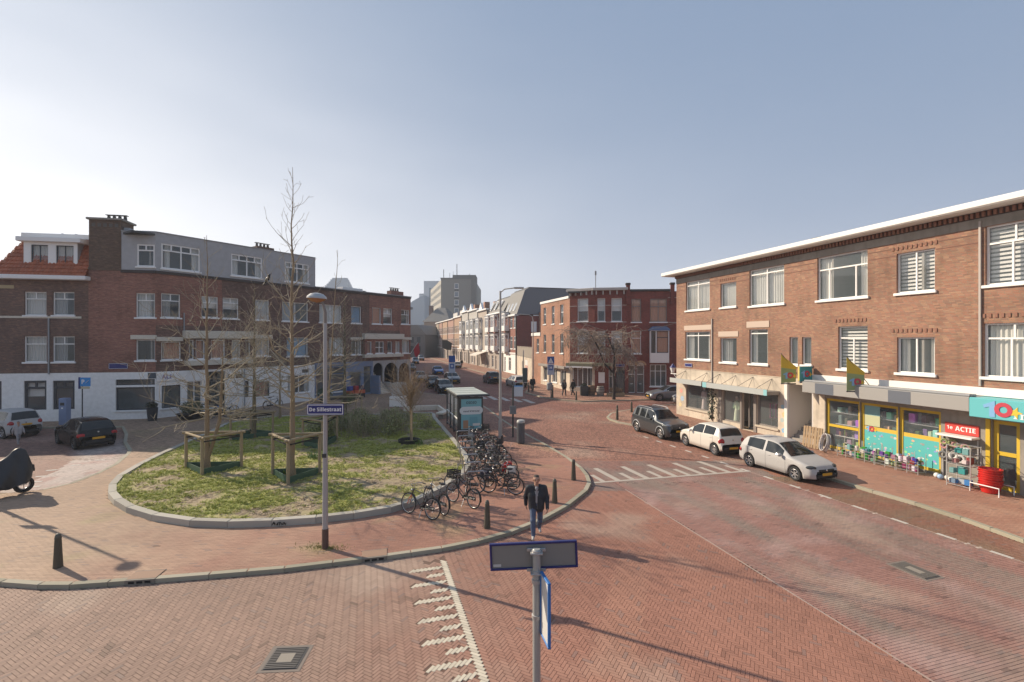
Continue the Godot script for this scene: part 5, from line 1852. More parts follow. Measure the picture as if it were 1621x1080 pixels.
	# three dressed dummies in the fashion shop windows
	for q in [[2.6, 0.67, -0.6, C(0.5, 0.4, 0.4), "dummy in a flowered dress in the left shop window"], [3.45, 0.67, -0.8, C(0.16, 0.18, 0.22), "dummy in dark trousers at the right edge of the left shop window"], [5.95, 0.32, -0.6, C(0.42, 0.55, 0.35), "dummy in a green top and pale trousers in the middle shop window"]]:
		var d := thing("shop_dummy", q[4], "shop dummy", Vector3.ZERO, 0.0, "shop dummies")
		d.transform = FR * Transform3D(Basis(), Vector3(q[0], q[1], q[2]))
		b = MB.new()
		b.lathe([Vector2(0.16, 0), Vector2(0.22, 0.05), Vector2(0.15, 0.75), Vector2(0.13, 0.85)], 12)
		put(b, "skirt", mt("dummy_low_%d" % int(q[0] * 10), q[3].lerp(Color(0.8, 0.8, 0.75), 0.5 if q[0] > 5 else 0.2), 0.8), d)
		b = MB.new()
		b.lathe([Vector2(0.13, 0.85), Vector2(0.17, 1.1), Vector2(0.19, 1.3), Vector2(0.08, 1.4), Vector2(0.0, 1.42)], 12)
		b.tube([Vector3(-0.19, 1.3, 0), Vector3(-0.27, 1.05, 0.04), Vector3(-0.2, 0.85, 0.12)], [0.06, 0.05, 0.04], 8)
		b.tube([Vector3(0.19, 1.3, 0), Vector3(0.27, 1.05, 0.04), Vector3(0.24, 0.8, 0.05)], [0.06, 0.05, 0.04], 8)
		put(b, "top", mt("dummy_top_%d" % int(q[0] * 10), q[3], 0.8), d)
		b = MB.new()
		b.lathe([Vector2(0.05, 1.38), Vector2(0.05, 1.48), Vector2(0.095, 1.58), Vector2(0.09, 1.68), Vector2(0.0, 1.74)], 12)
		put(b, "head", mt("dummy_skin", C(0.6, 0.52, 0.45), 0.6), d)
	# garland on the shop pillar, clothes rail
	var gl := thing("hanging_garland", "dark leafy garland hanging on the pillar between the two shop canopies", "garland")
	gl.transform = FR * Transform3D(Basis(), Vector3(4.55, 0, 0.35))
	b = MB.new()
	b.tube([Vector3(0, 0.3, 0), Vector3(0.1, 1.2, 0.05), Vector3(0, 2.5, 0.0)], 0.02, 5)
	put(b, "stem", mt("dark_frame"), gl)
	b = MB.new()
	for i in 260:
		var y := rg.randf_range(0.3, 2.5)
		var o := Vector3(rg.randf_range(-0.28, 0.28) * (0.4 + y / 3), y, rg.randf_range(-0.2, 0.2))
		var e := Vector3(rg.randfn(), rg.randfn(), rg.randfn()).normalized() * 0.09
		var f := e.cross(Vector3(rg.randfn(), 1, rg.randfn())).normalized() * 0.045
		b.quad(o - e, o + f, o + e, o - f)
	put(b, "leaves", mt("garland_leaf", C(0.05, 0.065, 0.04), 0.6), gl)
	var cl := thing("clothes_rail", "rail of pink and dark clothes inside the right shop window", "clothes rail")
	cl.transform = FR * Transform3D(Basis(), Vector3(9.2, 0.0, -1.0))
	b = MB.new()
	b.tube([Vector3(-0.7, 0, 0), Vector3(-0.7, 1.9, 0), Vector3(0.7, 1.9, 0), Vector3(0.7, 0, 0)], 0.02, 6)
	put(b, "rail", wire, cl)
	for i in 12:
		b = MB.new()
		b.bx(-0.65 + i * 0.11, 0.9 + 0.1 * (i % 3), -0.22, -0.6 + i * 0.11, 1.86, 0.22, 0.02)
		put(b, "garment", mt(["cloth_pink", "cloth_black", "cloth_violet", "cloth_grey"][i % 4], [C(0.5, 0.08, 0.25), C(0.03, 0.03, 0.03), C(0.25, 0.08, 0.25), C(0.25, 0.25, 0.26)][i % 4], 0.8), cl)


# ---------------------------------------------------------------- the red corner houses and the street beyond
func corner_houses() -> void:
	var I := Transform3D()
	var F1 := wall_frame(6.70, 56.0, 9.30, 54.3)
	var F2 := wall_frame(9.30, 54.3, 12.75, 53.75)
	var F3 := wall_frame(12.75, 53.75, 18.6, 53.3)
	var FE := wall_frame(3.9, 65.5, 6.70, 56.0)
	var deep: Material = M["brick_deep"]
	var st := mt("band_stone", C(0.42, 0.34, 0.30), 0.85)
	var h := thing("corner_house", "deep red brick corner house with chamfered front and shop awnings, behind the street tree", "house")
	h.transform = F1
	var L := rel(h, F2)
	var tw := {"c": 1, "t": 0.33, "tc": 1, "cur": 4}
	facade(h, I, 0.0, 3.11, 3.42, 11.2, [[0.96, 8.03, 2.3, 10.65, tw], [0.96, 4.4, 2.3, 6.5, {"c": 1, "cur": 4}]], deep)
	facade(h, L, 0.0, 3.49, 3.42, 11.2, [[0.31, 8.0, 1.15, 10.6, tw], [1.84, 7.99, 2.98, 10.59, tw], [0.31, 4.38, 1.15, 6.95, tw], [1.84, 4.39, 2.98, 6.95, tw]], deep)
	for q in [[I, 3.11], [L, 3.49]]:
		for y in [4.32, 6.1, 7.92, 9.8]:
			var b := MB.new()
			var gaps := [[0.96, 2.3]] if q[1] < 3.2 else [[0.31, 1.15], [1.84, 2.98]]
			var x := 0.0
			for g in gaps:
				b.bx(x, y - 0.04, 0.0, g[0] - 0.02, y + 0.04, 0.015)
				x = g[1] + 0.02
			b.bx(x, y - 0.04, 0.0, q[1], y + 0.04, 0.015)
			put(b, "stone_band", st, h, q[0]).set_meta("kind", "stuff")
		bxp(h, "cornice", mt("cornice_pale", C(0.5, 0.46, 0.42), 0.7), q[0], [-0.25, 11.45, -0.3, q[1] + 0.12, 11.75, 0.45], 0.03)
		bxp(h, "frieze", deep, q[0], [0.0, 11.2, -0.3, q[1], 11.45, 0.03])
		for i in 5:
			bxp(h, "bracket", mt("cornice_pale"), q[0], [0.1 + i * q[1] / 4.6, 11.0, 0.0, 0.22 + i * q[1] / 4.6, 11.45, 0.3])
	arch_over(h, I, 1.63, 6.5, 0.67, st)
	facade(h, I, 0.0, 3.11, 0.0, 3.42, [[0.35, 0.5, 2.8, 2.95, {"c": 4, "f": white(), "s": null}]], M["plaster_cream"], "shopfront")
	facade(h, L, 0.0, 3.49, 0.0, 3.42, [[1.55, 0.02, 2.0, 2.65, {"c": 1, "t": 0.3, "f": white(), "s": null}], [2.33, 0.02, 3.29, 2.84, {"c": 1, "t": 0.25, "tc": 1, "f": M["dark_frame"], "s": null}]], deep, "wall")
	bxp(h, "notice_board", white(), L, [0.4, 1.1, 0.0, 1.1, 2.3, 0.05])
	rooms(h, L, 0.1, 3.4, [0.0, 3.5, 7.2, 11.2])
	rooms(h, I, 0.1, 2.6, [0.0, 3.5, 7.2, 11.2])
	var aw := bxp(h, "awning", mt("awning_olive", C(0.20, 0.19, 0.12), 0.8), I, [-0.1, 2.95, 0.0, 3.2, 3.3, 0.9], 0.03)
	bxp(aw, "valance", white(), I, [-0.1, 2.78, 0.87, 3.2, 2.96, 0.9])
	bxp(h, "awning", mt("awning_olive"), L, [0.0, 3.0, 0.0, 2.1, 3.35, 0.7], 0.03)
	bxp(h, "roof", M["bitumen"], L, [-3.0, 11.3, -9.0, 3.4, 11.46, -0.31])
	bxp(h, "back_wall", deep, L, [-1.8, 0.0, -9.2, 3.4, 11.29, -9.0])
	var b := MB.new()
	b.tube([Vector3(0.1, 11.7, -0.6), Vector3(0.1, 13.3, -0.6)], 0.05, 6)
	b.bx(0.0, 13.3, -0.75, 0.2, 13.75, -0.45, 0.03)
	put(b, "flue", mt("zinc"), h, L)
	street_plate("blue street name plate over the dark door of the red corner house", "", F2 * Transform3D(Basis(), Vector3(2.8, 3.1, 0.03)), 0.95, 0.3, 0.1)
	# neighbour with twin arched doors and a blue-roofed bay
	var n := thing("row_house", "red brick house with twin arched doors and blue-roofed bay window, beside the corner house", "house")
	n.transform = F3
	var dfm: Material = M["dark_frame"]
	facade(n, I, 0.0, 5.88, 3.45, 11.3, [[0.53, 7.9, 1.59, 10.5, {"c": 1, "t": 0.33, "tc": 1, "f": mt("frame_taupe"), "cur": 6}], [2.55, 7.9, 4.38, 10.48, {"c": 2, "t": 0.33, "tc": 2, "f": mt("frame_taupe"), "cur": 6}], [0.53, 4.4, 1.59, 6.95, {"c": 1, "t": 0.33, "tc": 1, "cur": 6}], [2.6, 4.5, 4.4, 6.85, null]], deep)
	var BX := Transform3D(Basis(), Vector3(0, 0, 0.55))
	facade(n, BX, 2.48, 4.5, 4.45, 6.95, [[2.55, 4.5, 3.05, 6.9, {"c": 1, "f": dfm, "s": null, "d": 0.03}], [3.15, 4.5, 4.43, 6.9, {"c": 1, "t": 0.3, "tc": 1, "f": dfm, "s": null, "d": 0.03, "cur": 6}]], white(), "bay_front")
	for x in [2.48, 4.42]:
		bxp(n, "bay_side", white(), I, [x, 4.45, 0.0, x + 0.08, 6.95, 0.545])
	bxp(n, "bay_base", white(), I, [2.48, 3.4, 0.0, 4.5, 4.45, 0.55], 0.02)
	b = MB.new()
	b.t = Transform3D(Basis(), Vector3(3.49, 6.95, 0.0))
	b.plate(PackedVector2Array([Vector2(-1.15, 0), Vector2(1.15, 0), Vector2(1.0, 0.22), Vector2(0.7, 0.45), Vector2(-0.7, 0.45), Vector2(-1.0, 0.22)]), 0.0, 0.68)
	put(b, "bay_roof", mt("bay_blue", C(0.10, 0.17, 0.33), 0.6), n)
	facade(n, I, 0.0, 5.88, 0.0, 3.45, [[0.14, 0.03, 0.97, 3.1, {"c": 1, "t": 0.33, "tc": 1, "f": white(), "s": null, "d": 0.14}], [1.1, 0.03, 1.93, 3.1, {"c": 1, "t": 0.33, "tc": 1, "f": white(), "s": null, "d": 0.14}], [2.55, 0.77, 4.34, 3.2, {"c": 3, "t": 0.3, "tc": 3, "f": white()}]], deep)
	for x in [0.2, 1.16]:
		var d := bxp(n, "door", mt("door_black", C(0.015, 0.016, 0.018), 0.35), I, [x, 0.03, -0.24, x + 0.71, 2.1, -0.2])
		bxp(d, "letter_slot", white(), I, [x + 0.22, 1.0, -0.199, x + 0.5, 1.06, -0.19])
	bxp(n, "door", mt("door_black"), rel(n, F2), [2.42, 0.03, -0.24, 3.2, 2.15, -0.2])
	for x in [0.55, 1.51]:
		arch_over(n, I, x, 3.1, 0.44, mt("arch_ochre", C(0.5, 0.32, 0.18), 0.85))
	for y in [7.85, 10.6]:
		bxp(n, "stone_band", st, I, [4.5, y - 0.04, 0.0, 5.88, y + 0.04, 0.015])
	for x in [-0.07, 4.75]:
		bxp(n, "pier", deep, I, [x, 9.9, 0.0, x + 0.42, 12.0, 0.2])
		bxp(n, "pier_cap", mt("course_dark"), I, [x - 0.06, 12.0, -0.2, x + 0.48, 12.25, 0.28], 0.05)
	bxp(n, "roof_edge", mt("tile_dark", C(0.05, 0.045, 0.045), 0.7), I, [0.36, 11.3, -0.4, 4.74, 11.55, 0.15], 0.05)
	rooms(n, I, 0.05, 5.8, [0.0, 3.5, 7.2, 11.2])
	body(n, I, 0.0, 5.88, 0.0, 11.3, 9.0, deep, M["bitumen"])
	# sunlit side wing with narrow windows, over a shopfront
	var e := thing("side_wing", "sunlit orange brick wing with narrow windows on the street side of the corner house", "house")
	e.transform = FE
	var og: Material = M["brick_orange"]
	var nw := {"c": 1, "t": 0.4, "tc": 1, "cur": 4}
	facade(e, I, 0.0, 9.9, 2.75, 10.75, [[1.1, 8.0, 2.05, 10.2, nw], [4.1, 7.95, 5.05, 10.2, nw], [6.95, 7.9, 7.95, 10.2, nw], [1.1, 4.3, 2.05, 6.64, nw], [4.1, 4.3, 5.05, 6.64, nw], [6.95, 4.3, 7.95, 6.64, nw]], og)
	bxp(e, "roof_edge", mt("roof_white"), I, [-0.05, 10.75, -0.3, 9.7, 11.05, 0.1], 0.02)
	facade(e, I, 0.0, 9.9, 0.0, 2.75, [[1.1, 0.6, 2.4, 2.3, {"c": 1, "f": white()}], [3.0, 0.05, 3.9, 2.3, {"c": 1, "f": white(), "s": null}], [4.3, 0.6, 5.9, 2.3, {"c": 2, "f": white()}], [7.0, 0.6, 8.8, 2.3, {"c": 2, "f": white()}]], M["plaster_cream"], "shopfront")
	bxp(e, "awning_cassette", mt("canopy_brown"), I, [0.6, 2.5, 0.0, 9.6, 2.8, 0.6], 0.03)
	rooms(e, I, 0.05, 9.8, [0.0, 2.8, 7.2, 10.7])
	body(e, I, 0.0, 9.9, 0.0, 10.75, 7.0, og, M["bitumen"])
	# low annex and wooden roof terrace
	var FAx := wall_frame(2.85, 69.05, 3.9, 65.5)
	var ax := thing("annex", "low brick annex with one narrow window beside the orange side wing", "house")
	ax.transform = FAx
	facade(ax, I, 0.0, 3.7, 0.0, 6.5, [[2.0, 4.2, 2.95, 6.1, nw]], og)
	bxp(ax, "roof_edge", mt("roof_white"), I, [-0.05, 6.5, -0.3, 3.7, 6.95, 0.1], 0.02)
	body(ax, I, 0.0, 3.7, 0.0, 6.5, 6.0, og, M["bitumen"])
	rooms(ax, I, 0.05, 3.6, [0.0, 3.5, 6.4])
	var FT := wall_frame(0.82, 83.7, 2.85, 69.05)
	var tb := thing("terrace_building", "single-storey building with wooden roof terrace fence and a painted poster wall", "building")
	tb.transform = FT
	var ln := 14.7
	facade(tb, I, 0.0, ln, 0.0, 3.3, [[6.0, 0.4, 7.2, 2.6, wopt(1)]], M["plaster_cream"], "wall")
	body(tb, I, 0.0, ln, 0.0, 3.3, 6.0, M["plaster_cream"], M["bitumen"])
	bxp(tb, "wall_poster", mt("mural_pink", C(0.5, 0.3, 0.26), 0.8), I, [9.0, 0.4, 0.0, 11.4, 2.9, 0.02])
	bxp(tb, "wall_poster", mt("mural_white", C(0.65, 0.65, 0.63), 0.8), I, [9.0, 2.1, 0.02, 11.4, 2.9, 0.025])
	for i in 36:
		bxp(tb, "fence_board", mt(["fence_wood", "fence_wood_pale"][i % 2], [C(0.27, 0.23, 0.19), C(0.33, 0.29, 0.24)][i % 2], 0.85), I, [0.05 + i * 0.405, 3.32, -0.1, 0.42 + i * 0.405, 4.85, -0.06])
	bxp(tb, "fence_rail", mt("fence_wood"), I, [0.0, 4.85, -0.14, ln, 4.93, -0.02])


func arch_over(root: Node3D, F: Transform3D, x: float, y: float, r: float, m: Material) -> void:
	var b := MB.new()
	for i in 9:
		var p := PI * i / 9 + 0.02
		var q := PI * (i + 1) / 9 - 0.02
		b.plate(PackedVector2Array([Vector2(x + r * cos(p), y + r * 0.8 * sin(p)), Vector2(x + (r + 0.22) * cos(p), y + (r + 0.22) * 0.8 * sin(p)), Vector2(x + (r + 0.22) * cos(q), y + (r + 0.22) * 0.8 * sin(q)), Vector2(x + r * cos(q), y + r * 0.8 * sin(q))]), 0.0, 0.02)
	put(b, "brick_arch", m, root, F).set_meta("kind", "stuff")
	b = MB.new()
	for i in 8:
		var p := PI * i / 8
		var q := PI * (i + 1) / 8
		b.plate(PackedVector2Array([Vector2(x, y), Vector2(x + (r - 0.03) * cos(p), y + (r - 0.03) * 0.8 * sin(p)), Vector2(x + (r - 0.03) * cos(q), y + (r - 0.03) * 0.8 * sin(q))]), 0.0, 0.012)
	put(b, "arch_field", mt("arch_fill", C(0.5, 0.4, 0.3), 0.85), root, F)


func street_row() -> void:
	var I := Transform3D()
	var FW := wall_frame(-36.4, 210.0, 0.82, 83.7)
	var wm := white()
	var spec := [
		# x0, x1, height, wall colour, kind, label
		[26.0, 34.5, 12.4, "row_sand", 0, "sand-coloured terraced house farthest along the right side of the street"],
		[34.5, 43.0, 12.4, "row_pink", 0, "pinkish terraced house with black doors, sixth from the near end of the row"],
		[43.0, 55.0, 12.4, "row_orange", 0, "long orange terraced house with white eaves far along the street"],
		[55.0, 67.3, 12.4, "row_pink", 0, "pinkish terraced house behind the black flags of the street"],
		[67.3, 79.7, 12.6, "row_orange", 0, "orange terraced house next to the white bay-windowed houses"],
		[79.7, 89.4, 13.4, "row_white", 1, "white house with stacked bays, farthest of the bay-windowed houses"],
		[89.4, 100.7, 13.2, "row_white", 1, "white house with stacked bays, middle of the bay-windowed houses"],
		[100.7, 110.2, 12.6, "row_cream", 1, "cream house with stacked bays and a shop awning below"],
		[110.2, 123.0, 11.2, "row_red", 2, "house with white bays under a black mansard roof"],
		[123.0, 131.7, 10.2, "row_red", 3, "brick end house with grey mansard roof and blank red side wall"]]
	var cols := {"row_sand": C(0.33, 0.26, 0.20), "row_pink": C(0.34, 0.20, 0.155), "row_orange": C(0.36, 0.235, 0.155), "row_white": C(0.42, 0.40, 0.37), "row_cream": C(0.40, 0.34, 0.29), "row_red": C(0.26, 0.11, 0.085)}
	for s in spec:
		var h := thing("row_house", s[5], "house", Vector3.ZERO, 0.0, "terraced houses on the right of the street")
		h.transform = FW
		var x0: float = s[0]
		var x1: float = s[1]
		var top: float = s[2]
		var m := mt(s[3], cols[s[3]], 0.85)
		var wins := []
		var n := int((x1 - x0) / 2.1)
		for fl in 2:
			var y: float = 4.4 + fl * 3.7
			for i in n:
				var xa := x0 + (i + 0.5) * (x1 - x0) / n
				if s[4] != 0 and xa < x1 - 3.3 and xa > x0 + 0.9:
					continue
				wins.append([xa - 0.68, y, xa + 0.68, y + 2.2, {"c": 1, "t": 0.3, "tc": 1, "s": wm, "d": 0.02, "cur": 4 if (i + fl) % 4 == 0 else 0}])
		facade(h, I, x0, x1, 3.5, top, wins, m)
		var gw := []
		for i in int((x1 - x0) / 3.0):
			var xa := x0 + 0.6 + i * 3.0
			gw.append([xa, 0.4 if i % 2 else 0.05, xa + (1.6 if i % 2 else 0.95), 2.8, {"c": 2 if i % 2 else 1, "t": 0.25, "tc": 2 if i % 2 else 1, "s": null, "f": M["dark_frame"] if s[4] == 0 else wm}])
		facade(h, I, x0, x1, 0.0, 3.5, gw, mt("shop_taupe", C(0.36, 0.31, 0.27), 0.8) if s[4] != 3 else M["plaster_white"], "shopfront")
		bxp(h, "roof_edge", wm, I, [x0, top, -0.3, x1 - 0.02, top + 0.3, 0.4], 0.02)
		rooms(h, I, x0, x1, [0.0, 3.5, 7.6, top - 0.1], 2.0)
		body(h, I, x0, x1, 0.0, top, 10.0, m, M["bitumen"])
		bxp(h, "drain_pipe", mt("pipe_dark", C(0.07, 0.065, 0.06), 0.7), I, [x1 - 0.3, 0.0, 0.0, x1 - 0.12, top, 0.16])
		bxp(h, "stone_band", wm, I, [x0, 3.5, 0.0, x1 - 0.3, 3.75, 0.14])
		if s[4] in [1, 2, 3]:
			# stacked white bays
			for bx0 in ([x0 + 1.0] if x1 - x0 < 10.5 else [x0 + 1.0, x0 + 6.0]):
				if s[4] == 3 and bx0 > x0 + 2:
					continue
				for fl in 2:
					var y: float = 4.0 + fl * 3.8
					var F := Transform3D(Basis(), Vector3(0, 0, 0.9))
					var bw := 2.9
					facade(h, F, bx0, bx0 + bw, y, y + 3.2, [[bx0 + 0.15, y + 0.75, bx0 + bw - 0.15, y + 2.9, {"c": 3, "t": 0.3, "tc": 3, "s": null, "d": 0.05}]], wm, "bay_front")
					for x in [bx0, bx0 + bw]:
						var SF := Transform3D(Basis(Vector3.UP, PI / 2), Vector3(x, 0, 0.9)) if x > bx0 + 1 else Transform3D(Basis(Vector3.UP, -PI / 2), Vector3(x, 0, 0.02))
						facade(h, SF, 0.0, 0.88, y, y + 3.2, [[0.14, y + 0.75, 0.74, y + 2.9, {"c": 1, "t": 0.3, "s": null, "d": 0.05}]], wm, "bay_side")
					bxp(h, "bay_roof", mt("zinc"), I, [bx0 - 0.1, y + 3.2, 0.0, bx0 + bw + 0.1, y + 3.32, 1.02])
					bxp(h, "bay_floor", wm, I, [bx0, y - 0.15, 0.0, bx0 + bw, y, 0.9])
		if s[4] == 0 and x0 > 50:
			bxp(h, "attic", mt("attic_pale", C(0.5, 0.48, 0.46), 0.8), I, [x0 + 1.5, top + 0.3, -3.5, x1 - 3.0, top + 2.2, -1.5])
			bxp(h, "chimney", M["brick_dark"], I, [x1 - 2.0, top, -3.0, x1 - 0.8, top + 2.4, -2.0])
		if s[4] == 1:
			var b := MB.new()
			b.plate(PackedVector2Array([Vector2(x0 + 1.0, top + 0.3), Vector2(x0 + 4.6, top + 0.3), Vector2(x0 + 2.8, top + 2.0)]), -0.4, 0.1)
			put(b, "gable", wm, h)
			bxp(h, "chimney", M["brick_orange"], I, [x1 - 2.4, top, -3.0, x1 - 0.8, top + 1.9, -1.8])
		if s[4] >= 2:
			var mm: Material = mt("slate_black", C(0.045, 0.045, 0.05), 0.6) if s[4] == 2 else mt("mansard_grey", C(0.17, 0.18, 0.20), 0.6)
			var front := mt("slate_grey", C(0.16, 0.155, 0.15), 0.7)
			var mt_: float = 14.6 if s[4] == 2 else 15.1
			var b := MB.new()
			var yb := top + 0.3
			b.quad(Vector3(x0, yb, 0.0), Vector3(x1, yb, 0.0), Vector3(x1, mt_ - 0.4, -1.5), Vector3(x0, mt_ - 0.4, -1.5))
			b.quad(Vector3(x0, mt_ - 0.4, -1.5), Vector3(x1, mt_ - 0.4, -1.5), Vector3(x1, mt_, -2.2), Vector3(x0, mt_, -2.2))
			put(b, "mansard_front", front, h)
			b = MB.new()
			var side := [Vector3(x1, yb, -0.0), Vector3(x1, yb, -14), Vector3(x1, mt_, -14), Vector3(x1, mt_, -2.2), Vector3(x1, mt_ - 0.4, -1.5)]
			for i in range(1, 4):
				b.tri(side[0], side[i], side[i + 1])
			put(b, "mansard_side", mm, h)
			bxp(h, "mansard_roof", M["bitumen"], I, [x0, mt_, -14.0, x1 + 0.05, mt_ + 0.12, -2.2])
			for i in 3:
				var wx := x0 + 1.2 + i * (x1 - x0 - 2.0) / 3.0
				b = MB.new()
				b.t = Transform3D(Basis(Vector3.RIGHT, -0.42), Vector3(wx, yb + 0.7, -0.22))
				b.bx(0, 0, 0.0, 1.0, 1.9, 0.08)
				var sk := put(b, "skylight", wm, h)
				b = MB.new()
				b.t = Transform3D(Basis(Vector3.RIGHT, -0.42), Vector3(wx, yb + 0.7, -0.22))
				b.bx(0.1, 0.1, 0.08, 0.9, 1.8, 0.09)
				put(b, "pane", mt("sky_pane", C(0.35, 0.38, 0.42), 0.1), sk)
			if s[4] == 3:
				bxp(h, "side_brick", mt("side_red", Color.WHITE, 0.9, {"albedo_texture": M["brick_deep"].albedo_texture, "uv1_scale": Vector3(1 / 3.52, 1 / 3.5, 1)}), I, [x1, 0.0, -14.0, x1 + 0.06, top, -0.01])
				bxp(h, "parapet_cap", wm, I, [x1 - 0.1, top, -14.0, x1 + 0.15, top + 0.16, -3.0])
				bxp(h, "pier", M["brick_orange"], I, [x1 + 0.06, 0.0, -4.8, x1 + 0.5, top + 0.6, -4.0])
				bxp(h, "side_window", wm, I, [x1 + 0.06, 7.4, -3.6, x1 + 0.1, 9.2, -2.6])
	# the row along the left kerb, beyond the end house
	var FL := wall_frame(-12.9, 60.6, -36.0, 138.9)
	for i in 4:
		var h := thing("row_house", ["brown brick house of the left street row, next to the end house", "brick house of the left street row, second beyond the end house", "brick house of the left street row, third beyond the end house", "farthest brick house of the left street row"][i], "house", Vector3.ZERO, 0.0, "terraced houses on the left of the street")
		h.transform = FL
		var x0 := i * 20.2
		var wins := []
		for fl in 3:
			for k in 8:
				wins.append([x0 + 0.8 + k * 2.4, 0.9 + fl * 3.6, x0 + 2.0 + k * 2.4, 2.9 + fl * 3.6, {"c": 1, "s": null}])
		facade(h, I, x0, x0 + 20.0, 0.0, 11.0, wins, M["brick_dark"])
		rooms(h, I, x0, x0 + 20.0, [0.0, 3.5, 7.0, 10.9])
		body(h, I, x0, x0 + 20.0, 0.0, 11.0, 8.83, M["brick_dark"], M["bitumen"])
	# shop awning and black flags
	var aw := thing("shop_awning", "pale shop awning on the cream bay-windowed house", "awning")
	aw.transform = FW
	var b := MB.new()
	b.quad(Vector3(102, 2.7, 2.3), Vector3(109, 2.7, 2.3), Vector3(109, 3.5, 0.05), Vector3(102, 3.5, 0.05))
	b.quad(Vector3(102, 2.45, 2.3), Vector3(109, 2.45, 2.3), Vector3(109, 2.7, 2.3), Vector3(102, 2.7, 2.3))
	put(b, "cloth", mt("awning_cream", C(0.62, 0.56, 0.5), 0.8), aw)
	for i in 5:
		var f := thing("black_flag", "black banner flag slanting from a shop far along the street, %s of five" % ["first", "second", "third", "fourth", "fifth"][i], "flag", Vector3.ZERO, 0.0, "black flags on the street")
		f.transform = FW * Transform3D(Basis(), Vector3(62.0 + i * 2.0, 4.6, 0.3))
		b = MB.new()
		b.bar(Vector3(0, 0, 0), Vector3(0, 1.6, 2.6), 0.05, 0.05)
		put(b, "pole", mt("dark_frame"), f)
		b = MB.new()
		b.t = Transform3D(Basis(Vector3.UP, -PI / 2), Vector3.ZERO)
		b.plate(PackedVector2Array([Vector2(0.8, 0.5), Vector2(2.6, 1.6), Vector2(2.5, -0.9), Vector2(1.1, -1.6)]), -0.02, 0.02)
		put(b, "cloth", mt("flag_black", C(0.02, 0.018, 0.02), 0.9), f)
	# dark hipped house and big villa with steep roof at the street's end
	var v := thing("villa", "pale house with steep dark hipped roof at the far end of the right-hand row", "house", P(-36.8, 212), -0.29)
	bxp(v, "wall", mt("row_sand"), I, [-2, 0, -12, 10, 14.4, 0])
	b = MB.new()
	b.quad(Vector3(-2.6, 14.2, 0.6), Vector3(10.6, 14.2, 0.6), Vector3(6, 20.5, -5), Vector3(2, 20.5, -5))
	b.quad(Vector3(10.6, 14.2, 0.6), Vector3(10.6, 14.2, -12), Vector3(6, 20.5, -7), Vector3(6, 20.5, -5))
	b.quad(Vector3(-2.6, 14.2, -12), Vector3(-2.6, 14.2, 0.6), Vector3(2, 20.5, -5), Vector3(2, 20.5, -7))
	b.quad(Vector3(10.6, 14.2, -12), Vector3(-2.6, 14.2, -12), Vector3(2, 20.5, -7), Vector3(6, 20.5, -7))
	b.quad(Vector3(2, 20.5, -5), Vector3(6, 20.5, -5), Vector3(6, 20.5, -7), Vector3(2, 20.5, -7))
	put(b, "roof", mt("slate_grey"), v)
	for i in 8:
		bxp(v, "window", mt("glass_dark"), I, [-1.2 + (i % 4) * 2.8, 5.0 + (i / 4) * 4.0, 0.0, 0.2 + (i % 4) * 2.8, 7.4 + (i / 4) * 4.0, 0.05])
	bxp(v, "chimney", M["brick_dark"], I, [-1.4, 14.0, -5.0, 0.2, 21.5, -3.6])
	var k := thing("dark_house", "dark house with sloping grey roof at the far left end of the street", "house", P(-36.2, 172), -0.29)
	bxp(k, "wall", mt("dark_wall", C(0.13, 0.13, 0.13), 0.8), I, [-4, 0, -14, 5.8, 8.2, 0])
	b = MB.new()
	b.plate(PackedVector2Array([Vector2(-5, 8.0), Vector2(6.4, 8.0), Vector2(3.2, 11.5), Vector2(-5, 11.6)]), -14, 0.4)
	put(b, "roof", mt("slate_grey"), k)
	for i in 6:
		bxp(k, "window", mt("glass_dark"), I, [-2.6 + (i % 3) * 2.6, 2.0 + (i / 3) * 3.2, 0.0, -1.2 + (i % 3) * 2.6, 4.0 + (i / 3) * 3.2, 0.05])


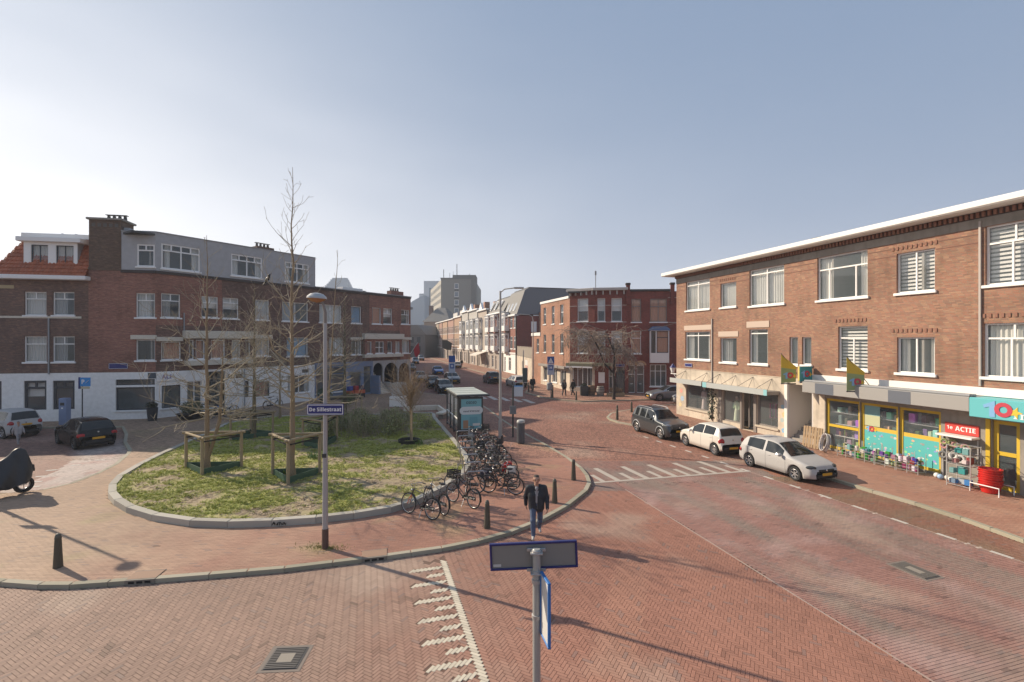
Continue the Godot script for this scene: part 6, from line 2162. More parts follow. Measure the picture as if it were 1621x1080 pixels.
func far_towers() -> void:
	var I := Transform3D()
	var oc := mt("office_concrete", C(0.27, 0.26, 0.235), 0.85)
	var o := thing("office_tower", "grey concrete office block with banded window side and roof masts", "office building", P(-33.8, 230))
	bxp(o, "block", oc, I, [0, 0, -49, 15.9, 35.2, 0])
	bxp(o, "lift_tower", mt("office_dark", C(0.17, 0.165, 0.155), 0.85), I, [5.2, 0, -14, 16.3, 37.6, -2.5])
	bxp(o, "side_slab", mt("office_dark"), I, [14.4, 0, -2.4, 16.6, 36.9, 0.4])
	bxp(o, "roof_edge", mt("office_dark"), I, [-0.2, 35.2, -49, 14.3, 35.9, 0.2])
	var sf := Transform3D(Basis(Vector3(0.262, 0, 0.965).normalized(), Vector3.UP, Vector3(-0.965, 0, 0.262).normalized()), Vector3(-13.0, 0, -48.0))
	bxp(o, "window_side", mt("office_pale", C(0.36, 0.34, 0.30), 0.85), sf, [0.0, 0.0, -6.0, 49.6, 35.0, 0.0])
	for fl in 9:
		var y := 33.0 - fl * 3.5
		bxp(o, "window_band", mt("band_dark", C(0.06, 0.062, 0.06), 0.4), sf, [1.0, y - 1.7, 0.0, 48.8, y, 0.03])
		for i in 11:
			bxp(o, "mullion", mt("office_pale"), sf, [1.8 + i * 4.5, y - 1.7, 0.03, 3.2 + i * 4.5, y, 0.08])
	for fl in 8:
		var y := 33.2 - fl * 3.9
		var w := bxp(o, "window", white(), I, [6.4, y - 2.6, 0.0, 8.4, y, 0.06])
		bxp(w, "pane", mt("far_pane", C(0.2, 0.24, 0.28), 0.2), I, [6.6, y - 2.3, 0.06, 8.2, y - 0.2, 0.08])
		bxp(o, "spandrel", mt("band_dark"), I, [6.4, y - 3.5, 0.0, 8.4, y - 2.75, 0.05])
	for q in [[0.6, 40.5, 0.28], [3.6, 38.8, 0.16], [5.3, 39.5, 0.12], [7.0, 43.0, 0.3], [13.2, 38.3, 0.25]]:
		var b := MB.new()
		b.bx(q[0], 35.9 if q[0] < 5 else 37.6, -4.0, q[0] + q[2], q[1], -4.0 + q[2])
		put(b, "mast", mt("office_dark"), o)
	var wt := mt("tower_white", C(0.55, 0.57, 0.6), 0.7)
	var t := thing("white_tower", "hazy white high-rise tower left of the grey office block", "tower", P(-76.6, 420))
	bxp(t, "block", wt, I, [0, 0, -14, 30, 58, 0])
	bxp(t, "stair_strip", mt("far_pane"), I, [4.5, 30, 0, 6.5, 52, 0.1])
	bxp(t, "low_block", wt, I, [-4.0, 0, -10, -0.05, 47, 0.5])
	for i in 16:
		bxp(t, "floor_line", mt("tower_line", C(0.33, 0.36, 0.4), 0.6), I, [-3.8, 4 + i * 2.8, 0.5, -0.3, 4.9 + i * 2.8, 0.55])
		bxp(t, "floor_line", mt("tower_line"), I, [10, 8 + i * 3.0, 0.0, 29, 9.3 + i * 3.0, 0.05])
	var c := thing("glass_tower", "hazy glass building with slanting roof line beyond the left row", "building", P(-92, 400))
	var b := MB.new()
	b.plate(PackedVector2Array([Vector2(0, 0), Vector2(19.5, 0), Vector2(19.5, 44), Vector2(16, 42.4), Vector2(10, 39), Vector2(4, 34.5), Vector2(0, 31)]), -20, 0)
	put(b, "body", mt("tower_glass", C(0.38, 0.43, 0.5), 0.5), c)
	var y := thing("stepped_tower", "hazy pale stepped tower top seen over the end house roof", "tower", P(-178, 450))
	for q in [[0, 26.5, 53.5], [1.6, 26, 55.5], [3.2, 25.4, 57.6], [4.6, 24.8, 59.6], [6.0, 24.0, 61.6], [7.4, 23.2, 63.6], [8.8, 22.4, 65.2]]:
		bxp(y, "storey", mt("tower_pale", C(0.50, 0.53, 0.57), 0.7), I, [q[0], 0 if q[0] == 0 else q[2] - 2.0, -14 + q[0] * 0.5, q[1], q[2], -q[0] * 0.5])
	for q in [[-26.5, 300, 9.0, 16.0], [-50, 330, 30.0, 12.0]]:
		var lo := thing("far_block", "hazy low block at the end of the street, %s" % ("right of the dark house" if q[0] > -40 else "farthest back"), "building", P(q[0] - 30, q[1]))
		bxp(lo, "wall", mt("far_block", C(0.3, 0.3, 0.3), 0.8), I, [0, 0, -10, q[2] + 8, q[3], 0])
		for i in 4:
			bxp(lo, "window", mt("glass_dark"), I, [1 + i * 3.0, q[3] - 5.0, 0, 2.6 + i * 3.0, q[3] - 2.5, 0.05])


# ---------------------------------------------------------------- cars
# forms: [x from nose, top height, shoulder height, width share, roof half-width share]
var FORMS := {
	"hatch": {"L": 3.98, "W": 1.68, "wb": 2.47, "fo": 0.82, "wr": 0.30, "k": [[0.0, 0.50, 0.42, 0.66], [0.05, 0.66, 0.56, 0.80], [0.18, 0.74, 0.66, 0.91], [0.5, 0.83, 0.78, 0.98], [0.95, 0.92, 0.87, 1.0], [1.08, 0.95, 0.88, 1.0], [1.85, 1.40, 0.92, 1.0], [2.1, 1.45, 0.93, 1.0], [2.7, 1.46, 0.95, 1.0], [3.3, 1.43, 0.97, 0.99], [3.62, 1.36, 1.0, 0.97], [3.86, 0.98, 0.92, 0.93], [3.95, 0.82, 0.74, 0.90], [3.98, 0.50, 0.44, 0.82]], "cowl": 1.05, "rf": 1.88, "rr": 3.60, "rb": 3.87, "tail": [0.90, 0.72, 0.12, 0.13]},
	"city": {"L": 3.6, "W": 1.6, "wb": 2.4, "fo": 0.68, "wr": 0.30, "k": [[0.0, 0.50, 0.42, 0.68], [0.05, 0.68, 0.58, 0.82], [0.16, 0.78, 0.70, 0.92], [0.42, 0.88, 0.82, 0.98], [0.78, 0.97, 0.90, 1.0], [0.9, 1.0, 0.92, 1.0], [1.6, 1.43, 0.96, 1.0], [1.85, 1.48, 0.97, 1.0], [2.4, 1.49, 1.0, 1.0], [2.95, 1.46, 1.03, 0.99], [3.25, 1.40, 1.05, 0.97], [3.46, 1.02, 0.96, 0.94], [3.55, 0.84, 0.78, 0.92], [3.6, 0.50, 0.44, 0.86]], "cowl": 0.88, "rf": 1.62, "rr": 3.23, "rb": 3.47, "tail": [0.92, 0.76, 0.10, 0.17]},
	"suv": {"L": 4.1, "W": 1.72, "wb": 2.58, "fo": 0.78, "wr": 0.345, "k": [[0.0, 0.62, 0.5, 0.72], [0.04, 0.84, 0.70, 0.84], [0.16, 0.94, 0.84, 0.93], [0.5, 1.0, 0.94, 0.99], [1.0, 1.07, 1.0, 1.0], [1.15, 1.1, 1.02, 1.0], [1.75, 1.60, 1.05, 1.0], [2.0, 1.66, 1.06, 1.0], [2.7, 1.68, 1.08, 1.0], [3.4, 1.66, 1.10, 0.99], [3.78, 1.60, 1.12, 0.98], [3.98, 1.12, 1.04, 0.95], [4.06, 0.92, 0.86, 0.93], [4.1, 0.6, 0.5, 0.86]], "cowl": 1.13, "rf": 1.78, "rr": 3.76, "rb": 3.99, "tail": [0.94, 0.90, 0.09, 0.16]},
	"wagon": {"L": 4.7, "W": 1.82, "wb": 2.7, "fo": 0.9, "wr": 0.33, "k": [[0.0, 0.5, 0.42, 0.68], [0.05, 0.68, 0.58, 0.82], [0.2, 0.76, 0.68, 0.92], [0.6, 0.86, 0.80, 0.98], [1.15, 0.96, 0.90, 1.0], [1.3, 0.98, 0.91, 1.0], [2.1, 1.40, 0.94, 1.0], [2.4, 1.45, 0.95, 1.0], [3.2, 1.47, 0.97, 1.0], [4.0, 1.45, 0.99, 0.99], [4.35, 1.40, 1.0, 0.97], [4.58, 1.0, 0.94, 0.93], [4.66, 0.84, 0.78, 0.91], [4.7, 0.5, 0.44, 0.84]], "cowl": 1.28, "rf": 2.12, "rr": 4.33, "rb": 4.59, "tail": [0.92, 0.80, 0.10, 0.12]}}


func arr_at(k: Array, x: float, c: int) -> float:
	for i in k.size() - 1:
		if x <= k[i + 1][0]:
			return lerpf(k[i][c], k[i + 1][c], clampf((x - k[i][0]) / maxf(0.001, k[i + 1][0] - k[i][0]), 0, 1))
	return k[-1][c]


func car_ring(f: Dictionary, x: float, yt: float, yb: float, ws: float) -> Array:
	var hw: float = f.W / 2 * ws
	var gf := clampf((yt - yb - 0.06) / 0.35, 0.0, 1.0)
	yb = minf(yb, yt - 0.03)
	var rw := lerpf(hw * 0.90, f.W / 2 * 0.70, gf)
	var low := 0.20
	if x < 0.3:
		low = 0.22 + (0.3 - x) * 0.12
	if x > f.L - 0.3:
		low = 0.24 + (x - f.L + 0.3) * 0.25
	for a in [f.fo, f.fo + f.wb]:
		var ra: float = f.wr + 0.055
		var dx: float = absf(x - a)
		if dx < ra:
			low = maxf(low, f.wr + sqrt(ra * ra - dx * dx))
	var y2 := maxf(0.42, low + 0.025)
	var y3 := maxf(lerpf(0.42, yb, 0.55), y2 + 0.02)
	y3 = minf(y3, yb - 0.03)
	y2 = minf(y2, y3 - 0.01)
	low = minf(low, y2 - 0.01)
	return [Vector2(hw * 0.78, low), Vector2(hw * 0.955, low), Vector2(hw * 0.995, y2), Vector2(hw, y3), Vector2(hw * 0.985, yb - 0.035), Vector2(lerpf(hw * 0.95, hw * 0.935, gf), yb), Vector2(rw + (hw * 0.93 - rw) * 0.12, lerpf(yb, yt, 0.86)), Vector2(rw * 0.93, lerpf(yb, yt, 0.965)), Vector2(rw * 0.5, yt), Vector2(0, yt + 0.012)]


func car(called: String, label: String, form: String, paint: Material, x: float, z: float, dx: float, dz: float, o := {}) -> Node3D:
	var f: Dictionary = FORMS[form]
	var at := P(x, z, ROAD + 0.004)
	var t := thing(called, label, "car", at, atan2(dz, dx), o.get("group", "cars parked along the streets"))
	var k: Array = f.k
	var xs := []
	var n := int(f.L / 0.055)
	for i in n + 1:
		xs.append(f.L * i / n)
	for q in k:
		xs.append(q[0])
	xs.sort()
	var rows := []
	var used_x := []
	for q in xs:
		if used_x.size() and q - used_x[-1] < 0.012:
			continue
		used_x.append(q)
		var yt := 0.0
		var yb := 0.0
		var ws := 0.0
		for d in [-0.06, 0.0, 0.06]:
			yt += arr_at(k, q + d, 1) / 3
			yb += arr_at(k, q + d, 2) / 3
			ws += arr_at(k, q + d, 3) / 3
		var r := car_ring(f, q, yt, yb, ws)
		var row := []
		for i in range(r.size() - 1, -1, -1):
			row.append(Vector3(f.L / 2 - q, r[i].y, r[i].x))
		for i in range(1, r.size()):
			row.append(Vector3(f.L / 2 - q, r[i].y, -r[i].x))
		# from one sill over the roof to the other
		var seq := []
		for i in r.size():
			seq.append(Vector3(f.L / 2 - q, r[i].y, -r[i].x))
		for i in range(r.size() - 2, -1, -1):
			seq.append(Vector3(f.L / 2 - q, r[i].y, r[i].x))
		rows.append(seq)
	var body_b := MB.new()
	var side := MB.new()
	var wind := MB.new()
	var rear := MB.new()
	var pil: Array = o.get("pillars", [0.5])
	var gx0: float = f.cowl + 0.38
	var gx1: float = f.rr - 0.12
	skin(rows, [body_b, side, wind, rear], func(i, j):
		var xm: float = (used_x[i] + used_x[i + 1]) / 2
		var jj: int = j if j < 9 else 17 - j
		if jj == 5 and xm > gx0 and xm < gx1:
			var u := (xm - gx0) / (gx1 - gx0)
			for p in pil:
				if absf(u - p) < 0.028:
					return 0
			if xm > gx1 - 0.06:
				return 0
			return 1
		if jj >= 7 and xm > f.cowl + 0.04 and xm < f.rf - 0.03:
			return 2
		if jj >= 7 and xm > f.rr + 0.01 and xm < f.rb - 0.01:
			return 3
		return 0)
	put(body_b, "body", paint, t)
	var gl := mt("car_glass", C(0.018, 0.022, 0.025), 0.04, {"metallic_specular": 0.5})
	put(side, "side_window", gl, t)
	put(wind, "windscreen", gl, t)
	put(rear, "rear_window", gl, t)
	var dk := mt("car_plastic", C(0.02, 0.02, 0.021), 0.6)
	var b := MB.new()
	b.bx(-f.L / 2 + 0.12, 0.2, -f.W / 2 * 0.76, f.L / 2 - 0.12, 0.45, f.W / 2 * 0.76)
	put(b, "underbody", dk, t)
	# wheels
	for a in [f.fo, f.fo + f.wb]:
		for s in [-1.0, 1.0]:
			b = MB.new()
			b.t = Transform3D(Basis(Vector3.RIGHT, PI / 2 * s), Vector3(f.L / 2 - a, f.wr, s * (f.W / 2 - 0.115)))
			var r: float = f.wr
			b.lathe([Vector2(r * 0.62, -0.1), Vector2(r * 0.93, -0.1), Vector2(r, -0.07), Vector2(r, 0.07), Vector2(r * 0.93, 0.1), Vector2(r * 0.66, 0.098)], 28)
			var w := put(b, "wheel", mt("tyre", C(0.022, 0.022, 0.022), 0.85), t)
			b = MB.new()
			b.t = Transform3D(Basis(Vector3.RIGHT, PI / 2 * s), Vector3(f.L / 2 - a, f.wr, s * (f.W / 2 - 0.115)))
			b.lathe([Vector2(r * 0.66, 0.097), Vector2(r * 0.6, 0.085), Vector2(r * 0.58, 0.02), Vector2(0, 0.0)], 28)
			put(b, "wheel_well", dk, w)
			b = MB.new()
			b.t = Transform3D(Basis(Vector3.RIGHT, PI / 2 * s), Vector3(f.L / 2 - a, f.wr, s * (f.W / 2 - 0.115)))
			b.lathe([Vector2(r * 0.67, 0.09), Vector2(r * 0.62, 0.1), Vector2(r * 0.57, 0.075)], 28)
			b.lathe([Vector2(r * 0.16, 0.06), Vector2(r * 0.14, 0.085), Vector2(0, 0.09)], 12)
			var sp: int = o.get("spokes", 5)
			for i in sp:
				var an := TAU * i / sp + 0.3
				b.bar(Vector3(cos(an) * r * 0.1, 0.07, sin(an) * r * 0.1), Vector3(cos(an) * r * 0.6, 0.08, sin(an) * r * 0.6), r * (0.9 / sp), 0.02)
			put(b, "rim", o.get("rim", mt("rim_alloy", C(0.45, 0.45, 0.46), 0.35, {"metallic": 0.7})), w)
			if o.has("trim"):
				b = MB.new()
				for i in 12:
					var p := PI * (i + 0.15) / 12.3
					var q := PI * (i + 1.15) / 12.3
					var r0 := r + 0.05
					var r1 := r + 0.115
					var zz: float = s * (f.W / 2 + 0.012)
					var c := Vector3(f.L / 2 - a, r, 0)
					b.quad(c + Vector3(cos(p) * r0, sin(p) * r0, zz), c + Vector3(cos(p) * r1, sin(p) * r1, zz - s * 0.015), c + Vector3(cos(q) * r1, sin(q) * r1, zz - s * 0.015), c + Vector3(cos(q) * r0, sin(q) * r0, zz))
					b.quad(c + Vector3(cos(p) * r0, sin(p) * r0, zz), c + Vector3(cos(q) * r0, sin(q) * r0, zz), c + Vector3(cos(q) * r0, sin(q) * r0, zz - s * 0.12), c + Vector3(cos(p) * r0, sin(p) * r0, zz - s * 0.12))
				put(b, "wheel_arch_trim", o["trim"], t)
	# shut lines, handles
	var lines: Array = o.get("lines", [f.cowl + 0.22, f.cowl + 0.22 + (gx1 - f.cowl - 0.2) * 0.47, gx1 - 0.12])
	for q in lines:
		b = MB.new()
		for s in [-1.0, 1.0]:
			var r := car_ring(f, q, arr_at(k, q, 1), arr_at(k, q, 2), arr_at(k, q, 3))
			for i in range(1, 5):
				var a0 := Vector3(f.L / 2 - q, r[i].y, s * (r[i].x + 0.002))
				var a1 := Vector3(f.L / 2 - q, r[i + 1].y, s * (r[i + 1].x + 0.002))
				b.quad(a0 - Vector3(0.005, 0, 0), a0 + Vector3(0.005, 0, 0), a1 + Vector3(0.005, 0, 0), a1 - Vector3(0.005, 0, 0))
		put(b, "door_line", dk, t).set_meta("kind", "stuff")
	for i in 2:
		for s in [-1.0, 1.0]:
			b = MB.new()
			var q: float = lines[i + 1] - 0.18
			b.box(Vector3(f.L / 2 - q, arr_at(k, q, 2) - 0.13, s * (f.W / 2 * 0.995)), Vector3(0.17, 0.03, 0.035), 0.01)
			put(b, "door_handle", o.get("handle", paint), t)
	for s in [-1.0, 1.0]:
		b = MB.new()
		var mx: float = f.cowl + 0.42
		b.ball(Vector3(f.L / 2 - mx, arr_at(k, mx, 2) + 0.05, s * (f.W / 2 + 0.08)), Vector3(0.075, 0.07, 0.11), 6)
		put(b, "mirror", o.get("mirror", paint), t)
		b = MB.new()
		var hy: float = arr_at(k, 0.16, 1) - 0.045
		b.t = Transform3D(Basis(Vector3.UP, -s * 0.62) * Basis(Vector3.BACK, -0.18), Vector3(f.L / 2 - 0.2, hy, s * f.W / 2 * 0.75))
		b.ball(Vector3.ZERO, Vector3(0.10, 0.075, 0.2), 8)
		put(b, "headlight", o.get("lamp", mt("headlight_lens", C(0.30, 0.32, 0.34), 0.08, {"metallic": 0.6})), t)
		b = MB.new()
		var tl: Array = f.tail
		b.t = Transform3D(Basis(Vector3.UP, s * 0.5), Vector3(-f.L / 2 + 0.13, tl[1], s * f.W / 2 * 0.80))
		b.ball(Vector3.ZERO, Vector3(0.10, tl[3], tl[2] + 0.06), 8)
		put(b, "tail_light", mt("tail_red", C(0.35, 0.01, 0.012), 0.15), t)
		b = MB.new()
		b.box(Vector3(f.L / 2 - 0.12, 0.36, s * f.W / 2 * 0.68), Vector3(0.1, 0.07, 0.14), 0.02)
		put(b, "fog_light", mt("lamp_glass", C(0.4, 0.4, 0.4), 0.1), t)
	b = MB.new()
	b.box(Vector3(f.L / 2 - 0.045, arr_at(k, 0.05, 1) - 0.09, 0), Vector3(0.1, 0.085, f.W * 0.5), 0.02)
	put(b, "grille", dk, t)
	b = MB.new()
	b.box(Vector3(f.L / 2 - 0.045, 0.34, 0), Vector3(0.12, 0.13, f.W * 0.62), 0.03)
	put(b, "lower_grille", dk, t)
	b = MB.new()
	b.box(Vector3(-f.L / 2 + 0.045, 0.38, 0), Vector3(0.12, 0.16, f.W * o.get("rear_dark", 0.66)), 0.03)
	put(b, "rear_bumper_insert", dk, t)
	for s in [-1.0, 1.0]:
		b = MB.new()
		var py: float = o.get("plate_rear", 0.46) if s < 0 else o.get("plate_front", 0.42)
		b.box(Vector3(s * (f.L / 2 + 0.022), py, 0), Vector3(0.012, 0.11, 0.52), 0.004)
		put(b, "number_plate", mt("plate_yellow", C(0.62, 0.33, 0.02), 0.4), t)
	b = MB.new()
	b.ball(Vector3(f.L / 2 - 0.0, arr_at(k, 0.05, 1) - 0.085, 0), Vector3(0.02, 0.05, 0.05), 6)
	b.ball(Vector3(-f.L / 2 + 0.05, arr_at(k, f.L - 0.06, 1) - 0.03, 0), Vector3(0.02, 0.045, 0.045), 6)
	put(b, "badge", mt("chrome", C(0.6, 0.6, 0.6), 0.2, {"metallic": 0.9}), t).set_meta("kind", "stuff")
	if o.get("rails", false):
		for s in [-1.0, 1.0]:
			b = MB.new()
			var ps := []
			for q in [f.rf + 0.15, f.rf + 0.3, (f.rf + f.rr) / 2, f.rr - 0.3, f.rr - 0.1]:
				ps.append(Vector3(f.L / 2 - q, arr_at(k, q, 1) + (0.035 if q > f.rf + 0.2 and q < f.rr - 0.2 else -0.01), s * f.W / 2 * 0.655))
			b.tube(ps, 0.018, 6)
			put(b, "roof_rail", o.get("trim", dk), t)
	for i in 2:
		b = MB.new()
		var q: float = f.cowl + 0.05
		b.bar(Vector3(f.L / 2 - q - 0.02, arr_at(k, q, 1) + 0.012, -0.55 + i * 0.55), Vector3(f.L / 2 - q - 0.14, arr_at(k, q + 0.14, 1) + 0.02, -0.1 + i * 0.55), 0.016, 0.016)
		put(b, "wiper", dk, t)
	t.scale = Vector3.ONE * o.get("scale", 1.0)
	return t


func paint(key: String, c: Color, metal := 0.0) -> Material:
	return mt(key, c, 0.35, {"metallic": metal, "clearcoat_enabled": true, "clearcoat": 0.8, "clearcoat_roughness": 0.05})


func cars() -> void:
	var w1 := paint("paint_white", C(0.70, 0.69, 0.66))
	var w2 := paint("paint_cream_white", C(0.66, 0.63, 0.57))
	var bk := mt("paint_black", C(0.004, 0.0042, 0.005), 0.25, {"metallic_specular": 0.35, "clearcoat_enabled": true, "clearcoat": 0.35, "clearcoat_roughness": 0.05})
	var gm := paint("paint_gunmetal", C(0.055, 0.062, 0.07), 0.5)
	var sv := paint("paint_silver", C(0.30, 0.32, 0.35), 0.6)
	var bl := paint("paint_blue", C(0.02, 0.12, 0.42))
	var silver_trim := mt("trim_silver", C(0.33, 0.35, 0.38), 0.4, {"metallic": 0.5})
	var G := "cars parked before the shops on the right"
	car("parked_car", "white hatchback nearest the camera, facing it, right kerb before the shops", "hatch", w1, 12.32, 21.75, 0.314, -0.949, {"group": G, "lamp": mt("headlight_dark", C(0.05, 0.055, 0.06), 0.08), "spokes": 6})
	car("parked_car", "creamy white small hatchback seen from behind, middle of the three before the shops", "city", w2, 10.82, 26.4, -0.275, 0.961, {"group": G, "spokes": 9, "plate_rear": 0.42, "rear_dark": 0.7})
	car("parked_car", "dark gunmetal off-roader with silver wheel arches and roof rails, farthest before the shops", "suv", gm, 9.3, 30.5, 0.300, -0.954, {"group": G, "trim": silver_trim, "rails": true, "mirror": mt("car_plastic", C(0.02, 0.02, 0.021), 0.6), "pillars": [0.42, 0.76], "plate_front": 0.55})
	car("parked_car", "glossy black hatchback with orange plate parked left in the shade, seen from behind", "hatch", bk, -24.5, 27.7, -0.84, 0.54, {"scale": 1.08, "group": "cars parked on the left", "spokes": 8, "rim": mt("rim_dark", C(0.12, 0.12, 0.12), 0.3, {"metallic": 0.8}), "plate_rear": 0.55})
	car("parked_car", "white off-roader at the left edge, in front of the tiled house", "suv", w1, -31.6, 30.3, -0.93, 0.36, {"group": "cars parked on the left", "plate_rear": 0.82})
	car("parked_car", "silver estate car facing left in the side street by the arched doors", "wagon", sv, 15.9, 48.6, -0.99, -0.12, {"group": "cars in the side street"})
	car("parked_car", "white car half hidden behind the corner of the brick flats", "hatch", w1, 17.1, 45.3, -0.97, 0.2, {"group": "cars in the side street"})
	var S := "cars along the far street"
	car("street_car", "black car facing the camera just beyond the bus shelter roof", "wagon", bk, -7.9, 56.0, 0.2828, -0.9592, {"group": S})
	car("street_car", "black car half hidden behind the first black car, left", "hatch", bk, -10.0, 61.6, 0.2828, -0.9592, {"group": S})
	car("street_car", "black car facing the camera behind the blue hospital sign", "wagon", gm, -8.5, 68.5, 0.2828, -0.9592, {"group": S})
	car("street_car", "white car at the left kerb of the far street", "city", w1, -13.4, 70.5, 0.2828, -0.9592, {"group": S})
	car("street_car", "bright blue car driving towards the camera in the far street", "hatch", bl, -13.2, 86.0, 0.2828, -0.9592, {"group": S})
	car("street_car", "white car seen from behind, far along the right kerb", "hatch", w2, -12.2, 106.0, -0.2828, 0.9592, {"group": S})
	car("street_car", "dark off-roader seen from behind left of the tall pole", "suv", gm, -2.9, 68.0, -0.2828, 0.9592, {"group": S, "plate_rear": 0.9})
	car("street_car", "silver white estate seen from behind right of the tall pole", "wagon", w1, 0.55, 62.9, -0.2828, 0.9592, {"group": S, "plate_rear": 0.62})
	car("street_car", "grey van-like car far along the left kerb, nearest of two", "suv", sv, -25.0, 125.0, 0.2828, -0.9592, {"group": S})
	car("street_car", "silver car farthest away down the street", "suv", sv, -27.5, 146.0, 0.2828, -0.9592, {"group": S})
	car("street_car", "dark car at the left kerb behind the white car, deep in the street", "hatch", bk, -20.0, 96.0, 0.2828, -0.9592, {"group": S})
	covered_bike()


# motorbike under a dark cover
func covered_bike() -> void:
	var t := thing("covered_motorbike", "motorbike under a dark grey cover, standing at the left edge", "motorbike", P(-19.05, 17.75, 0.0), deg_to_rad(62))
	var b := MB.new()
	var rows := []
	var prof := [[-1.1, 0.55, 0.85, 0.10], [-0.95, 0.50, 1.0, 0.22], [-0.6, 0.42, 1.2, 0.27], [-0.2, 0.36, 1.22, 0.30], [0.2, 0.36, 1.35, 0.36], [0.5, 0.42, 1.66, 0.42], [0.72, 0.5, 1.74, 0.40], [0.86, 0.56, 1.70, 0.33], [0.98, 0.66, 1.3, 0.24], [1.06, 0.8, 1.0, 0.06]]
	for i in 46:
		var x := lerpf(-1.1, 1.12, i / 45.0)
		var lo := arr_at(prof, x, 1)
		var hi := arr_at(prof, x, 2)
		var w := arr_at(prof, x, 3)
		var row := []
		for j in 25:
			var a := lerpf(-0.15, PI + 0.15, j / 24.0)
			var fold := 1.0 + 0.16 * sin(x * 8.0 + a * 2.5) * (1.0 - absf(sin(a)) * 0.7) + 0.08 * absf(sin(x * 15.0 - a * 3.0))
			var s := sin(a)
			var y := lo + (hi - lo) * (0.82 * pow(absf(s), 0.9) + 0.18 * pow(absf(s), 5.0)) if s > 0 else lo + s * 0.3
			row.append(Vector3(x, y + 0.03 * sin(x * 13 + a * 4), -signf(cos(a)) * pow(absf(cos(a)), 0.8) * w * fold * (1.1 - 0.45 * pow(maxf(s, 0.0), 2.0))))
		rows.append(row)
	skin(rows, [b], func(_i, _j): return 0)
	put(b, "cover", mt("cover_cloth", C(0.026, 0.027, 0.031), 0.5), t)
	for x in [-0.78, 0.82]:
		b = MB.new()
		b.ring(Vector3(x, 0.31, 0), Vector3(0, 0, 1), 0.25, 0.06, 24, 8)
		var w := put(b, "wheel", mt("tyre"), t)
		b = MB.new()
		b.ring(Vector3(x, 0.31, 0), Vector3(0, 0, 1), 0.17, 0.025, 20, 6)
		b.bar(Vector3(x - 0.16, 0.31, 0), Vector3(x + 0.16, 0.31, 0), 0.03, 0.02)
		b.bar(Vector3(x, 0.15, 0), Vector3(x, 0.47, 0), 0.03, 0.02)
		put(b, "rim", mt("rim_alloy"), w)
	b = MB.new()
	b.tube([Vector3(-0.3, 0.0, 0.32), Vector3(-0.1, 0.35, 0.1)], 0.02, 6)
	put(b, "side_stand", mt("car_plastic"), t)


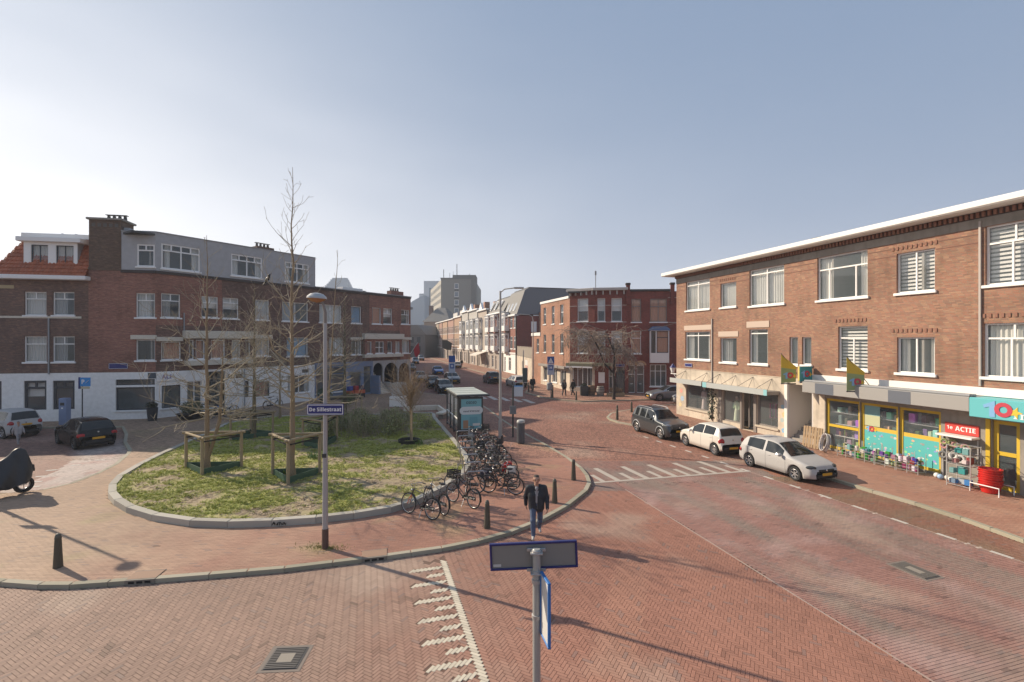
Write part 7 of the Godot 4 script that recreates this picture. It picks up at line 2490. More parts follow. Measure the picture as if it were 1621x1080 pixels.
# ---------------------------------------------------------------- bicycles
func bicycle(label: String, frame_c: Color, o := {}) -> Node3D:
	var t := thing("bicycle", label, "bicycle", Vector3.ZERO, 0.0, o.get("group", "bicycles at the racks"))
	var key := "bike_%d" % int(frame_c.to_rgba32() % 99991)
	var fm := mt(key, frame_c, 0.35, {"clearcoat_enabled": true, "clearcoat": 0.6})
	var bk := mt("bike_black", C(0.018, 0.018, 0.018), 0.6)
	var ch := mt("bike_steel", C(0.45, 0.45, 0.45), 0.3, {"metallic": 0.8})
	var R := 0.345
	for s in [[-0.53, "wheel"], [0.55, "wheel"]]:
		var b := MB.new()
		var c := Vector3(s[0], R, 0)
		b.ring(c, Vector3(0, 0, 1), R - 0.02, 0.021, 30, 6)
		var w := put(b, "wheel", mt("tyre"), t)
		b = MB.new()
		b.ring(c, Vector3(0, 0, 1), R - 0.045, 0.012, 30, 5)
		put(b, "rim", ch, w)
		b = MB.new()
		for i in 18:
			var a := TAU * i / 18
			b.tube([c + Vector3(0.02 * cos(a + 1.2), 0.02 * sin(a + 1.2), 0.02 if i % 2 else -0.02), c + Vector3(cos(a), sin(a), 0) * (R - 0.05)], 0.0022, 3, false)
		b.ring(c, Vector3(0, 0, 1), 0.012, 0.018, 8, 5)
		put(b, "spokes", ch, w).set_meta("kind", "stuff")
	var bb := Vector3(-0.06, 0.29, 0)
	var seat := Vector3(-0.22, 0.80, 0)
	var head := Vector3(0.36, 0.86, 0)
	var headl := Vector3(0.41, 0.66, 0)
	var b := MB.new()
	if o.get("step", false):
		b.tube([headl, Vector3(0.22, 0.45, 0), Vector3(0.05, 0.32, 0), bb], 0.022, 8)
		b.tube([head + (headl - head) * 0.4, Vector3(0.2, 0.56, 0), Vector3(0.0, 0.42, 0), bb + Vector3(-0.05, 0.12, 0)], 0.016, 8)
	else:
		b.tube([headl, bb], 0.02, 8)
		b.tube([head + Vector3(0, -0.03, 0), seat + Vector3(0.02, -0.06, 0)], 0.017, 8)
	b.tube([bb, seat], 0.018, 8)
	b.tube([head, headl], 0.022, 8)
	for z in [-0.05, 0.05]:
		b.tube([bb + Vector3(0, 0, z * 0.6), Vector3(-0.53, R, z)], 0.011, 6)
		b.tube([seat + Vector3(0.03, -0.1, z * 0.4), Vector3(-0.53, R, z)], 0.009, 6)
	put(b, "frame", fm, t)
	b = MB.new()
	for z in [-0.05, 0.05]:
		b.tube([headl + Vector3(0, -0.02, z * 0.6), Vector3(0.49, 0.52, z), Vector3(0.55, R, z)], 0.012, 6)
	put(b, "fork", mt("fork_orange", C(0.62, 0.09, 0.02), 0.4) if o.get("orange", false) else fm, t)
	b = MB.new()
	b.tube([seat, seat + Vector3(-0.03, 0.14, 0)], 0.014, 6)
	put(b, "seat_post", ch, t)
	b = MB.new()
	var sd := seat + Vector3(-0.05, 0.18, 0)
	b.ball(sd + Vector3(-0.06, 0, 0), Vector3(0.11, 0.04, 0.095), 7)
	b.ball(sd + Vector3(0.07, -0.005, 0), Vector3(0.13, 0.03, 0.035), 7)
	put(b, "saddle", mt("saddle_leather", C(0.03, 0.025, 0.02), 0.5), t)
	b = MB.new()
	var st := head + Vector3(-0.03, 0.14, 0)
	b.tube([head, st], 0.014, 6)
	b.tube([st + Vector3(-0.2, 0.0, -0.3), st + Vector3(-0.05, 0.03, -0.24), st + Vector3(0.03, 0.02, -0.08), st + Vector3(0.03, 0.02, 0.08), st + Vector3(-0.05, 0.03, 0.24), st + Vector3(-0.2, 0.0, 0.3)], 0.011, 6)
	var hb := put(b, "handlebar", ch, t)
	for z in [-0.3, 0.3]:
		b = MB.new()
		b.tube([st + Vector3(-0.21, 0, z), st + Vector3(-0.09, 0.025, z * 0.87)], 0.017, 6)
		put(b, "grip", bk, hb)
	# mudguards, chain case, carrier, crank, stand, lamp
	for s in [[-0.53, 0.1, 3.3], [0.55, 0.7, 2.6]]:
		b = MB.new()
		var k := 14
		for i in k:
			var a0: float = lerpf(s[1], s[2], float(i) / k)
			var a1: float = lerpf(s[1], s[2], float(i + 1) / k)
			var c := Vector3(s[0], R, 0)
			var p := c + Vector3(cos(a0), sin(a0), 0) * (R + 0.02)
			var q := c + Vector3(cos(a1), sin(a1), 0) * (R + 0.02)
			b.quad(p + Vector3(0, 0, 0.028), p - Vector3(0, 0, 0.028), q - Vector3(0, 0, 0.028), q + Vector3(0, 0, 0.028))
		put(b, "mudguard", bk, t)
	b = MB.new()
	b.box(Vector3(-0.29, 0.315, 0.07), Vector3(0.56, 0.12, 0.03), 0.014)
	put(b, "chain_case", bk, t)
	b = MB.new()
	b.bar(Vector3(-0.06, 0.29, 0.1), Vector3(0.06, 0.17, 0.1), 0.018, 0.02)
	b.bar(Vector3(-0.06, 0.29, -0.1), Vector3(-0.18, 0.41, -0.1), 0.018, 0.02)
	b.box(Vector3(0.06, 0.17, 0.15), Vector3(0.09, 0.025, 0.09), 0.006)
	b.box(Vector3(-0.18, 0.41, -0.15), Vector3(0.09, 0.025, 0.09), 0.006)
	b.tube([Vector3(-0.06, 0.29, -0.1), Vector3(-0.06, 0.29, 0.1)], 0.02, 6)
	put(b, "crank", bk, t)
	b = MB.new()
	for z in [-0.06, 0.06]:
		b.tube([Vector3(-0.26, 0.73, z), Vector3(-0.72, 0.72, z)], 0.007, 5)
		b.tube([Vector3(-0.62, 0.72, z), Vector3(-0.53, R, z)], 0.006, 5)
	for i in 4:
		b.bar(Vector3(-0.34 - i * 0.12, 0.725, -0.06), Vector3(-0.34 - i * 0.12, 0.725, 0.06), 0.012, 0.01)
	put(b, "carrier", bk, t)
	b = MB.new()
	b.tube([Vector3(-0.1, 0.24, -0.05), Vector3(-0.16, 0.01, -0.2)], 0.012, 5)
	put(b, "kick_stand", ch, t)
	b = MB.new()
	b.ball(Vector3(0.44, 0.80, 0), Vector3(0.05, 0.035, 0.035), 6)
	put(b, "head_lamp", ch, t)
	if o.has("crate"):
		b = MB.new()
		var c := Vector3(0.56, 0.88, 0)
		for y in [0.0, 0.08, 0.16, 0.24]:
			for z in [-0.17, 0.17]:
				b.bar(c + Vector3(-0.16, y, z), c + Vector3(0.16, y, z), 0.012, 0.045)
			for x in [-0.16, 0.16]:
				b.bar(c + Vector3(x, y, -0.17), c + Vector3(x, y, 0.17), 0.012, 0.045)
		for x in [-0.16, 0.16]:
			for z in [-0.17, 0.17]:
				b.bar(c + Vector3(x, -0.02, z), c + Vector3(x, 0.27, z), 0.03, 0.03)
		b.box(c + Vector3(0, -0.02, 0), Vector3(0.32, 0.012, 0.34))
		put(b, "crate", mt("crate_black", C(0.02, 0.02, 0.02), 0.6), t)
	if o.has("bags"):
		for z in [-0.14, 0.14]:
			b = MB.new()
			b.box(Vector3(-0.55, 0.55, z), Vector3(0.36, 0.32, 0.14), 0.04)
			put(b, "pannier", o["bags"], t)
	if o.has("child_seat"):
		b = MB.new()
		b.box(Vector3(-0.52, 0.82, 0), Vector3(0.28, 0.06, 0.26), 0.025)
		b.box(Vector3(-0.64, 1.0, 0), Vector3(0.05, 0.42, 0.26), 0.02)
		for z in [-0.15, 0.15]:
			b.box(Vector3(-0.52, 0.9, z), Vector3(0.26, 0.16, 0.03), 0.012)
			b.box(Vector3(-0.42, 0.6, z * 1.15), Vector3(0.08, 0.4, 0.04), 0.015)
		put(b, "child_seat", o["child_seat"], t)
	if o.has("windshield"):
		b = MB.new()
		b.plate(PackedVector2Array([Vector2(-0.2, 0), Vector2(0.2, 0), Vector2(0.22, 0.3), Vector2(0.1, 0.46), Vector2(-0.1, 0.46), Vector2(-0.22, 0.3)]), -0.004, 0.004)
		put(b, "wind_screen", mt("clear_plastic", Color(0.8, 0.85, 0.85, 0.25), 0.1, {"transparency": BaseMaterial3D.TRANSPARENCY_ALPHA}), t, Transform3D(Basis(Vector3.UP, PI / 2) * Basis(Vector3.RIGHT, 0.25), Vector3(0.5, 0.92, 0)))
	return t


func bike_at(b: Node3D, x: float, z: float, dx: float, dz: float, lean := 0.05, y := 0.0) -> void:
	b.transform = Transform3D(Basis(Vector3.UP, atan2(dz, dx)) * Basis(Vector3.RIGHT, lean), P(x, z, y))


func bikes() -> void:
	rg.seed = 8
	var black := C(0.015, 0.015, 0.017)
	var near := "bicycles standing loose before the racks"
	bike_at(bicycle("black bicycle with an orange fork, nearest the lawn kerb, leftmost of all", black, {"orange": true, "group": near}), -3.05, 15.95, -0.83, 0.55, 0.12)
	bike_at(bicycle("silver grey bicycle behind the one with the orange fork", C(0.16, 0.17, 0.17), {"group": near}), -2.62, 16.5, -0.62, 0.78, 0.1)
	bike_at(bicycle("black step-through bicycle with a crate on its handlebar", black, {"step": true, "crate": true, "group": near}), -1.75, 17.05, -0.75, 0.66, 0.1)
	bike_at(bicycle("black bicycle leaning on the lawn kerb behind the crate bicycle", black, {"step": true, "group": near}), -1.85, 18.55, -0.93, 0.35, 0.2)
	# the crowd at the hoops, each one across the pavement
	var kinds := [
		["black step-through bicycle, first at the near end of the rack row", black, {"step": true}],
		["black bicycle with dark blue panniers at the near end of the racks", black, {"bags": mt("bag_navy", C(0.02, 0.022, 0.05), 0.7)}],
		["bicycle with a white pannier cloth, third from the near end of the racks", C(0.05, 0.05, 0.05), {"bags": mt("bag_white", C(0.55, 0.54, 0.5), 0.7)}],
		["bicycle with bright red panniers in the middle of the racks", black, {"bags": mt("bag_red", C(0.5, 0.02, 0.02), 0.6)}],
		["grey step-through bicycle with clear handlebar screen, in the racks", C(0.2, 0.21, 0.22), {"step": true, "windshield": true}],
		["dark green bicycle behind the one with the handlebar screen", C(0.02, 0.05, 0.035), {}],
		["black bicycle with a black crate in the row of racks", black, {"crate": true, "step": true}],
		["silver bicycle in the middle of the rack row", C(0.3, 0.3, 0.31), {}],
		["dark blue bicycle with a dark child seat in the rack row", C(0.02, 0.03, 0.08), {"child_seat": mt("seat_dark", C(0.03, 0.03, 0.035), 0.6)}],
		["light grey step-through bicycle behind the child seat bicycle", C(0.33, 0.33, 0.32), {"step": true}],
		["black bicycle with a grey child seat near the shelter end of the racks", black, {"child_seat": mt("seat_grey", C(0.3, 0.3, 0.31), 0.6)}],
		["black sports bicycle, third from the bus shelter", black, {}],
		["wine red bicycle, second from the bus shelter", C(0.12, 0.015, 0.02), {"step": true}],
		["black bicycle right below the shelter's advertising panel", black, {"crate": true}]]
	for i in kinds.size():
		var k: Array = kinds[i]
		var z := 18.35 + i * 0.68
		var x := -0.45 - (z - 18.3) * 0.155
		var turn := rg.randf_range(-0.16, 0.16)
		var dir := Vector2(-0.975, 0.22).rotated(turn)
		if i % 3 == 1:
			dir = -dir
		bike_at(bicycle(k[0], k[1], k[2]), x + rg.randf_range(-0.2, 0.25), z, dir.x, dir.y, rg.randf_range(-0.1, 0.12))
	# low steel hoops of the racks
	for i in 7:
		var z := 18.6 + i * 1.4
		var x := -1.35 - (z - 18.3) * 0.16
		var r := thing("bike_rack", "steel hoop bike rack, %s from the near end" % ["first", "second", "third", "fourth", "fifth", "sixth", "last"][i], "bike rack", P(x, z), 0.2, "steel hoop racks")
		var b := MB.new()
		b.tube([Vector3(-0.35, 0, 0), Vector3(-0.35, 0.7, 0), Vector3(-0.28, 0.78, 0), Vector3(0.28, 0.78, 0), Vector3(0.35, 0.7, 0), Vector3(0.35, 0, 0)], 0.027, 8)
		put(b, "hoop", mt("bike_steel"), r)
		for q in [-0.35, 0.35]:
			b = MB.new()
			b.lathe([Vector2(0.07, 0), Vector2(0.07, 0.01), Vector2(0.03, 0.015)], 10, Vector3(q, 0, 0))
			put(b, "foot_plate", mt("bike_steel"), r)
	# two against the white house, one by the door
	bike_at(bicycle("bicycle under a blue cover cloth beside the white door, left", C(0.03, 0.05, 0.12), {"bags": mt("cover_blue", C(0.03, 0.16, 0.42), 0.6), "group": "bicycles at the left houses"}), -22.6, 38.2, 0.8, 0.6, 0.08)
	bike_at(bicycle("dark blue bicycle standing by the outer steps of the left house", C(0.02, 0.04, 0.12), {"step": true, "group": "bicycles at the left houses"}), -22.2, 36.6, 0.5, 0.85, 0.1)
	bike_at(bicycle("black bicycle leaning on the white wall under the orange-curtained window", black, {"group": "bicycles at the left houses"}), -20.6, 41.6, 0.55, 0.83, 0.08)


# ---------------------------------------------------------------- trees and plants
func branch(b: MB, from: Vector3, dir: Vector3, ln: float, r: float, depth: int, o: Dictionary) -> void:
	var k := 4 if depth > 0 else 3
	var ps := [from]
	var rs := [r]
	var d := dir.normalized()
	var p := from
	for i in k:
		d = (d + Vector3(rg.randfn(0, 0.16), rg.randfn(0, 0.12) + o.get("lift", 0.10), rg.randfn(0, 0.16)) * o.get("wob", 1.0)).normalized()
		p += d * ln / k
		ps.append(p)
		rs.append(maxf(r * (1.0 - 0.8 * (i + 1) / k), o.get("rmin", 0.0065)))
	b.tube(ps, rs, 5 if depth > 1 else (4 if depth == 1 else 3), false)
	if depth <= 0:
		return
	var n: int = o.get("sub", [3, 5])[0 if depth == 1 else 1]
	n = int(n * clampf(ln / 1.6, 0.5, 1.5))
	for i in n:
		var f := rg.randf_range(0.25, 0.98)
		var at := int(f * k)
		var q: Vector3 = ps[at].lerp(ps[mini(at + 1, k)], f * k - at)
		var dd: Vector3 = (ps[mini(at + 1, k)] - ps[maxi(at, 0) if at < k else k - 1]).normalized()
		var side := dd.cross(Vector3(rg.randfn(), rg.randfn(), rg.randfn())).normalized()
		branch(b, q, (dd * o.get("fork", 0.7) + side + Vector3.UP * o.get("up", 0.15)).normalized(), ln * rg.randf_range(0.3, 0.55), maxf(rs[at] * 0.6, o.get("rmin", 0.0065)), depth - 1, o)


func bark(key: String, c: Color) -> Material:
	if not M.has(key):
		var n := FastNoiseLite.new()
		n.frequency = 0.06
		n.fractal_octaves = 4
		var t := NoiseTexture2D.new()
		t.width = 256
		t.height = 256
		t.seamless = true
		t.noise = n
		var g := Gradient.new()
		g.colors = PackedColorArray([Color(0.6, 0.6, 0.58), Color(1, 1, 1)])
		t.color_ramp = g
		mt(key, c, 0.9, {"albedo_texture": t, "uv1_triplanar": true, "uv1_scale": Vector3(5, 1.5, 5)})
	return M[key]


# young street tree: one leader, side limbs shorter towards the top
func young_tree(label: String, x: float, z: float, h: float, r: float, seed_: int, o := {}) -> Node3D:
	var t := thing("bare_tree", label, "tree", P(x, z, 0.12), 0.0, "bare young trees on the lawn")
	rg.seed = seed_
	var ps := []
	var rs := []
	var k := 16
	var lean: Vector3 = o.get("lean", Vector3.ZERO)
	for i in k + 1:
		var f := float(i) / k
		ps.append(Vector3(lean.x * f, h * f, lean.z * f) + Vector3(rg.randfn(0, 0.016), 0, rg.randfn(0, 0.016)) * (1.0 if i > 0 else 0.0))
		rs.append(lerpf(r, 0.008, pow(f, 0.72)) * (1.25 if i == 0 else 1.0))
	var b := MB.new()
	b.tube(ps, rs, 10)
	if o.has("twin"):
		var q: Vector3 = o["twin"]
		b.tube([Vector3(0, 0.5, 0), Vector3(q.x * 0.4, 1.1, q.z * 0.4), Vector3(q.x, 2.2, q.z), Vector3(q.x * 1.15, q.y * 0.7, q.z), Vector3(q.x * 1.3, q.y, q.z)], [r * 0.8, r * 0.62, r * 0.55, r * 0.4, 0.015], 8)
	put(b, "trunk", o.get("bark", bark("bark_brown", C(0.42, 0.315, 0.21))), t)
	b = MB.new()
	var n: int = o.get("n", 34)
	var y0: float = o.get("start", 2.4)
	for i in n:
		var f := (i + rg.randf() * 0.8) / n
		var y := lerpf(y0, h * 0.97, pow(f, o.get("pow", 1.25)))
		var ff := y / h
		var at := int(ff * k)
		var q: Vector3 = ps[at].lerp(ps[mini(at + 1, k)], ff * k - at)
		if o.has("twin") and i % 3 == 0 and y < o["twin"].y:
			q += o["twin"]* Vector3(1.1, 0, 1)
		var a := i * 2.4 + rg.randf_range(-0.4, 0.4)
		var s: float = lerpf(o.get("spread", 2.3), 0.3, pow(clampf((y - y0) / (h - y0), 0, 1), o.get("taper", 1.2))) * rg.randf_range(0.5, 1.15)
		var up: float = lerpf(o.get("flat", 0.05), 0.95, clampf((y - y0) / (h - y0) * 1.6, 0, 1))
		branch(b, q, Vector3(cos(a), up + rg.randf_range(-0.15, 0.15), sin(a)), s, clampf(rs[at] * 0.42, 0.008, 0.035), 2 if y < h * 0.62 else 1, o)
	put(b, "crown", bark(o.get("twig", "twig_pale"), C(0.56, 0.48, 0.36) if o.get("twig", "twig_pale") == "twig_pale" else C(0.2, 0.15, 0.1)), t)
	return t


func stake_frame(label: String, pts: Array, h: float, tub := true) -> void:
	var ctr := Vector2.ZERO
	for p in pts:
		ctr += Vector2(p[0], p[1]) / 3.0
	var t := thing("tree_guard", label, "tree guard", P(ctr.x, ctr.y, 0.1), 0.0, "wooden guards round the young trees")
	var wood := bark("stake_wood", C(0.52, 0.41, 0.27))
	var q := []
	for p in pts:
		q.append(Vector3(p[0] - ctr.x, 0, -(p[1] - ctr.y)))
	for i in 3:
		var b := MB.new()
		b.lathe([Vector2(0.068, -0.1), Vector2(0.064, h), Vector2(0.045, h + 0.02), Vector2(0, h + 0.02)], 10, q[i])
		put(b, "post", wood, t)
		b = MB.new()
		var a: Vector3 = q[i] + Vector3.UP * (h - 0.02 + 0.004 * i)
		var c: Vector3 = q[(i + 1) % 3] + Vector3.UP * (h - 0.02 + 0.004 * i)
		var d := (c - a).normalized() * 0.16
		b.tube([a - d + Vector3.UP * 0.05, c + d + Vector3.UP * 0.05], 0.055, 8)
		put(b, "rail", wood, t)
		b = MB.new()
		b.bar(a - Vector3.UP * 0.12, c - Vector3.UP * 0.12, 0.012, 0.06)
		put(b, "rubber_strap", mt("strap_black", C(0.02, 0.02, 0.02), 0.8), t)
	if tub:
		for i in 3:
			var b := MB.new()
			var a: Vector3 = q[i] * 0.96
			var c: Vector3 = q[(i + 1) % 3] * 0.96
			b.bar(a + Vector3.UP * 0.14, c + Vector3.UP * 0.14, 0.03, 0.34)
			put(b, "watering_edge", mt("edge_green", C(0.045, 0.10, 0.065), 0.5), t)


func leaf_mass(b: MB, c: Vector3, r: Vector3, n: int, s: float) -> void:
	for i in n:
		var d := Vector3(rg.randfn(), rg.randfn(), rg.randfn()).normalized() * pow(rg.randf(), 0.4)
		var p := c + d * r * (0.82 + 0.3 * nz.get_noise_3d(d.x * 2.0 + c.x, d.y * 2.0, d.z * 2.0))
		var e := Vector3(rg.randfn(), rg.randfn(), rg.randfn()).normalized() * s * rg.randf_range(0.6, 1.3)
		var f := e.cross(Vector3(rg.randfn(), rg.randfn(), rg.randfn())).normalized() * s * 0.45
		b.col = Color.WHITE * rg.randf_range(0.6, 1.25)
		b.quad(p - e, p + f, p + e, p - f)


func twig_mass(b: MB, c: Vector3, r: Vector3, n: int, o := {}) -> void:
	for i in n:
		var a := rg.randf() * TAU
		var q := c + Vector3(cos(a) * r.x * sqrt(rg.randf()), -r.y, sin(a) * r.z * sqrt(rg.randf())) * Vector3(0.75, 1, 0.75)
		branch(b, q, Vector3(cos(a) * 0.5, 1.0, sin(a) * 0.5), r.y * rg.randf_range(1.2, 2.2), 0.012, 1, o)


func trees() -> void:
	young_tree("tall bare tree with straight pale leader, nearest the camera, behind the lamp post sign", -9.05, 19.9, 12.85, 0.135, 41, {"n": 60, "start": 2.7, "spread": 2.7, "pow": 1.1, "sub": [3, 3], "taper": 1.7})
	young_tree("bare tree with two stems in the leftmost wooden guard", -13.35, 21.15, 10.3, 0.13, 42, {"n": 42, "start": 2.3, "spread": 3.0, "twin": Vector3(0.5, 5.2, -0.1), "pow": 1.6, "flat": -0.02})
	young_tree("bare tree behind the two-stemmed one, nearest the white door", -15.1, 28.3, 9.2, 0.14, 43, {"n": 62, "start": 2.4, "spread": 2.8, "pow": 1.3, "bark": bark("bark_mossy", C(0.24, 0.20, 0.125))})
	young_tree("thin bare tree leaning right behind the lamp post", -10.25, 26.6, 10.7, 0.09, 44, {"n": 20, "start": 3.2, "spread": 1.9, "lean": Vector3(0.65, 0, 0), "pow": 1.3})
	young_tree("mossy bare tree at the back of the lawn before the blue shopfront", -13.3, 38.4, 9.6, 0.17, 45, {"n": 54, "start": 2.6, "spread": 3.1, "pow": 1.1, "bark": bark("bark_mossy", C(0.24, 0.20, 0.125))})
	young_tree("slender bare tree left of the mossy tree at the back", -17.0, 35.4, 8.0, 0.09, 48, {"n": 34, "start": 2.2, "spread": 2.2, "pow": 1.1})
	stake_frame("wooden guard with green edging round the two-stemmed tree, leftmost", [[-14.5, 21.5], [-13.05, 20.35], [-12.15, 21.7]], 1.58)
	stake_frame("wooden guard with green edging round the tallest tree, nearest the camera", [[-10.1, 20.4], [-8.85, 19.1], [-8.2, 20.6]], 1.72)
	stake_frame("wooden guard round the tree nearest the white door", [[-15.9, 27.3], [-14.3, 28.9], [-16.0, 29.6]], 1.45)
	stake_frame("wooden guard with green edging round the thin leaning tree", [[-11.25, 26.0], [-9.85, 25.1], [-10.0, 27.6]], 1.5)
	stake_frame("wooden guard round the mossy tree at the back of the lawn", [[-14.2, 37.6], [-11.8, 37.9], [-12.8, 39.6]], 1.3, false)
	# small staked tree with a dense broom of twigs
	rg.seed = 60
	var t := thing("bare_tree", "small staked tree with a dense broom of twigs, in front of the bus shelter", "tree", P(-5.64, 26.9, 0.12), 0.0, "bare young trees on the lawn")
	var b := MB.new()
	b.tube([Vector3.ZERO, Vector3(0.02, 1.0, 0), Vector3(0, 1.9, 0), Vector3(0.03, 3.0, 0)], [0.05, 0.04, 0.035, 0.012], 8)
	put(b, "trunk", bark("bark_brown", C(0.42, 0.315, 0.21)), t)
	b = MB.new()
	for i in 95:
		var a := rg.randf() * TAU
		var y := rg.randf_range(1.55, 2.6)
		var out := rg.randf_range(0.15, 0.95)
		branch(b, Vector3(0, y, 0), Vector3(cos(a) * out, 1.0 - out * 0.25, sin(a) * out), rg.randf_range(1.1, 2.3), 0.012, 1, {"sub": [4, 4], "lift": 0.06, "rmin": 0.0055})
	put(b, "crown", bark("twig_tan", C(0.40, 0.29, 0.19)), t)
	b = MB.new()
	b.lathe([Vector2(0.045, -0.1), Vector2(0.042, 1.85), Vector2(0.0, 1.87)], 8, Vector3(0.1, 0, 0.12))
	put(b, "stake", bark("stake_wood", C(0.52, 0.41, 0.27)), t)
	b = MB.new()
	b.lathe([Vector2(0.55, -0.02), Vector2(0.6, 0.22), Vector2(0.56, 0.22), Vector2(0.52, 0.0)], 20, Vector3(-0.1, 0, 0))
	put(b, "watering_ring", mt("ring_black", C(0.02, 0.022, 0.02), 0.6), t)
	# spreading tree in front of the corner house
	t = thing("bare_tree", "bare tree with arching umbrella crown before the red corner house", "tree", P(10.1, 47.9))
	b = MB.new()
	b.tube([Vector3.ZERO, Vector3(0.05, 1.6, 0), Vector3(-0.05, 3.0, 0), Vector3(0.1, 4.6, 0)], [0.17, 0.14, 0.12, 0.08], 10)
	b.tube([Vector3(0, 2.6, 0), Vector3(-1.0, 3.6, 0.2), Vector3(-1.6, 5.2, 0.1), Vector3(-2.2, 6.3, 0.0), Vector3(-2.9, 6.7, 0.0)], [0.1, 0.09, 0.075, 0.05, 0.02], 8)
	b.tube([Vector3(0.1, 4.4, 0), Vector3(-0.4, 5.6, 0.3), Vector3(-0.9, 6.9, 0.2)], [0.08, 0.06, 0.02], 8)
	put(b, "trunk", bark("bark_dark", C(0.06, 0.045, 0.04)), t)
	b = MB.new()
	rg.seed = 61
	for q in [[Vector3(0.1, 4.6, 0), 26], [Vector3(-2.2, 6.3, 0), 16], [Vector3(-1.5, 5.0, 0.1), 16], [Vector3(-0.6, 6.2, 0.3), 20], [Vector3(-2.8, 6.7, 0), 10]]:
		for i in q[1]:
			var a := rg.randf() * TAU
			branch(b, q[0], Vector3(cos(a), rg.randf_range(0.1, 0.9), sin(a)), rg.randf_range(1.6, 3.4), 0.03, 2, {"sub": [2, 4], "lift": -0.14, "wob": 1.5, "rmin": 0.02, "up": -0.15})
	put(b, "crown", bark("twig_dark", C(0.44, 0.35, 0.29)), t)
	# scrub and shrubs on the lawn
	rg.seed = 62
	var sh := thing("shrub_bed", "tangled grey green shrub bed in the middle of the lawn", "shrubs", P(-9.1, 30.2, 0.12))
	b = MB.new()
	for i in 16:
		var c := Vector3(rg.randf_range(-2.6, 2.6), 0.72, rg.randf_range(-1.9, 2.0))
		twig_mass(b, c, Vector3(0.75, 0.7, 0.75), 14, {"sub": [5, 5], "rmin": 0.007})
	put(b, "twigs", bark("twig_grey", C(0.56, 0.49, 0.35)), sh)
	b = MB.new()
	for i in 34:
		leaf_mass(b, Vector3(rg.randf_range(-2.6, 2.5), rg.randf_range(0.35, 1.0), rg.randf_range(-2.0, 2.0)), Vector3(0.65, 0.5, 0.65), 210, 0.085)
	put(b, "leaves", mt("leaf_dull", C(0.27, 0.29, 0.12), 0.7, {"vertex_color_use_as_albedo": true}), sh)
	for q in [[-18.4, 35.3, 1.9, "low grey shrub at the left back corner of the lawn"], [-5.6, 31.5, 0.5, "small green clump beside the black watering ring"], [-7.3, 34.5, 1.3, "low scrub at the back right of the lawn"]]:
		var s := thing("shrub", q[3], "shrub", P(q[0], q[1], 0.12))
		b = MB.new()
		twig_mass(b, Vector3(0, 0.4, 0), Vector3(q[2], 0.4, 0.8), 26, {"sub": [5, 5], "rmin": 0.006})
		put(b, "twigs", bark("twig_grey", C(0.56, 0.49, 0.35)), s)
		b = MB.new()
		leaf_mass(b, Vector3(0, 0.3, 0), Vector3(q[2], 0.35, 0.7), 240, 0.05)
		put(b, "leaves", mt("leaf_dull"), s)
	for q in [[-5.1, 26.6, "bright green leafy plant at the foot of the small staked tree"], [-9.5, 20.5, "small green plant inside the guard of the tallest tree"], [-9.6, 23.4, "pale flowering tuft in the lawn, right of the tallest tree"]]:
		var s := thing("lawn_plant", q[2], "plant", P(q[0], q[1], 0.14))
		b = MB.new()
		for i in 60:
			var a := rg.randf() * TAU
			var d := Vector3(cos(a), rg.randf_range(0.6, 2.0), sin(a)).normalized() * rg.randf_range(0.18, 0.42)
			var w := d.cross(Vector3.UP).normalized() * 0.022
			var o := Vector3(rg.randf_range(-0.2, 0.2), 0, rg.randf_range(-0.2, 0.2))
			b.quad(o - w, o + w, o + d + w * 0.3 - Vector3.UP * 0.04, o + d - w * 0.3 - Vector3.UP * 0.04)
		put(b, "leaves", mt("leaf_fresh", C(0.12, 0.2, 0.04), 0.6), s)
	# planters before the white shop and round shrub before the blue one
	t = thing("tall_planter", "tall dark planter with a small bush by the white shop wall", "planter", P(-26.2, 35.2))
	b = MB.new()
	b.lathe([Vector2(0.27, 0), Vector2(0.32, 0.5), Vector2(0.35, 0.95), Vector2(0.3, 0.95), Vector2(0.0, 0.9)], 18)
	put(b, "pot", mt("pot_dark", C(0.025, 0.028, 0.035), 0.5), t)
	b = MB.new()
	leaf_mass(b, Vector3(0, 1.15, 0), Vector3(0.42, 0.3, 0.42), 300, 0.07)
	put(b, "bush", mt("leaf_dark", C(0.05, 0.055, 0.03), 0.6, {"vertex_color_use_as_albedo": true}), t)
	t = thing("bowl_planter", "wide black bowl planter with a broad grassy bush before the white shop", "planter", P(-23.9, 36.1))
	b = MB.new()
	b.lathe([Vector2(0.6, 0), Vector2(1.0, 0.35), Vector2(1.05, 0.42), Vector2(0.95, 0.42), Vector2(0.0, 0.36)], 22)
	put(b, "bowl", mt("pot_dark"), t)
	b = MB.new()
	rg.seed = 64
	leaf_mass(b, Vector3(0, 0.85, 0), Vector3(1.05, 0.55, 1.05), 900, 0.09)
	for i in 500:
		var a := rg.randf() * TAU
		var d := Vector3(cos(a), rg.randf_range(0.1, 1.4), sin(a)).normalized() * rg.randf_range(0.5, 1.3)
		var w := d.cross(Vector3.UP).normalized() * 0.014
		b.quad(Vector3(0, 0.45, 0) - w, Vector3(0, 0.45, 0) + w, Vector3(0, 0.45, 0) + d + w * 0.2, Vector3(0, 0.45, 0) + d - w * 0.2)
	put(b, "bush", mt("leaf_olive", C(0.20, 0.20, 0.115), 0.7, {"vertex_color_use_as_albedo": true}), t)
	t = thing("round_shrub", "round dark green shrub in a pot before the blue shopfront", "shrub", P(-17.4, 44.9))
	b = MB.new()
	b.lathe([Vector2(0.4, 0), Vector2(0.5, 0.45), Vector2(0.0, 0.42)], 16)
	put(b, "pot", mt("pot_dark"), t)
	b = MB.new()
	leaf_mass(b, Vector3(0, 0.95, 0), Vector3(0.95, 0.7, 0.95), 1300, 0.06)
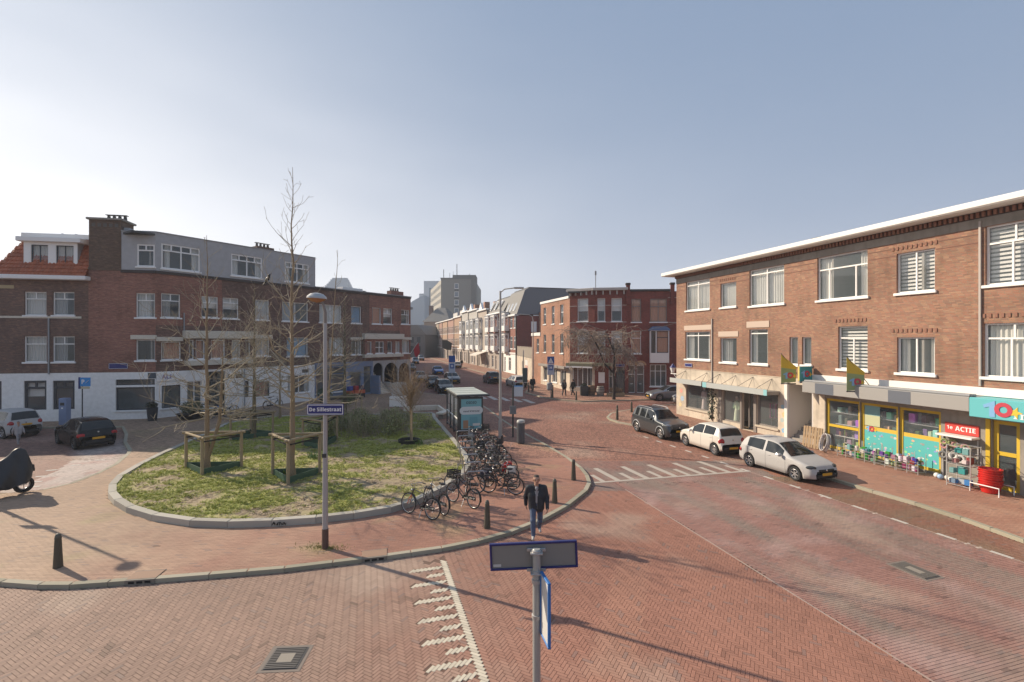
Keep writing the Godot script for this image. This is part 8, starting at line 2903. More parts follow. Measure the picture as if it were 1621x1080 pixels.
	put(b, "bush", mt("leaf_green", C(0.07, 0.12, 0.04), 0.55, {"vertex_color_use_as_albedo": true}), t)
	t = thing("round_shrub", "yellow green feathery shrub beside the mossy tree before the blue shopfront", "shrub", P(-14.6, 43.0))
	b = MB.new()
	leaf_mass(b, Vector3(0, 0.7, 0), Vector3(0.8, 0.75, 0.8), 1000, 0.06)
	put(b, "bush", mt("leaf_lime", C(0.16, 0.19, 0.05), 0.6, {"vertex_color_use_as_albedo": true}), t)
	t = thing("flower_planter", "low planter of red brown plants beside the barrels at the corner house", "planter", P(10.9, 50.8))
	b = MB.new()
	b.bx(-0.9, 0.0, -0.3, 0.9, 0.35, 0.3, 0.02)
	put(b, "box", bark("stake_wood", C(0.52, 0.41, 0.27)), t)
	b = MB.new()
	leaf_mass(b, Vector3(0, 0.6, 0), Vector3(1.1, 0.4, 0.45), 700, 0.07)
	put(b, "plants", mt("leaf_rust", C(0.14, 0.075, 0.04), 0.7, {"vertex_color_use_as_albedo": true}), t)
	t = thing("moss_tuft", "yellow green moss and weeds round the foot of the lamp post", "weeds", P(-5.23, 13.55))
	b = MB.new()
	rg.seed = 70
	for i in 500:
		var a := rg.randf() * TAU
		var r := absf(rg.randfn(0, 0.22)) + 0.05
		var p := Vector3(cos(a) * r * 1.6, 0.0, sin(a) * r * 0.8)
		var d := Vector3(rg.randfn(0, 0.5), 1, rg.randfn(0, 0.5)).normalized() * rg.randf_range(0.015, 0.05)
		var w := Vector3(cos(a), 0, -sin(a)) * 0.009
		b.quad(p - w, p + w, p + d + w * 0.4, p + d - w * 0.4)
	put(b, "weed_blades", mt("moss", C(0.22, 0.22, 0.05), 0.8), t)


# ---------------------------------------------------------------- street furniture
func props() -> void:
	var I := Transform3D()
	var steel := mt("galvanised", C(0.33, 0.33, 0.32), 0.5, {"metallic": 0.35})
	var dark := mt("furniture_dark", C(0.035, 0.037, 0.04), 0.5)
	var b := MB.new()
	# main lamp post
	var t := thing("lamp_post", "tall grey lamp post with orange glass head on the pavement before the lawn", "lamp post", P(-5.23, 13.53))
	b.lathe([Vector2(0.078, 0.55), Vector2(0.068, 2.6), Vector2(0.058, 2.62), Vector2(0.05, 6.1), Vector2(0.046, 6.3)], 16)
	put(b, "pole", mt("lamp_grey", C(0.36, 0.36, 0.37), 0.45, {"metallic": 0.2}), t)
	b = MB.new()
	b.lathe([Vector2(0.09, 0.0), Vector2(0.088, 0.55), Vector2(0.0, 0.56)], 16)
	put(b, "base", mt("lamp_base", C(0.10, 0.06, 0.05), 0.7), t)
	b = MB.new()
	b.tube([Vector3(0, 6.25, 0), Vector3(0, 6.6, 0), Vector3(-0.05, 6.82, -0.0), Vector3(-0.14, 6.95, 0.0)], [0.045, 0.04, 0.035, 0.03], 10)
	put(b, "arm", mt("arm_brown", C(0.22, 0.19, 0.17), 0.5), t)
	b = MB.new()
	b.t = Transform3D(Basis(Vector3.BACK, -0.06), Vector3(-0.24, 7.0, 0))
	b.lathe([Vector2(0.27, -0.01), Vector2(0.26, 0.04), Vector2(0.17, 0.12), Vector2(0.05, 0.15), Vector2(0.0, 0.15)], 20)
	put(b, "hood", mt("lamp_hood", C(0.42, 0.42, 0.42), 0.35, {"metallic": 0.3}), t)
	b = MB.new()
	b.t = Transform3D(Basis(Vector3.BACK, -0.06), Vector3(-0.24, 7.0, 0))
	b.lathe([Vector2(0.0, -0.13), Vector2(0.14, -0.11), Vector2(0.24, -0.03), Vector2(0.26, -0.01)], 20)
	put(b, "lamp_glass", mt("amber_glass", C(0.30, 0.15, 0.07), 0.2), t)
	bxp(t, "number_tag", dark, I, [-0.06, 2.55, 0.06, 0.06, 2.66, 0.09])
	var lp := copy(t, "lamp_post", "tall grey lamp post beside the covered motorbike, just outside the left edge", P(-20.4, 18.1), 0.0)
	bxp(lp, "name_plate", mt("plate_blue"), I, [-0.5, 3.5, 0.06, 0.5, 3.85, 0.08])
	street_plate("blue De Sillestraat street sign on the tall grey lamp post", "De Sillestraat", Transform3D(Basis(Vector3.UP, 0.02), P(-5.18, 13.42, 3.9)), 1.02, 0.31, 0.138, "")
	bxp(get_node("street_name_plate_003") if has_node("street_name_plate_003") else t, "clamp", steel, I, [-0.12, -0.1, -0.2, 0.02, 0.1, -0.001])
	# the two tall plain poles by the bus stop and in the street
	t = thing("lamp_post", "tall slim grey pole beside the bus stop", "lamp post", P(-0.7, 29.0))
	b = MB.new()
	b.lathe([Vector2(0.12, 0), Vector2(0.115, 1.0), Vector2(0.085, 1.05), Vector2(0.06, 8.8), Vector2(0, 8.8)], 14)
	put(b, "pole", mt("pole_pale", C(0.40, 0.39, 0.37), 0.5, {"metallic": 0.2}), t)
	b = MB.new()
	b.tube([Vector3(0, 8.7, 0), Vector3(0.25, 8.9, 0.1), Vector3(0.9, 8.95, 0.4)], 0.035, 8)
	b.box(Vector3(1.1, 8.93, 0.5), Vector3(0.6, 0.1, 0.22), 0.03)
	put(b, "arm", mt("pole_pale"), t)
	for q in [[2.6, 59.6, 8.9, "tall street lamp with curved arm before the orange side wing"], [1.35, 57.6, 5.2, "slim pole with a signal box before the terrace building"]]:
		t = thing("lamp_post", q[3], "lamp post", P(q[0], q[1]))
		b = MB.new()
		b.lathe([Vector2(0.1, 0), Vector2(0.06, q[2] - 0.6), Vector2(0.05, q[2] - 0.5)], 10)
		if q[2] > 6:
			b.tube([Vector3(0, q[2] - 0.6, 0), Vector3(-0.1, q[2] - 0.1, 0), Vector3(-0.5, q[2] + 0.15, 0), Vector3(-1.6, q[2] + 0.2, 0)], 0.05, 8)
			b.box(Vector3(-1.9, q[2] + 0.18, 0), Vector3(0.7, 0.12, 0.25), 0.03)
		put(b, "pole", mt("pole_pale"), t)
		if q[2] < 6:
			bxp(t, "signal_box", mt("box_green", C(0.05, 0.07, 0.065), 0.6), I, [-0.1, 0.9, -0.2, 0.5, 2.6, 0.2], 0.05)
	# signpost in front, seen from behind
	t = thing("sign_post", "grey steel signpost in the foreground bottom centre", "signpost", P(0.28, 5.5, ROAD))
	b = MB.new()
	b.lathe([Vector2(0.045, 0), Vector2(0.045, 3.53), Vector2(0.04, 3.535), Vector2(0, 3.535)], 16)
	put(b, "pole", mt("post_steel", C(0.36, 0.37, 0.36), 0.45, {"metallic": 0.3}), t)
	for y in [3.27, 3.5, 2.77, 3.17]:
		b = MB.new()
		b.lathe([Vector2(0.046, -0.025), Vector2(0.056, -0.02), Vector2(0.056, 0.02), Vector2(0.046, 0.025)], 16, Vector3(0, y, 0))
		if y > 3.2:
			b.box(Vector3(0, y, -0.06), Vector3(0.22, 0.04, 0.03), 0.006)
			b.box(Vector3(0, y - 0.005, -0.0), Vector3(0.14, 0.02, 0.12), 0.005)
		put(b, "clamp", mt("clamp_steel", C(0.42, 0.41, 0.40), 0.4, {"metallic": 0.4}), t)
	t = thing("name_board", "back of a dark blue rimmed street name board on the foreground signpost", "street sign")
	t.transform = Transform3D(Basis(Vector3.UP, 0.0) * Basis(Vector3.BACK, 0.045), P(0.25, 5.58, 3.33))
	b = MB.new()
	b.bx(-0.495, -0.145, 0.0, 0.495, 0.145, 0.012, 0.005)
	put(b, "back_panel", mt("sign_back", C(0.22, 0.22, 0.21), 0.55, {"metallic": 0.2}), t)
	for q in [[-0.505, 0.13, 0.505, 0.155], [-0.505, -0.155, 0.505, -0.13], [-0.505, -0.13, -0.48, 0.13], [0.48, -0.13, 0.505, 0.13]]:
		bxp(t, "rim", mt("rim_navy", C(0.018, 0.02, 0.12), 0.35), I, [q[0], q[1], -0.012, q[2], q[3], 0.03], 0.006)
	bxp(t, "sticker", mt("sticker", C(0.5, 0.5, 0.48), 0.6), I, [-0.47, -0.115, 0.012, -0.38, -0.085, 0.014])
	t = thing("parking_sign", "narrow blue rimmed sign seen edge-on under the street name board", "traffic sign")
	t.transform = Transform3D(Basis(Vector3(0.235, 0, 0.97).normalized(), Vector3.UP, Vector3(-0.97, 0, 0.235).normalized()), P(0.34, 5.47, 2.84))
	b = MB.new()
	b.bx(0.0, -0.34, 0.0, 0.28, 0.34, 0.012, 0.005)
	put(b, "panel", mt("sign_face_pale", C(0.55, 0.54, 0.52), 0.5), t)
	for q in [[-0.01, 0.33, 0.29, 0.355], [-0.01, -0.355, 0.29, -0.33], [0.265, -0.33, 0.29, 0.33], [-0.01, -0.33, 0.012, 0.33]]:
		bxp(t, "rim", mt("rim_blue", C(0.03, 0.16, 0.45), 0.35), I, [q[0], q[1], -0.012, q[2], q[3], 0.022], 0.005)
	bxp(t, "face", mt("rim_blue"), I, [0.012, -0.33, -0.006, 0.265, 0.33, -0.0005])
	# bollards
	var bo: Node3D = null
	for q in [[-11.64, 12.39, "cast iron bollard alone at the bottom left by the kerb"], [-0.77, 14.99, "cast iron bollard left of the walking man"], [1.53, 17.33, "cast iron bollard just right of the walking man"], [2.57, 20.17, "cast iron bollard at the tip of the pavement by the striped ramp"], [7.75, 35.6, "cast iron bollard nearest the tip of the right pavement, in front of another"], [8.1, 37.2, "cast iron bollard right behind the one at the right pavement tip"], [9.75, 39.4, "cast iron bollard behind the dark off-roader at the right pavement"], [6.3, 47.4, "cast iron bollard by the kerb in front of the barrels"], [4.1, 49.4, "cast iron bollard below the zebra crossing sign"], [1.9, 55.0, "cast iron bollard beside the far signal box"], [2.0, 58.2, "cast iron bollard behind the silver estate, at the far kerb"]]:
		if bo == null:
			bo = thing("bollard", q[2], "bollard", P(q[0], q[1]), 0.0, "cast iron bollards")
			b = MB.new()
			b.lathe([Vector2(0.105, 0), Vector2(0.10, 0.1), Vector2(0.085, 0.4), Vector2(0.07, 0.74), Vector2(0.075, 0.745), Vector2(0.075, 0.765), Vector2(0.066, 0.775)], 16)
			put(b, "post", mt("bollard_brown", C(0.075, 0.068, 0.048), 0.65), bo)
			b = MB.new()
			b.lathe([Vector2(0.068, 0.775), Vector2(0.062, 0.82), Vector2(0.04, 0.86), Vector2(0.0, 0.875)], 16)
			put(b, "cap", mt("bollard_cap", C(0.10, 0.095, 0.075), 0.6), bo)
		else:
			copy(bo, "bollard", q[2], P(q[0], q[1]), q[0])
	bus_stop()
	# litter bin by the bus stop
	t = thing("litter_bin", "round dark grey slatted litter bin by the bus stop kerb", "litter bin", P(0.5, 27.4))
	b = MB.new()
	b.lathe([Vector2(0.2, 0), Vector2(0.2, 1.22), Vector2(0.0, 1.2)], 20)
	put(b, "liner", dark, t)
	for i in 16:
		var a := TAU * i / 16
		b = MB.new()
		b.t = Transform3D(Basis(Vector3.UP, a), Vector3.ZERO)
		b.bx(-0.032, 0.06, 0.2, 0.032, 1.15, 0.225, 0.006)
		put(b, "slat", mt("bin_slat", C(0.12, 0.125, 0.135), 0.5), t)
	b = MB.new()
	b.lathe([Vector2(0.235, 1.17), Vector2(0.235, 1.25), Vector2(0.2, 1.32), Vector2(0.1, 1.34), Vector2(0.0, 1.34)], 20)
	put(b, "lid", mt("bin_lid", C(0.42, 0.42, 0.40), 0.4), t)
	# signs
	t = thing("parking_sign", "square blue P parking sign on a pole by the white wall, left", "traffic sign", P(-29.7, 33.4))
	b = MB.new()
	b.lathe([Vector2(0.035, 0), Vector2(0.035, 3.25), Vector2(0, 3.25)], 10)
	put(b, "pole", dark, t)
	bxp(t, "panel", mt("sign_blue", C(0.02, 0.25, 0.62), 0.4), I, [-0.12, 2.68, 0.04, 0.62, 3.28, 0.07], 0.01)
	lettering("P", 0.42, mt("sign_white"), t, Transform3D(Basis(), Vector3(0.1, 2.98, 0.075)))
	b = MB.new()
	b.bar(Vector3(0.3, 2.9, 0.075), Vector3(0.52, 3.1, 0.075), 0.05, 0.012)
	put(b, "ticket_mark", mt("sign_white"), t)
	bxp(t, "lower_panel", mt("sign_yellowish", C(0.5, 0.45, 0.32), 0.5), I, [-0.05, 2.5, 0.04, 0.55, 2.66, 0.06])
	bxp(t, "side_panel", mt("plate_blue"), I, [-0.2, 2.5, -0.02, -0.12, 3.3, 0.1], 0.01)
	t = thing("parking_meter", "tall blue grey parking meter by the left cars", "parking meter", P(-31.0, 33.5))
	bxp(t, "case", mt("meter_blue", C(0.21, 0.27, 0.42), 0.5), I, [-0.27, 0.0, -0.2, 0.27, 1.85, 0.2], 0.03)
	bxp(t, "screen", dark, I, [-0.14, 1.35, 0.2, 0.14, 1.55, 0.21])
	bxp(t, "emblem", mt("sign_white"), I, [-0.06, 1.12, 0.2, 0.06, 1.22, 0.21])
	zebra_sign("blue zebra crossing sign over a white H hospital sign before the side wing", P(4.0, 49.9), true)
	zebra_sign("blue sign over a white H hospital sign on the left side of the zebra crossing", P(-6.6, 53.2), false)
	t = thing("litter_bin", "grey litter bin on a post under the zebra crossing sign", "litter bin", P(3.85, 49.55))
	b = MB.new()
	b.lathe([Vector2(0.2, 0.75), Vector2(0.29, 0.9), Vector2(0.3, 1.45), Vector2(0.22, 1.55), Vector2(0.0, 1.56)], 14)
	put(b, "drum", mt("bin_grey", C(0.28, 0.28, 0.28), 0.6), t)
	b = MB.new()
	b.tube([Vector3(0.35, 0, 0), Vector3(0.35, 1.3, 0)], 0.05, 8)
	b.bar(Vector3(0.2, 1.1, 0), Vector3(0.4, 1.1, 0), 0.05, 0.05)
	put(b, "post", dark, t)
	# barrels, bin and tables before the corner house
	for q in [[8.55, 51.9, "brown wooden barrel under the awning, left of the pale barrel"], [9.35, 51.1, "pale grey wooden barrel right of the brown barrel"]]:
		t = thing("barrel", q[2], "barrel", P(q[0], q[1]), 0.0, "barrels at the corner house")
		b = MB.new()
		for i in 16:
			var a := TAU * i / 16
			var c := TAU * (i + 0.94) / 16
			var prof := [[0.33, 0.0], [0.41, 0.3], [0.44, 0.52], [0.41, 0.74], [0.33, 1.04]]
			for j in 4:
				b.quad(Vector3(cos(a) * prof[j][0], prof[j][1], -sin(a) * prof[j][0]), Vector3(cos(c) * prof[j][0], prof[j][1], -sin(c) * prof[j][0]), Vector3(cos(c) * prof[j + 1][0], prof[j + 1][1], -sin(c) * prof[j + 1][0]), Vector3(cos(a) * prof[j + 1][0], prof[j + 1][1], -sin(a) * prof[j + 1][0]))
		put(b, "staves", mt("barrel_brown", C(0.26, 0.15, 0.08), 0.8) if q[0] < 9 else mt("barrel_grey", C(0.30, 0.28, 0.25), 0.8), t).set_meta("kind", "stuff")
		b = MB.new()
		b.lathe([Vector2(0.34, 1.0), Vector2(0.0, 1.0)], 16)
		put(b, "lid", mt("barrel_lid", C(0.2, 0.16, 0.12), 0.8), t)
		for y in [0.14, 0.36, 0.68, 0.9]:
			b = MB.new()
			var r := 0.335 + 0.108 * sin(PI * y / 1.04)
			b.lathe([Vector2(r, y - 0.03), Vector2(r + 0.008, y), Vector2(r, y + 0.03)], 18)
			put(b, "hoop", mt("hoop_iron", C(0.07, 0.07, 0.07), 0.6), t)
	t = thing("planter_box", "dark square planter box left of the barrels", "planter", P(7.7, 51.6))
	bxp(t, "box", dark, I, [-0.4, 0.0, -0.4, 0.4, 1.0, 0.4], 0.03)
	b = MB.new()
	rg.seed = 66
	leaf_mass(b, Vector3(0, 1.15, 0), Vector3(0.4, 0.2, 0.4), 200, 0.07)
	put(b, "plants", mt("leaf_dark"), t)
	# low walls by the shelter, white stepped seat
	for q in [[-8.9, 39.7, -6.3, 40.6, "low white concrete wall along the back of the lawn"], [-6.3, 40.6, -5.4, 37.9, "short low white concrete wall beside the bus shelter"]]:
		t = thing("low_wall", q[4], "wall")
		t.transform = wall_frame(q[0], q[1], q[2], q[3])
		var ln := Vector2(q[0], q[1]).distance_to(Vector2(q[2], q[3]))
		bxp(t, "wall", M["stone_pale"], I, [0, 0, -0.2, ln, 0.42, 0.0], 0.02)
	t = thing("white_bench", "white pedestal with a fan of upright white slabs beside the outside stairs", "seat", P(-10.5, 43.0))
	bxp(t, "pedestal", mt("roof_white"), I, [-0.3, 0.0, -0.9, 1.1, 0.9, 0.5], 0.03)
	for i in 6:
		b = MB.new()
		b.t = Transform3D(Basis(Vector3.UP, -0.25), Vector3(0.3 + i * 0.06, 0.9, 0.3 - i * 0.2)).scaled_local(Vector3(0.75, 0.8, 1))
		b.plate(PackedVector2Array([Vector2(-0.5, 0), Vector2(0.5, 0), Vector2(0.72, 0.45), Vector2(0.6, 0.9), Vector2(0.75, 1.3), Vector2(0.5, 1.5), Vector2(-0.5, 1.5), Vector2(-0.75, 1.3), Vector2(-0.6, 0.9), Vector2(-0.72, 0.45)]), -0.03, 0.03)
		put(b, "slab", mt("slab_white", C(0.5, 0.49, 0.47), 0.8), t)
	t = thing("crate_stand", "orange crates of goods before the blue shopfront window", "crates", P(-15.9, 49.2), 0.99)
	for i in 3:
		bxp(t, "crate", mt("crate_orange", C(0.5, 0.12, 0.06), 0.6), I, [-1.0 + i * 0.7, 0.45, -0.25, -0.4 + i * 0.7, 0.8, 0.25], 0.02)
		bxp(t, "goods", mt(["goods_blue", "goods_red", "goods_navy"][i], [C(0.05, 0.08, 0.3), C(0.4, 0.05, 0.05), C(0.03, 0.03, 0.1)][i], 0.7), I, [-0.95 + i * 0.7, 0.8, -0.2, -0.45 + i * 0.7, 1.25, 0.2], 0.05)
	bxp(t, "stand", dark, I, [-1.0, 0.0, -0.2, 1.0, 0.44, 0.2])
	t = thing("flag", "red and white flag hanging from the end house of the left row", "flag", P(-12.1, 58.0, 4.4))
	b = MB.new()
	b.bar(Vector3(0, 0, 0), Vector3(0.9, 1.2, 0.8), 0.05, 0.05)
	put(b, "pole", white(), t)
	b = MB.new()
	b.t = Transform3D(Basis(Vector3.UP, 0.3), Vector3(0.35, 0.5, 0.3))
	b.plate(PackedVector2Array([Vector2(0, 0), Vector2(0.6, 0.7), Vector2(0.75, -0.5), Vector2(0.3, -1.1), Vector2(0.1, -0.7)]), -0.01, 0.01)
	put(b, "cloth", mt("flag_red", C(0.4, 0.03, 0.04), 0.8), t)
	t = thing("antenna", "tall thin mast on the roof of the tiled house at left", "mast", FA * Vector3(9.0, 13.6, -3.0))
	b = MB.new()
	b.bar(Vector3.ZERO, Vector3(0, 0.5, 0), 0.1, 0.1)
	put(b, "stub", dark, t)
	# a bird in the bare tree, wire over the side street
	t = thing("crow", "black crow perched in the bare crown before the grey roof storey", "bird", P(-12.45, 24.6, 8.95))
	b = MB.new()
	b.t = Transform3D(Basis(Vector3.BACK, 0.9), Vector3.ZERO)
	b.ball(Vector3.ZERO, Vector3(0.2, 0.085, 0.085), 8)
	b.ball(Vector3(0.2, 0.05, 0), Vector3(0.075, 0.065, 0.06), 7)
	b.bar(Vector3(0.25, 0.05, 0), Vector3(0.35, 0.02, 0), 0.025, 0.025)
	b.box(Vector3(-0.27, -0.02, 0), Vector3(0.22, 0.03, 0.09), 0.01)
	put(b, "body", mt("crow_black", C(0.012, 0.012, 0.014), 0.5), t)
	t = thing("overhead_wire", "thin wire slung from the brick flats towards the corner house", "wire")
	b = MB.new()
	var a := Vector3(13.3, 7.3, -38.4)
	var c := Vector3(7.5, 8.2, -56.0)
	var ps := []
	for i in 13:
		var f := i / 12.0
		ps.append(a.lerp(c, f) - Vector3.UP * 1.1 * sin(PI * f))
	b.tube(ps, 0.016, 4)
	put(b, "wire", dark, t)


func zebra_sign(label: String, at: Vector3, tri_mark: bool) -> void:
	var t := thing("zebra_sign", label, "traffic sign", at)
	var I := Transform3D()
	var b := MB.new()
	b.lathe([Vector2(0.04, 0), Vector2(0.04, 4.2), Vector2(0, 4.2)], 8)
	put(b, "pole", mt("pole_pale"), t)
	bxp(t, "panel", mt("sign_deep_blue", C(0.02, 0.08, 0.3), 0.4), I, [-0.36, 3.45, 0.04, 0.36, 4.2, 0.07], 0.01)
	if tri_mark:
		b = MB.new()
		b.plate(PackedVector2Array([Vector2(-0.27, 3.53), Vector2(0.27, 3.53), Vector2(0, 4.08)]), 0.07, 0.078)
		put(b, "white_triangle", mt("sign_white"), t)
		b = MB.new()
		b.bar(Vector3(-0.06, 3.6, 0.08), Vector3(0.02, 3.8, 0.08), 0.05, 0.01)
		b.bar(Vector3(0.08, 3.6, 0.08), Vector3(0.02, 3.8, 0.08), 0.05, 0.01)
		b.bar(Vector3(0.02, 3.8, 0.08), Vector3(0.0, 3.92, 0.08), 0.06, 0.01)
		put(b, "walker", mt("dark_frame"), t)
	bxp(t, "lower_panel", mt("sign_lower", C(0.42, 0.47, 0.55), 0.5), I, [-0.36, 2.3, 0.04, 0.36, 3.42, 0.07], 0.01)
	bxp(t, "square", mt("sign_deep_blue"), I, [-0.22, 2.78, 0.07, 0.22, 3.3, 0.075])
	lettering("H", 0.4, mt("sign_white"), t, Transform3D(Basis(), Vector3(0, 3.04, 0.078)))


func bus_stop() -> void:
	var I := Transform3D()
	var t := thing("bus_shelter", "dark framed glass bus shelter with pale ribbed roof and lit poster end", "bus shelter")
	t.transform = wall_frame(-3.3, 29.5, -1.65, 29.98)
	# local x across the pavement, -z along the kerb away from the camera
	var dk := mt("shelter_frame", C(0.045, 0.048, 0.05), 0.45)
	var ln := 4.4
	for p in [[0.0, 0.0], [0.0, -1.47], [0.0, -2.93], [0.0, -ln], [1.55, -ln]]:
		bxp(t, "post", dk, I, [p[0] - 0.04, 0.0, p[1] - 0.04, p[0] + 0.04, 2.4, p[1] + 0.04])
	for i in 3:
		var z0 := -i * 1.467 - 0.05
		for y in [0.15, 1.0, 2.25]:
			bxp(t, "rail", dk if y != 1.0 else white(), I, [-0.03, y, z0 - 1.37, 0.03, y + 0.06, z0])
		var b := MB.new()
		for q in [[0.21, 1.0], [1.06, 2.25]]:
			b.quad(Vector3(0, q[0], z0 - 1.37), Vector3(0, q[0], z0), Vector3(0, q[1], z0), Vector3(0, q[1], z0 - 1.37))
		put(b, "pane", glass(), t)
	var b := MB.new()
	b.quad(Vector3(0.05, 0.2, -ln), Vector3(1.5, 0.2, -ln), Vector3(1.5, 2.3, -ln), Vector3(0.05, 2.3, -ln))
	put(b, "pane", glass(), t)
	# roof with four pale panels
	bxp(t, "roof_frame", dk, I, [-0.12, 2.4, -ln - 0.15, 1.95, 2.5, 0.2], 0.02)
	for i in 4:
		bxp(t, "roof_panel", mt("roof_panel", C(0.45, 0.48, 0.42), 0.4), I, [-0.05, 2.5, -ln - 0.08 + i * 1.16, 1.88, 2.53, -ln + 0.94 + i * 1.16], 0.01)
	bxp(t, "bench", mt("bench_wood", C(0.3, 0.22, 0.15), 0.7), I, [0.1, 0.45, -3.4, 0.5, 0.5, -0.9], 0.01)
	for z in [-3.2, -1.1]:
		bxp(t, "bench_leg", dk, I, [0.2, 0.0, z, 0.4, 0.449, z + 0.05])
	# poster case, closing the near end
	bxp(t, "poster_case", dk, I, [0.06, 0.25, -0.08, 1.56, 2.36, 0.1], 0.03)
	bxp(t, "poster", mt("poster_teal", C(0.17, 0.42, 0.48), 0.35), I, [0.18, 0.42, 0.1, 1.44, 2.24, 0.106])
	bxp(t, "poster_cloud", mt("poster_white", C(0.62, 0.68, 0.7), 0.4), I, [0.26, 1.3, 0.107, 1.36, 1.78, 0.109], 0.0)
	b = MB.new()
	for x in [0.32, 1.3]:
		var pp := PackedVector2Array()
		for i in 16:
			pp.append(Vector2(x, 1.54) + Vector2(cos(TAU * i / 16), sin(TAU * i / 16)) * 0.235)
		b.plate(pp, 0.1065, 0.1085)
	put(b, "poster_cloud", mt("poster_white"), t)
	lettering("OIOIO", 0.22, mt("poster_ink", C(0.03, 0.04, 0.05), 0.5), t, Transform3D(Basis(), Vector3(0.81, 2.02, 0.109)), 0.003)
	lettering("vanaf €10/mnd", 0.14, mt("poster_ink"), t, Transform3D(Basis(), Vector3(0.81, 1.5, 0.112)), 0.003)
	for q in [[0.3, 0.45, 0.62, 0.95, C(0.35, 0.22, 0.14)], [0.7, 0.45, 1.2, 1.15, C(0.12, 0.35, 0.42)], [0.9, 0.6, 1.35, 0.75, C(0.6, 0.62, 0.6)]]:
		bxp(t, "poster_print", mt("print_%d" % int(q[0] * 10), q[4], 0.4), I, [q[0], q[1], 0.107 + q[0] * 0.002, q[2], q[3], 0.109 + q[0] * 0.002])
	# stop pole
	t = thing("bus_stop_pole", "dark bus stop pole with timetable panel and grey box", "bus stop", P(0.06, 29.2))
	b = MB.new()
	b.lathe([Vector2(0.055, 0), Vector2(0.055, 3.1), Vector2(0, 3.1)], 10)
	put(b, "pole", dk, t)
	bxp(t, "timetable_panel", mt("timetable_white", C(0.5, 0.55, 0.6), 0.4), I, [0.06, 2.45, -0.03, 0.6, 3.05, 0.03], 0.01)
	bxp(t, "panel_cap", mt("sign_blue", C(0.02, 0.25, 0.62), 0.4), I, [0.06, 3.05, -0.03, 0.6, 3.1, 0.03])
	bxp(t, "box", mt("box_grey", C(0.16, 0.17, 0.18), 0.5), I, [-0.2, 1.4, 0.06, 0.2, 1.9, 0.16], 0.02)
	t = thing("bench_stone", "pale concrete bench block behind the bus shelter", "bench", P(-5.1, 36.6), 1.28)
	bxp(t, "seat", M["stone_pale"], I, [-0.9, 0.35, -0.3, 0.9, 0.5, 0.3], 0.02)
	bxp(t, "foot", M["concrete_grey"], I, [-0.7, 0.0, -0.2, 0.7, 0.349, 0.2])


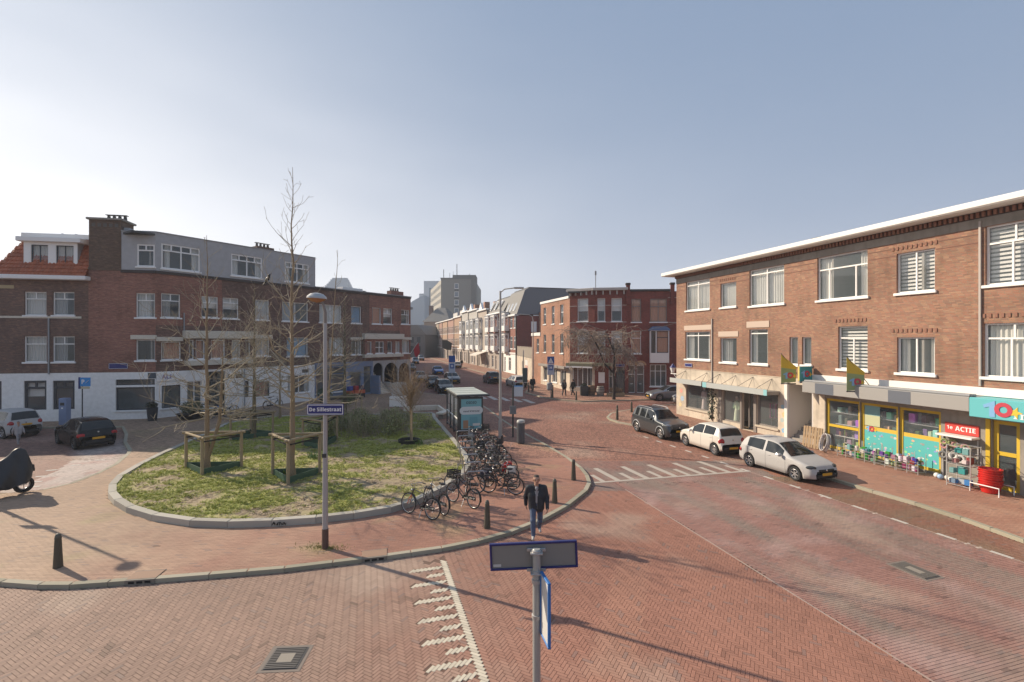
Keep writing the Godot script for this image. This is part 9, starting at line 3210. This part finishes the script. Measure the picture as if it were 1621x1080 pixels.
# ---------------------------------------------------------------- people
# tapered limbs joined with a smooth minimum and meshed as surface nets
func nets(mb: MB, bones: Array, cell: float, k: float) -> void:
	var lo := Vector3(1e9, 1e9, 1e9)
	var hi := -lo
	for q in bones:
		var r: float = maxf(q[2], q[3]) + cell * 3
		lo = lo.min(q[0] - Vector3.ONE * r).min(q[1] - Vector3.ONE * r)
		hi = hi.max(q[0] + Vector3.ONE * r).max(q[1] + Vector3.ONE * r)
	var nx := int((hi.x - lo.x) / cell) + 2
	var ny := int((hi.y - lo.y) / cell) + 2
	var nzz := int((hi.z - lo.z) / cell) + 2
	var f := PackedFloat32Array()
	f.resize(nx * ny * nzz)
	f.fill(1.0)
	var who := PackedInt32Array()
	who.resize(nx * ny * nzz)
	var best := PackedFloat32Array()
	best.resize(nx * ny * nzz)
	best.fill(9.0)
	for bi in bones.size():
		var q: Array = bones[bi]
		var a: Vector3 = q[0]
		var ab: Vector3 = q[1] - q[0]
		var l2 := maxf(ab.length_squared(), 1e-8)
		var m: float = maxf(q[2], q[3]) + cell * 2 + k
		var bl: Vector3 = ((q[0] as Vector3).min(q[1]) - Vector3.ONE * m - lo) / cell
		var bh: Vector3 = ((q[0] as Vector3).max(q[1]) + Vector3.ONE * m - lo) / cell
		for i in range(maxi(0, int(bl.x)), mini(nx, int(bh.x) + 2)):
			for j in range(maxi(0, int(bl.y)), mini(ny, int(bh.y) + 2)):
				for l in range(maxi(0, int(bl.z)), mini(nzz, int(bh.z) + 2)):
					var p := lo + Vector3(i, j, l) * cell
					var t := clampf((p - a).dot(ab) / l2, 0.0, 1.0)
					var d: float = p.distance_to(a + ab * t) - lerpf(q[2], q[3], t)
					var at := (i * ny + j) * nzz + l
					if d < best[at]:
						best[at] = d
						who[at] = bi
					var h := maxf(k - absf(f[at] - d), 0.0) / k
					f[at] = minf(f[at], d) - h * h * k * 0.25
	var verts := {}
	var grad := func(p: Vector3) -> Vector3:
		var g := Vector3.ZERO
		var c := (p - lo) / cell
		var i := clampi(int(c.x), 1, nx - 2)
		var j := clampi(int(c.y), 1, ny - 2)
		var l := clampi(int(c.z), 1, nzz - 2)
		for o in 2:
			var ii := i + o if i + o < nx - 1 else i
			g += Vector3(f[((ii + 1) * ny + j) * nzz + l] - f[((ii - 1) * ny + j) * nzz + l], f[(ii * ny + j + 1) * nzz + l] - f[(ii * ny + j - 1) * nzz + l], f[(ii * ny + j) * nzz + l + 1] - f[(ii * ny + j) * nzz + l - 1])
		return g.normalized()
	for i in nx - 1:
		for j in ny - 1:
			for l in nzz - 1:
				var s := Vector3.ZERO
				var n := 0
				var base := (i * ny + j) * nzz + l
				if f[base] > cell * 4:
					continue
				for e in [[0, 0, 0, 1, 0, 0], [0, 1, 0, 1, 1, 0], [0, 0, 1, 1, 0, 1], [0, 1, 1, 1, 1, 1], [0, 0, 0, 0, 1, 0], [1, 0, 0, 1, 1, 0], [0, 0, 1, 0, 1, 1], [1, 0, 1, 1, 1, 1], [0, 0, 0, 0, 0, 1], [1, 0, 0, 1, 0, 1], [0, 1, 0, 0, 1, 1], [1, 1, 0, 1, 1, 1]]:
					var fa := f[base + (e[0] * ny + e[1]) * nzz + e[2]]
					var fb := f[base + (e[3] * ny + e[4]) * nzz + e[5]]
					if (fa < 0) != (fb < 0):
						var w := fa / (fa - fb)
						s += Vector3(e[0], e[1], e[2]).lerp(Vector3(e[3], e[4], e[5]), w)
						n += 1
				if n:
					verts[base] = lo + (Vector3(i, j, l) + s / n) * cell
	for i in range(1, nx - 1):
		for j in range(1, ny - 1):
			for l in range(1, nzz - 1):
				var base := (i * ny + j) * nzz + l
				var fa := f[base]
				for ax in 3:
					var st: int = [ny * nzz, nzz, 1][ax]
					var fb := f[base + st]
					if (fa < 0) == (fb < 0):
						continue
					var u: int = [nzz, 1, ny * nzz][ax]
					var v: int = [1, ny * nzz, nzz][ax]
					var q := [base - u - v, base - v, base, base - u]
					if not (verts.has(q[0]) and verts.has(q[1]) and verts.has(q[2]) and verts.has(q[3])):
						continue
					if fa > 0:
						q.reverse()
					var bone: Array = bones[who[base if fa < 0 else base + st]]
					mb.col = bone[4]
					var ps := [verts[q[0]], verts[q[1]], verts[q[2]], verts[q[3]]]
					mb.squad(ps[0], ps[1], ps[2], ps[3], grad.call(ps[0]), grad.call(ps[1]), grad.call(ps[2]), grad.call(ps[3]))


# o: top, trousers, shoes, hair colours; stride; arms; facing along local +z
func person(label: String, at: Vector3, turn: float, h: float, o: Dictionary, fine: bool) -> Node3D:
	var t := thing("person", label, "person", at, turn)
	var s := h / 1.78
	var top: Color = o["top"]
	var tr: Color = o["trousers"]
	var sh: Color = o["shoes"]
	var skin_c := Color(0.42, 0.25, 0.18)
	var st: float = o.get("stride", 0.25)
	var bn := []
	var hip := Vector3(0, 0.93, 0)
	for q in [[-1.0, st], [1.0, -st]]:
		var hj := hip + Vector3(q[0] * 0.095, 0, 0)
		var kn := hj + Vector3(q[0] * 0.01, -0.43, q[1] * 0.62 + 0.05)
		var an := Vector3(q[0] * 0.1, 0.10 if q[1] > 0 else 0.15, q[1] * 1.1 - (0.0 if q[1] > 0 else 0.06))
		bn.append([hj, kn, 0.102, 0.072, tr])
		bn.append([kn, an, 0.073, 0.058, tr])
		bn.append([kn + Vector3(0, -0.12, -0.015), an + Vector3(0, 0.12, 0), 0.062, 0.05, tr])
		var toe := an + Vector3(q[0] * 0.02, -0.055, 0.17) if q[1] > 0 else an + Vector3(q[0] * 0.02, -0.10, 0.13)
		bn.append([an + Vector3(0, -0.05, -0.04), toe, 0.045, 0.036, sh])
	bn.append([hip + Vector3(-0.07, 0.02, 0), hip + Vector3(0.07, 0.02, 0), 0.115, 0.115, tr])
	# coat: two columns and a skirt
	for q in [-1.0, 1.0]:
		bn.append([Vector3(q * 0.085, 0.84, 0.0), Vector3(q * 0.1, 1.2, 0.0), 0.138, 0.136, top])
		bn.append([Vector3(q * 0.095, 1.18, 0.0), Vector3(q * 0.145, 1.40, -0.01), 0.136, 0.092, top])
	bn.append([Vector3(-0.15, 1.42, -0.01), Vector3(0.15, 1.42, -0.01), 0.07, 0.07, top])
	if o.has("sweater"):
		bn.append([Vector3(0, 1.02, 0.112), Vector3(0, 1.41, 0.075), 0.022, 0.05, o["sweater"]])
	var hands := []
	for q in [[-1.0, -st], [1.0, st]]:
		var shd := Vector3(q[0] * 0.215, 1.41, -0.01)
		var el := shd + Vector3(q[0] * 0.075, -0.29, q[1] * 0.35 - 0.03)
		var wr := el + Vector3(-q[0] * 0.005, -0.25, q[1] * 0.5 + 0.07)
		bn.append([shd, el, 0.085, 0.064, top])
		bn.append([el, wr, 0.064, 0.05, top])
		hands.append([wr, q[0], (wr - el).normalized()])
	bn.append([Vector3(0, 1.42, 0.0), Vector3(0, 1.54, 0.015), 0.062, 0.056, skin_c])
	for q in bn:
		q[0] *= s
		q[1] *= s
		q[2] *= s
		q[3] *= s
	var mb := MB.new()
	nets(mb, bn, 0.017 if fine else 0.032, 0.035)
	# head
	var hd := []
	var hc := Vector3(0, 1.645, 0.025)
	hd.append([hc + Vector3(0, 0.045, -0.02), hc + Vector3(0, 0.035, 0.015), 0.092, 0.086, skin_c])
	hd.append([hc + Vector3(0, -0.02, 0.02), hc + Vector3(0, -0.085, 0.045), 0.07, 0.045, skin_c])
	hd.append([hc + Vector3(0, -0.02, -0.03), hc + Vector3(0, -0.12, -0.01), 0.075, 0.055, skin_c])
	hd.append([hc + Vector3(0, 0.03, 0.098), hc + Vector3(0, -0.015, 0.115), 0.012, 0.017, skin_c])
	hd.append([hc + Vector3(-0.03, -0.055, 0.082), hc + Vector3(0.03, -0.055, 0.082), 0.012, 0.012, skin_c.lerp(Color(0.35, 0.12, 0.1), 0.5)])
	for q in [-1.0, 1.0]:
		hd.append([hc + Vector3(q * 0.09, 0.03, -0.01), hc + Vector3(q * 0.095, -0.025, -0.005), 0.018, 0.014, skin_c])
		hd.append([hc + Vector3(q * 0.02, 0.045, 0.092), hc + Vector3(q * 0.05, 0.045, 0.08), 0.012, 0.012, skin_c * 0.8])
		hd.append([hc + Vector3(q * 0.035, 0.022, 0.088), hc + Vector3(q * 0.036, 0.022, 0.088), 0.012, 0.012, Color(0.05, 0.04, 0.04)])
	for q in hd:
		q[0] *= s
		q[1] *= s
		q[2] *= s
		q[3] *= s
	nets(mb, hd, 0.0075 if fine else 0.02, 0.016)
	for w in hands:
		var hn := []
		var dn: Vector3 = w[2]
		var fwd := Vector3(0, 0, 1)
		fwd = (fwd - dn * fwd.dot(dn)).normalized()
		var inn := Vector3(-w[1], 0, 0)
		var base: Vector3 = w[0]
		hn.append([base - dn * 0.02, base + dn * 0.05, 0.029, 0.026, skin_c])
		for i in 4:
			var kx := base + dn * (0.08 + 0.006 * (1.5 - absf(i - 1.2))) + fwd * (0.03 - 0.02 * i)
			var ln: float = [0.04, 0.046, 0.043, 0.034][i]
			hn.append([base + dn * 0.03 + fwd * (0.018 - 0.012 * i), kx, 0.014, 0.0105, skin_c])
			var k2 := kx + dn * ln * 0.85 + inn * 0.012
			hn.append([kx, k2, 0.0105, 0.0095, skin_c])
			hn.append([k2, k2 + dn * ln * 0.55 + inn * 0.026, 0.0095, 0.008, skin_c])
		var tb := base + dn * 0.02 + fwd * 0.028
		hn.append([tb, tb + dn * 0.03 + fwd * 0.022 + inn * 0.01, 0.015, 0.012, skin_c])
		hn.append([tb + dn * 0.03 + fwd * 0.022 + inn * 0.01, tb + dn * 0.065 + fwd * 0.024 + inn * 0.022, 0.0115, 0.009, skin_c])
		for q in hn:
			q[0] *= s
			q[1] *= s
			q[2] *= s
			q[3] *= s
		nets(mb, hn, 0.005 if fine else 0.014, 0.008)
	put(mb, "body", mt("person_skin_and_clothes", Color.WHITE, 0.75, {"vertex_color_use_as_albedo": true}), t)
	var hb := MB.new()
	var hair: Color = o.get("hair", Color(0.06, 0.05, 0.045))
	var hs := [[hc + Vector3(0, 0.062, -0.03), hc + Vector3(0, 0.07, 0.0), 0.09, 0.078, hair], [hc + Vector3(0, 0.02, -0.055), hc + Vector3(0, -0.03, -0.05), 0.075, 0.06, hair]]
	for q in hs:
		q[0] *= s
		q[1] *= s
		q[2] *= s
		q[3] *= s
	nets(hb, hs, 0.01 if fine else 0.02, 0.02)
	put(hb, "hair", mt("hair_%d" % int(hair.r * 1000), hair.linear_to_srgb(), 0.7), t)
	if fine:
		var col := MB.new()
		nets(col, [[Vector3(-0.08, 1.47, 0.03) * s, Vector3(-0.03, 1.36, 0.1) * s, 0.03, 0.022, top], [Vector3(0.08, 1.47, 0.03) * s, Vector3(0.03, 1.36, 0.1) * s, 0.03, 0.022, top], [Vector3(-0.08, 1.48, 0.0) * s, Vector3(0.08, 1.48, 0.0) * s, 0.035, 0.035, top], [Vector3(-0.11, 1.45, -0.08) * s, Vector3(0.11, 1.45, -0.08) * s, 0.05, 0.05, top]], 0.012, 0.02)
		put(col, "hood_and_collar", mt("coat_cloth", Color.WHITE, 0.8, {"vertex_color_use_as_albedo": true}), t)
		var zp := MB.new()
		zp.bar(Vector3(0.012, 0.82, 0.132) * s, Vector3(0.012, 1.02, 0.137) * s, 0.012, 0.01)
		put(zp, "zip", mt("zip_grey", C(0.15, 0.15, 0.15), 0.4), t)
		for q in [-1.0, 1.0]:
			var pk := MB.new()
			pk.box(Vector3(q * 0.12, 0.98, 0.118) * s, Vector3(0.11, 0.14, 0.03), 0.014)
			pk.col = top
			put(pk, "coat_pocket", mt("pocket_dark", C(0.026, 0.028, 0.036), 0.8), t)
	return t


func people() -> void:
	var man := person("man walking towards the camera in dark jacket, grey sweater and blue jeans", P(0.73, 14.45, -0.012), 0.02, 1.80, {"top": Color(0.022, 0.025, 0.034), "trousers": Color(0.07, 0.10, 0.17), "shoes": Color(0.42, 0.41, 0.39), "sweater": Color(0.27, 0.27, 0.28), "hair": Color(0.06, 0.045, 0.035), "stride": 0.2}, true)
	man.scale = Vector3(1.07, 1.0, 1.03)
	person("person in black coat walking on the pavement before the side wing", P(2.35, 55.2), 0.2, 1.76, {"top": Color(0.015, 0.015, 0.017), "trousers": Color(0.03, 0.03, 0.035), "shoes": Color(0.02, 0.02, 0.02), "stride": 0.1}, false)
	person("person in black coat at the corner shop, left of the pair", P(5.5, 51.0), 2.6, 1.74, {"top": Color(0.014, 0.014, 0.016), "trousers": Color(0.03, 0.03, 0.033), "shoes": Color(0.3, 0.3, 0.3), "stride": 0.16}, false)
	person("person in dark coat at the corner shop, right of the pair", P(6.5, 51.6), -2.3, 1.72, {"top": Color(0.02, 0.02, 0.022), "trousers": Color(0.02, 0.022, 0.03), "shoes": Color(0.03, 0.03, 0.03), "stride": 0.2}, false)
	person("person in dark clothes far down the street on the right pavement", P(-11.3, 108.5), 0.5, 1.75, {"top": Color(0.02, 0.02, 0.022), "trousers": Color(0.02, 0.022, 0.03), "shoes": Color(0.03, 0.03, 0.03), "stride": 0.12}, false)
	person("child in pale clothes crossing the shaded car park at left", P(-28.2, 27.6, ROAD), 1.2, 1.3, {"top": Color(0.4, 0.38, 0.38), "trousers": Color(0.3, 0.28, 0.28), "shoes": Color(0.45, 0.44, 0.44), "hair": Color(0.12, 0.07, 0.05), "stride": 0.2}, false)


func _ready() -> void:
	light_and_camera()
	brick_mats()
	ground()
	left_houses()
	right_flats()
	corner_houses()
	street_row()
	far_towers()
	cars()
	bikes()
	trees()
	props()
	people()
